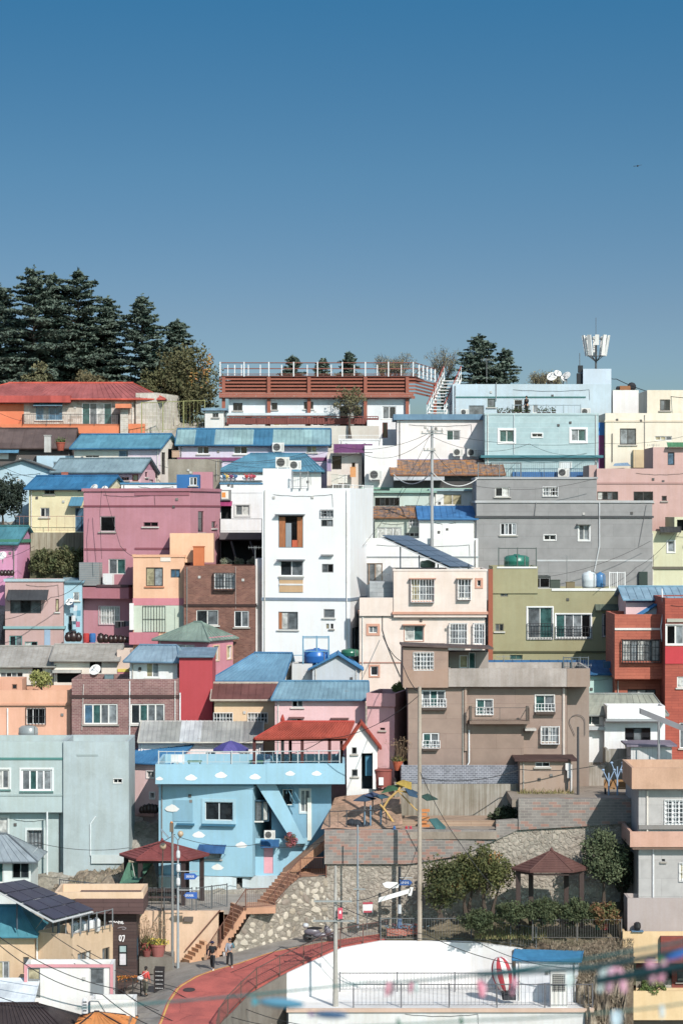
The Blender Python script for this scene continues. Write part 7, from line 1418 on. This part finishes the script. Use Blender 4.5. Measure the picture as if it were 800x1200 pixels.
# bird in the sky
b=P(747,194,150); m=MB(); m.ball(b,.05,.16,.05,8); m.hexa([b,b+Vector((0,.1,0)),b+Vector((.24,.12,.07)),b+Vector((.26,.06,.07))],[b+dz*.02,b+Vector((0,.1,.02)),b+Vector((.24,.12,.08)),b+Vector((.26,.06,.08))]); m.hexa([b,b+Vector((0,.1,0)),b+Vector((-.24,.12,-.02)),b+Vector((-.26,.06,-.02))],[b+dz*.02,b+Vector((0,.1,.02)),b+Vector((-.24,.12,0)),b+Vector((-.26,.06,0))]); tag(m.build('bird',M('3a3c40'),loc=b),'tiny dark bird gliding in the blue sky','bird')

# ---------------------------------------------------------------- scooter
def scooter():
    Y=154.9; g=P(374,1104,Y); r=thing('scooter','grey maxi scooter parked on the pavement against the stone wall','scooter',g,); 
    def q(x,z,dy=0): return g+Vector((x,dy,z))
    for x in(-.72,.72):
        m=MB(); c=q(x,.28); rot=Matrix.Rotation(R(90),3,'X'); m.lathe(c+Vector((0,.06,0)),[(.18,0),(.27,.01),(.28,.06),(.27,.11),(.18,.12)],16,rot=rot); w=m.build('wheel',M('1e1e20'),r); m=MB(); m.lathe(c+Vector((0,.07,0)),[(.03,0),(.17,.02),(.17,.12),(.03,.14)],10,rot=rot); m.build('rim',M('8a8c90','shiny',met=1),w)
    m=MB(); m.ball(q(-.45,.6),.5,.17,.22,12); m.ball(q(.05,.4),.5,.16,.17,12); m.ball(q(.5,.66),.2,.16,.34,12,rot=Matrix.Rotation(R(-20),3,'Y')); m.ball(q(.72,.5),.2,.08,.08,10); m.build('body',M('6f6a74','shiny'),r,smooth=True)
    m=MB(); m.ball(q(-.28,.82),.48,.14,.09,12); m.build('seat',M('1c1c1e'),r,smooth=True); m=MB(); m.ball(q(-.82,.98),.2,.2,.16,12); m.build('top_box',M('c8cacc','shiny'),r,smooth=True); m=MB(); m.hexa([q(.42,.9,-.14),q(.42,.9,.14),q(.46,.9,.14),q(.46,.9,-.14)],[q(.3,1.25,-.11),q(.3,1.25,.11),q(.33,1.25,.11),q(.33,1.25,-.11)]); m.build('windscreen',M('3c4046','shiny'),r); m=MB(); m.tube(q(.38,.98,-.3),q(.38,.98,.3),.02); m.tube(q(.38,.98,0),q(.72,.3,0),.03); m.build('handlebar',M('2c2c2e'),r); m=MB(); m.ball(q(.68,.72),.06,.1,.07,8); m.build('headlight',M('dfe2e6','shiny'),r); m=MB(); m.tube(q(-.2,.25,-.16),q(-.75,.32,-.17),.05,.06,8); m.build('exhaust',M('4a4a4c'),r)
scooter()

railing('cage','grey grille cage standing on the tower roof beside the raised roof room',[(343,572,183.1),(361,572,182.9)],1.15,'8f9396',sp=.12,posts=.6,cat='cage')
for i,(x,w,l) in enumerate(((264,14,'low green planting at the mauve block end of the dark undercroft'),(279,14,'low green planting between the slanted struts of the dark undercroft'),(297,16,'low green planting at the tower end of the dark undercroft'))): broad(l,x,664,654,w,189.6,200+i,('7a8a6a','9a9a8a'),trunk=.02,n=20,ls=.09,name='shrub',cat='shrub')
def crate(x,y,Y,w,h_,c,l,name='crate',cat='crate'):
    b=P(x,y,Y); r=thing(name,l,cat,b); m=MB(); m.box(b,w,w*.7,h_); m.build('box',M(c),r); m=MB(); m.box(b+dz*h_,w*1.08,w*.78,.05); [m.box(b+dz*h_*k,w*1.03,w*.73,.03) for k in(.3,.6)]; m.build('rim',M(c),r)
crate(413.5,559,202.6,.45,.75,'e09a5a','orange box outside the cream house under the purple awning'); crate(401,566,202.4,.8,.6,'e6e2da','white storage bin below the dark doorway of the cream house'); crate(392,568,202.2,.55,.8,'d9d3c8','narrow cream cabinet beside the white storage bin')
crate(76,560,198.4,.5,.4,'b0604a','rusty box by the grey-blue roofed pink house'); crate(206,536,205.3,.6,.5,'c9a58a','pale crate at the foot of the open side stairs'); crate(432,580,195.6,.7,.6,'dfe3e4','white box at the corner of the mint house strip window'); crate(452,640,189.0,.8,.5,'c8ccce','grey box below the low mint shack'); crate(650,690,183.2,.7,.6,'4c5a50','dark green box beside the rooftop arch hut'); crate(668,690,183.2,.6,.45,'8a7a5a','brown crate on the olive house roof'); crate(712,783,175.0,.6,.4,'3f6f94','blue crate on the turquoise house'); crate(40,796,178.4,.6,.5,'8f8a84','grey crate by the cream cottage window'); crate(128,800,178.2,.6,.5,'6f8a94','blue-grey bin by the corrugated lean-to')
# ================================================================ people
def skinmesh(name,joints,edges,radii,mats,matfn,root,sub=1):
    me=bpy.data.meshes.new(name+'_s'); me.from_pydata([tuple(j) for j in joints],edges,[]); o=bpy.data.objects.new(name+'_s',me); COL.objects.link(o)
    md=o.modifiers.new('s','SKIN'); md.use_smooth_shade=True; sv=me.skin_vertices[0].data
    for i,rd in enumerate(radii): sv[i].radius=(rd,rd) if not isinstance(rd,tuple) else rd; sv[i].use_root=(i==0)
    s=o.modifiers.new('u','SUBSURF'); s.levels=sub; s.render_levels=sub
    bpy.context.view_layer.update(); dg=bpy.context.evaluated_depsgraph_get(); nm=bpy.data.meshes.new_from_object(o.evaluated_get(dg)); bpy.data.objects.remove(o)
    n_=bpy.data.objects.new(name,nm); COL.objects.link(n_); nm.materials.clear()
    for m in mats: nm.materials.append(m)
    for p in nm.polygons: p.use_smooth=True; p.material_index=matfn(p.center) if matfn else 0
    n_.parent=root; return n_
def person(label,x,y,Y,hgt,face,top,legs,stride=.25,bag=None,hair='1e1a1a',armb=.2,shoe='e8e8ea',hat=None,sleeve=True,long_hair=True,lean=.03,armup=None,bare_arm=False):
    """face: heading angle (rad), 0 = towards +x"""
    g=P(x,y,Y); r=thing('person',label,'person',g); k=hgt/1.7; c,s=math.cos(face),math.sin(face)
    def q(f,l,z): return Vector(((f*c-l*s)*k,(f*s+l*c)*k,z*k))   # forward,left,up
    skin=M('c99a7c'); J=[];Ed=[];Rd=[]
    def add(p,rd,par=None): J.append(p);Rd.append(rd*k);i=len(J)-1; (Ed.append((par,i)) if par is not None else None); return i
    pel=add(q(0,0,.92),.12); wa=add(q(lean*.3,0,1.08),.105,pel); ch=add(q(lean,0,1.3),.13,wa); nk=add(q(lean+.01,0,1.44),.05,ch); hb=add(q(lean+.03,0,1.52),.07,nk); hd=add(q(lean+.035,0,1.6),.082,hb); ht=add(q(lean+.03,0,1.66),.06,hd)
    add(q(lean+.115,0,1.575),.014,hd)  # nose
    leg=[];arm=[]
    for sd,st in((1,stride),(-1,-stride)):
        hp=add(q(0,.09*sd,.88),.095,pel); kn=add(q(st*.55+.03,.1*sd,.48),.06,hp); an=add(q(st*(1.0 if st>0 else 1.15),.1*sd,.09),.04,kn); to=add(q(st*(1.0 if st>0 else 1.15)+.14,.11*sd,.04),.035,an); leg.append((hp,kn,an,to))
        sh=add(q(lean,.17*sd,1.37),.055,ch)
        if armup and sd==armup: el=add(q(.12,.24*sd,1.15),.04,sh); wr=add(q(.25,.1*sd,1.28),.03,el); fd=Vector(((.1*c)*k,(.1*s)*k,.06*k))
        else: el=add(q(-st*.35-.02,.23*sd,1.11),.04,sh); wr=add(q(-st*.7+.06,.23*sd,.88),.028,el); fd=(J[wr]-J[el]).normalized()*.1*k
        pm=add(J[wr]+fd*.55,.03,wr); arm.append((sh,el,wr,pm)); side=Vector((-s,c,0))
        for fi in range(4): b_=J[pm]+fd*.4+side*((fi-1.5)*.019*k); a1=add(b_+fd*.3,.0095,pm); add(b_+fd*(.6+.12*(fi in(1,2)))-Vector((0,0,.01)),.008,a1)
        th=add(J[pm]+Vector((c,s,0))*.035*k,.011,pm); add(J[pm]+Vector((c,s,0))*.05*k+fd*.35,.009,th)
    off=g; skinmesh('body',J,Ed,Rd,[skin],None,r)
    # trousers
    T=[J[pel]+Vector((0,0,.06*k))];TE=[];TR=[.135*k]
    T.append(J[pel]);TE.append((0,1));TR.append(.14*k)
    for lg in leg:
        b=1
        for i_,rd in((0,.112),(1,.082)): T.append(J[lg[i_]]);TE.append((b,len(T)-1));TR.append(rd*k);b=len(T)-1
        T.append(J[lg[2]].lerp(J[lg[1]],.06));TE.append((b,len(T)-1));TR.append(.065*k)
    skinmesh('trousers',T,TE,TR,[M(legs,'cloth')],None,r)
    T=[J[wa]-Vector((0,0,.16*k)),J[wa],J[ch],J[nk]-Vector((0,0,.05*k))];TE=[(0,1),(1,2),(2,3)];TR=[.145*k,.135*k,.155*k,.075*k]
    for am in arm:
        T.append(J[am[0]]);TE.append((2,len(T)-1));TR.append(.075*k);T.append(J[am[0]].lerp(J[am[1]],.85 if not sleeve else 1));TE.append((len(T)-2,len(T)-1));TR.append(.062*k)
        if sleeve: T.append(J[am[2]].lerp(J[am[1]],.12));TE.append((len(T)-2,len(T)-1));TR.append(.045*k)
    skinmesh('shirt',T,TE,TR,[M(top[0],'cloth'),M(top[1],'cloth')],(lambda p:1 if (p.x*(-s)+p.y*c)>.12*k or p.z>1.33*k and len(top)>2 else 0),r)
    m=MB(); hc=J[hd]+g; m.ball(hc+Vector((-c*.02,-s*.02,.03))*k,.105*k,.1*k,.1*k,12); 
    if long_hair: m.ball(hc+Vector((-c*.06,-s*.06,-.13))*k,.07*k,.09*k,.18*k,10)
    else: m.ball(hc+Vector((-c*.05,-s*.05,-.04))*k,.075*k,.09*k,.1*k,10)
    m.build('hair',M(hair),r,smooth=True)
    m=MB(); 
    for sd in(1,-1): m.ball(g+q(lean+.108,.032*sd,1.605),.012*k,.014*k,.009*k,6)
    m.build('eye',M('1c1818'),r); m=MB(); m.ball(g+q(lean+.106,0,1.535),.01*k,.026*k,.008*k,6); m.build('mouth',M('8a4a44'),r)
    for lg in leg: m=MB(); m.ball(g+J[lg[3]].lerp(J[lg[2]],.45)-Vector((0,0,.02*k)),.13*k,.05*k,.05*k,10,rot=Matrix.Rotation(face,3,'Z')); m.build('shoe',M(shoe),r,smooth=True)
    if hat: m=MB(); m.ball(hc+Vector((0,0,.055))*k,.115*k,.115*k,.075*k,12); m.lathe(hc+Vector((c*.06,s*.06,.05))*k,[(.001,0),(.15*k,-.01),(.15*k,.005),(.001,.015)],14); m.build('hat',M(hat,'cloth'),r,smooth=True)
    return r,g,q,k
def bag(label,name,c,sx,sy,sz,col,strap_to=None):
    r=thing(name,label,'bag',c-Vector((0,0,sz))); m=MB(); m.ball(c,sx,sy,sz,10); m.build('bag_body',M(col,'cloth'),r,smooth=True)
    if strap_to: m=MB(); m.path([c+Vector((0,0,sz*.6)),strap_to[0],strap_to[1]],.014,5); m.build('strap',M(col,'cloth'),r)
r,g,q,k=person('person in black top and black trousers walking along the road edge',249,1137,150.4,1.68,R(-100),('1f2126','1f2126'),'23262c',.22,hat='26284a',sleeve=False)
bag('dark navy backpack carried by the walker in black','backpack',g+q(-.15,-.28,.98),.15,.14,.22,'2a2a48')
r,g,q,k=person('person in grey shirt with teal sleeve walking beside the one in black',269,1134,150.9,1.72,R(-80),('9aa0ae','2a7080'),'26292f',.25,hair='2a2024',long_hair=False,armup=1)
bag('pale tote bag hanging from the arm of the walker in grey','tote_bag',g+q(.05,-.33,.75),.1,.12,.18,'c4c0bc')
r,g,q,k=person('woman in bright red jacket standing by the cafe menu board',170.5,1167,147.7,1.66,R(60),('e0493f','e0493f'),'6a6658',.08,hair='2c2422',long_hair=False,shoe='3a3432')
bag('white shoulder bag worn by the woman in the red jacket','shoulder_bag',g+q(-.22,.22,1.05),.2,.16,.15,'f0eeee',(g+q(-.14,.1,1.25),g+q(0,-.15,1.42)))
r,g,q,k=person('man in dark clothes taking a photo on the ice-blue house terrace',617,487,211.2,1.62,R(-130),('2c2a2c','2c2a2c'),'2a2a2e',.03,hair='2a2220',long_hair=False,armup=1)
r=thing('camera','small black camera held up by the man on the ice-blue terrace','camera',g+q(.3,.12,1.36)); m=MB(); m.box(g+q(.33,.1,1.33),.14,.1,.1); m.build('camera_body',M('1a1a1c'),r); m=MB(); m.tube(g+q(.36,.1,1.38),g+q(.46,.1,1.38),.04); m.build('lens',M('101012'),r)
# seated person under the red flowers by the pots
# ================================================================ near strings with ribbons (out of focus)
def nearline(label,pts,rad,col,d,sag):
    m=MB(); P3=[P(x,y,Y) for x,y,Y in pts]; out=[]
    for i in range(len(P3)-1):
        a,b=P3[i],P3[i+1]; prev=a
        for k in range(1,17): t=k/16; q=a.lerp(b,t)-dz*(sag*4*t*(1-t)); m.tube(prev,q,rad,n=6); prev=q
    tag(m.build('festoon_rope',M(col),loc=P3[0]),label,'rope')
nearline('teal festoon rope strung above the terrace ending at the brick house corner',[(90,1182,26),(430,1152,24),(560,1142,22),(830,1098,20)],.011,'3a8f90',22,.02)
nearline('thicker dark teal rope in front of the brick ground floor',[(700,1150,17),(830,1128,16)],.028,'2c6a6e',17,.0)
nearline('dark teal rope end sloping to the picture edge',[(560,1143,18),(700,1134,17),(830,1108,16)],.02,'2f7478',17,.0)
nearline('lower mint festoon rope along the bottom picture edge',[(330,1206,25),(560,1196,23),(700,1188,21),(830,1172,20)],.008,'7fb8a4',22,.01)
def tassel(x,y,Y,cols,label,s=1.):
    s*=.8
    b=P(x,y,Y); r=thing('ribbon_tassel',label,'tassel',b-dz*.12,'ribbon tassels on the near ropes'); rr_=random.Random(int(x)); 
    for i,c in enumerate(cols):
        s_=s; m=MB(); dx=(i-(len(cols)-1)/2)*.06*s
        a=b+Vector((dx,0,0)); e=a+Vector((rr_.uniform(-.04,.04)*s,rr_.uniform(-.03,.03),-.17*s)); m.tube(b,a,.012*s,n=5); m.tube(a,a.lerp(e,.5),.02*s,.034*s,8); m.tube(a.lerp(e,.5),e,.034*s,.02*s,8); m.build('ribbon',M(c,'cloth'),r)
tassel(458,1152,23.5,('e8a0b0','e8c0c8'),'pink ribbon pair on the teal rope, nearest the white wall corner',.9); tassel(485,1150,23.4,('e8a0b4','d0e0dc'),'pink and mint ribbon pair on the teal rope, second',.8); tassel(564,1150,22.,('e88aa0','f0b0c0'),'pink ribbon pair hanging before the striped balloon',1.); tassel(603,1146,21.8,('e8a0b4',),'single pink ribbon beside the striped balloon basket',1.1)
tassel(668,1142,21.,('d8e8e6','c8dcd8'),'pale mint ribbon pair near the big air conditioner',.8); tassel(716,1136,18.,('cfe4e4','e8b0cc','e8a8c0'),'large mint and pink ribbons at the brick house corner',1.2); tassel(762,1128,16.6,('e8a0bc','eab0c8'),'pink ribbons over the window box, nearer the corner',1.); tassel(778,1126,16.6,('e8a0bc',),'pink ribbon over the window box, nearer the picture edge',1.)
tassel(775,1178,19,('d0e4ea',),'pale blue ribbon low on the mint rope near the picture edge',.7); tassel(722,1186,20,('c8dce4','b8d0dc'),'pale blue ribbon pair low on the mint rope',1.); tassel(540,1192,23,('2f7a60',),'small dark green ribbon on the mint rope by the balloon',.6); tassel(466,1194,23,('3a7a64',),'small dark green ribbon on the mint rope under the terrace',.6)
def fish(label,x,y,Y,L,col,tail,rz=0):
    b=P(x,y,Y); r=thing('paper_fish',label,'decoration',b-dz*.05); m=MB(); m.ball(b,L/2,L*.1,L*.11,14,rot=Matrix.Rotation(R(rz),3,'Y')); m.build('fish_body',M(col),r,smooth=True); m=MB(); t=b+Matrix.Rotation(R(rz),3,'Y')@Vector((-L*.48,0,0)); m.hexa([t,t+Vector((0,.01,0)),t+Vector((-L*.16,.01,L*.1)),t+Vector((-L*.16,0,L*.1))],[t+Vector((0,0,-.01)),t+Vector((0,.01,-.01)),t+Vector((-L*.16,.01,-L*.1)),t+Vector((-L*.16,0,-L*.1))]); m.build('tail_fin',M(tail),r)
fish('blurred blue paper fish hanging near the viewer above the road',330,1176,20,.36,'4a8fae','2a9ab0',4); fish('dark blue paper fish with purple nose near the viewer, lower one',388,1190,19,.26,'34608c','6a4a8a',2); fish('small green and blue paper fish at the picture edge near the viewer',796,1119,16,.2,'2a6ac0','2fa070',-20)
# ================================================================ camera, light, sky
for v in VOLS: v.build()
cam=bpy.data.cameras.new('camera'); co=bpy.data.objects.new('camera',cam); COL.objects.link(co); co.location=(0,0,0); co.rotation_euler=(R(90),0,0)
cam.sensor_fit='HORIZONTAL'; cam.sensor_width=36; cam.lens=36*F/800; cam.clip_start=.5; cam.clip_end=3000; cam.dof.use_dof=True; cam.dof.focus_distance=172; cam.dof.aperture_fstop=1.0*135/(.06*1000)
SC.camera=co
SD=Vector((.35,-.72,.6)).normalized()
el=math.asin(SD.z); az=math.atan2(SD.x,SD.y)
sun=bpy.data.lights.new('sun','SUN'); sun.energy=3.05; sun.angle=R(.5); sun.color=(1,.955,.89); so=bpy.data.objects.new('sun',sun); COL.objects.link(so); so.rotation_euler=SD.to_track_quat('Z','Y').to_euler()
w=bpy.data.worlds.new('World'); SC.world=w; w.use_nodes=True; nt=w.node_tree; bg=nt.nodes['Background']; sky=nt.nodes.new('ShaderNodeTexSky'); sky.sky_type='NISHITA'; sky.sun_disc=False; sky.sun_elevation=el; sky.sun_rotation=az; sky.altitude=0; sky.air_density=SKY_AIR; sky.dust_density=SKY_DUST; sky.ozone_density=SKY_OZ
tc=nt.nodes.new('ShaderNodeTexCoord'); sp=nt.nodes.new('ShaderNodeSeparateXYZ'); nt.links.new(tc.outputs['Generated'],sp.inputs[0]); ml=nt.nodes.new('ShaderNodeMath'); ml.operation='MULTIPLY_ADD'; ml.inputs[1].default_value=SKY_MUL; ml.inputs[2].default_value=SKY_ADD; nt.links.new(sp.outputs[2],ml.inputs[0]); cx=nt.nodes.new('ShaderNodeCombineXYZ'); nt.links.new(sp.outputs[0],cx.inputs[0]); nt.links.new(sp.outputs[1],cx.inputs[1]); nt.links.new(ml.outputs[0],cx.inputs[2]); nm=nt.nodes.new('ShaderNodeVectorMath'); nm.operation='NORMALIZE'; nt.links.new(cx.outputs[0],nm.inputs[0]); nt.links.new(nm.outputs[0],sky.inputs[0])
tint=nt.nodes.new('ShaderNodeMix'); tint.data_type='RGBA'; tint.blend_type='MULTIPLY'; tint.inputs[0].default_value=1; tint.inputs[7].default_value=SKY_TINT
cr=nt.nodes.new('ShaderNodeValToRGB'); nt.links.new(sp.outputs[2],cr.inputs[0]); E=cr.color_ramp.elements; E[0].position=.0765; E[0].color=(.70,.75,.675,1); E[1].position=.5; E[1].color=(1.08,1.2,1.18,1)
for p_,c_ in((.132,(.55,.845,.815,1)),(.196,(.335,.84,.92,1))): x_=E.new(p_); x_.color=c_
nt.links.new(cr.outputs[0],tint.inputs[7]); nt.links.new(sky.outputs[0],tint.inputs[6]); nt.links.new(tint.outputs[2],bg.inputs[0]); bg.inputs[1].default_value=SKY_STR
SC.view_settings.view_transform='Standard'; SC.view_settings.look='None'; SC.view_settings.exposure=EXPO; SC.view_settings.gamma=1
SC.cycles.max_bounces=6; SC.cycles.diffuse_bounces=3; SC.cycles.glossy_bounces=2; SC.cycles.use_denoising=True
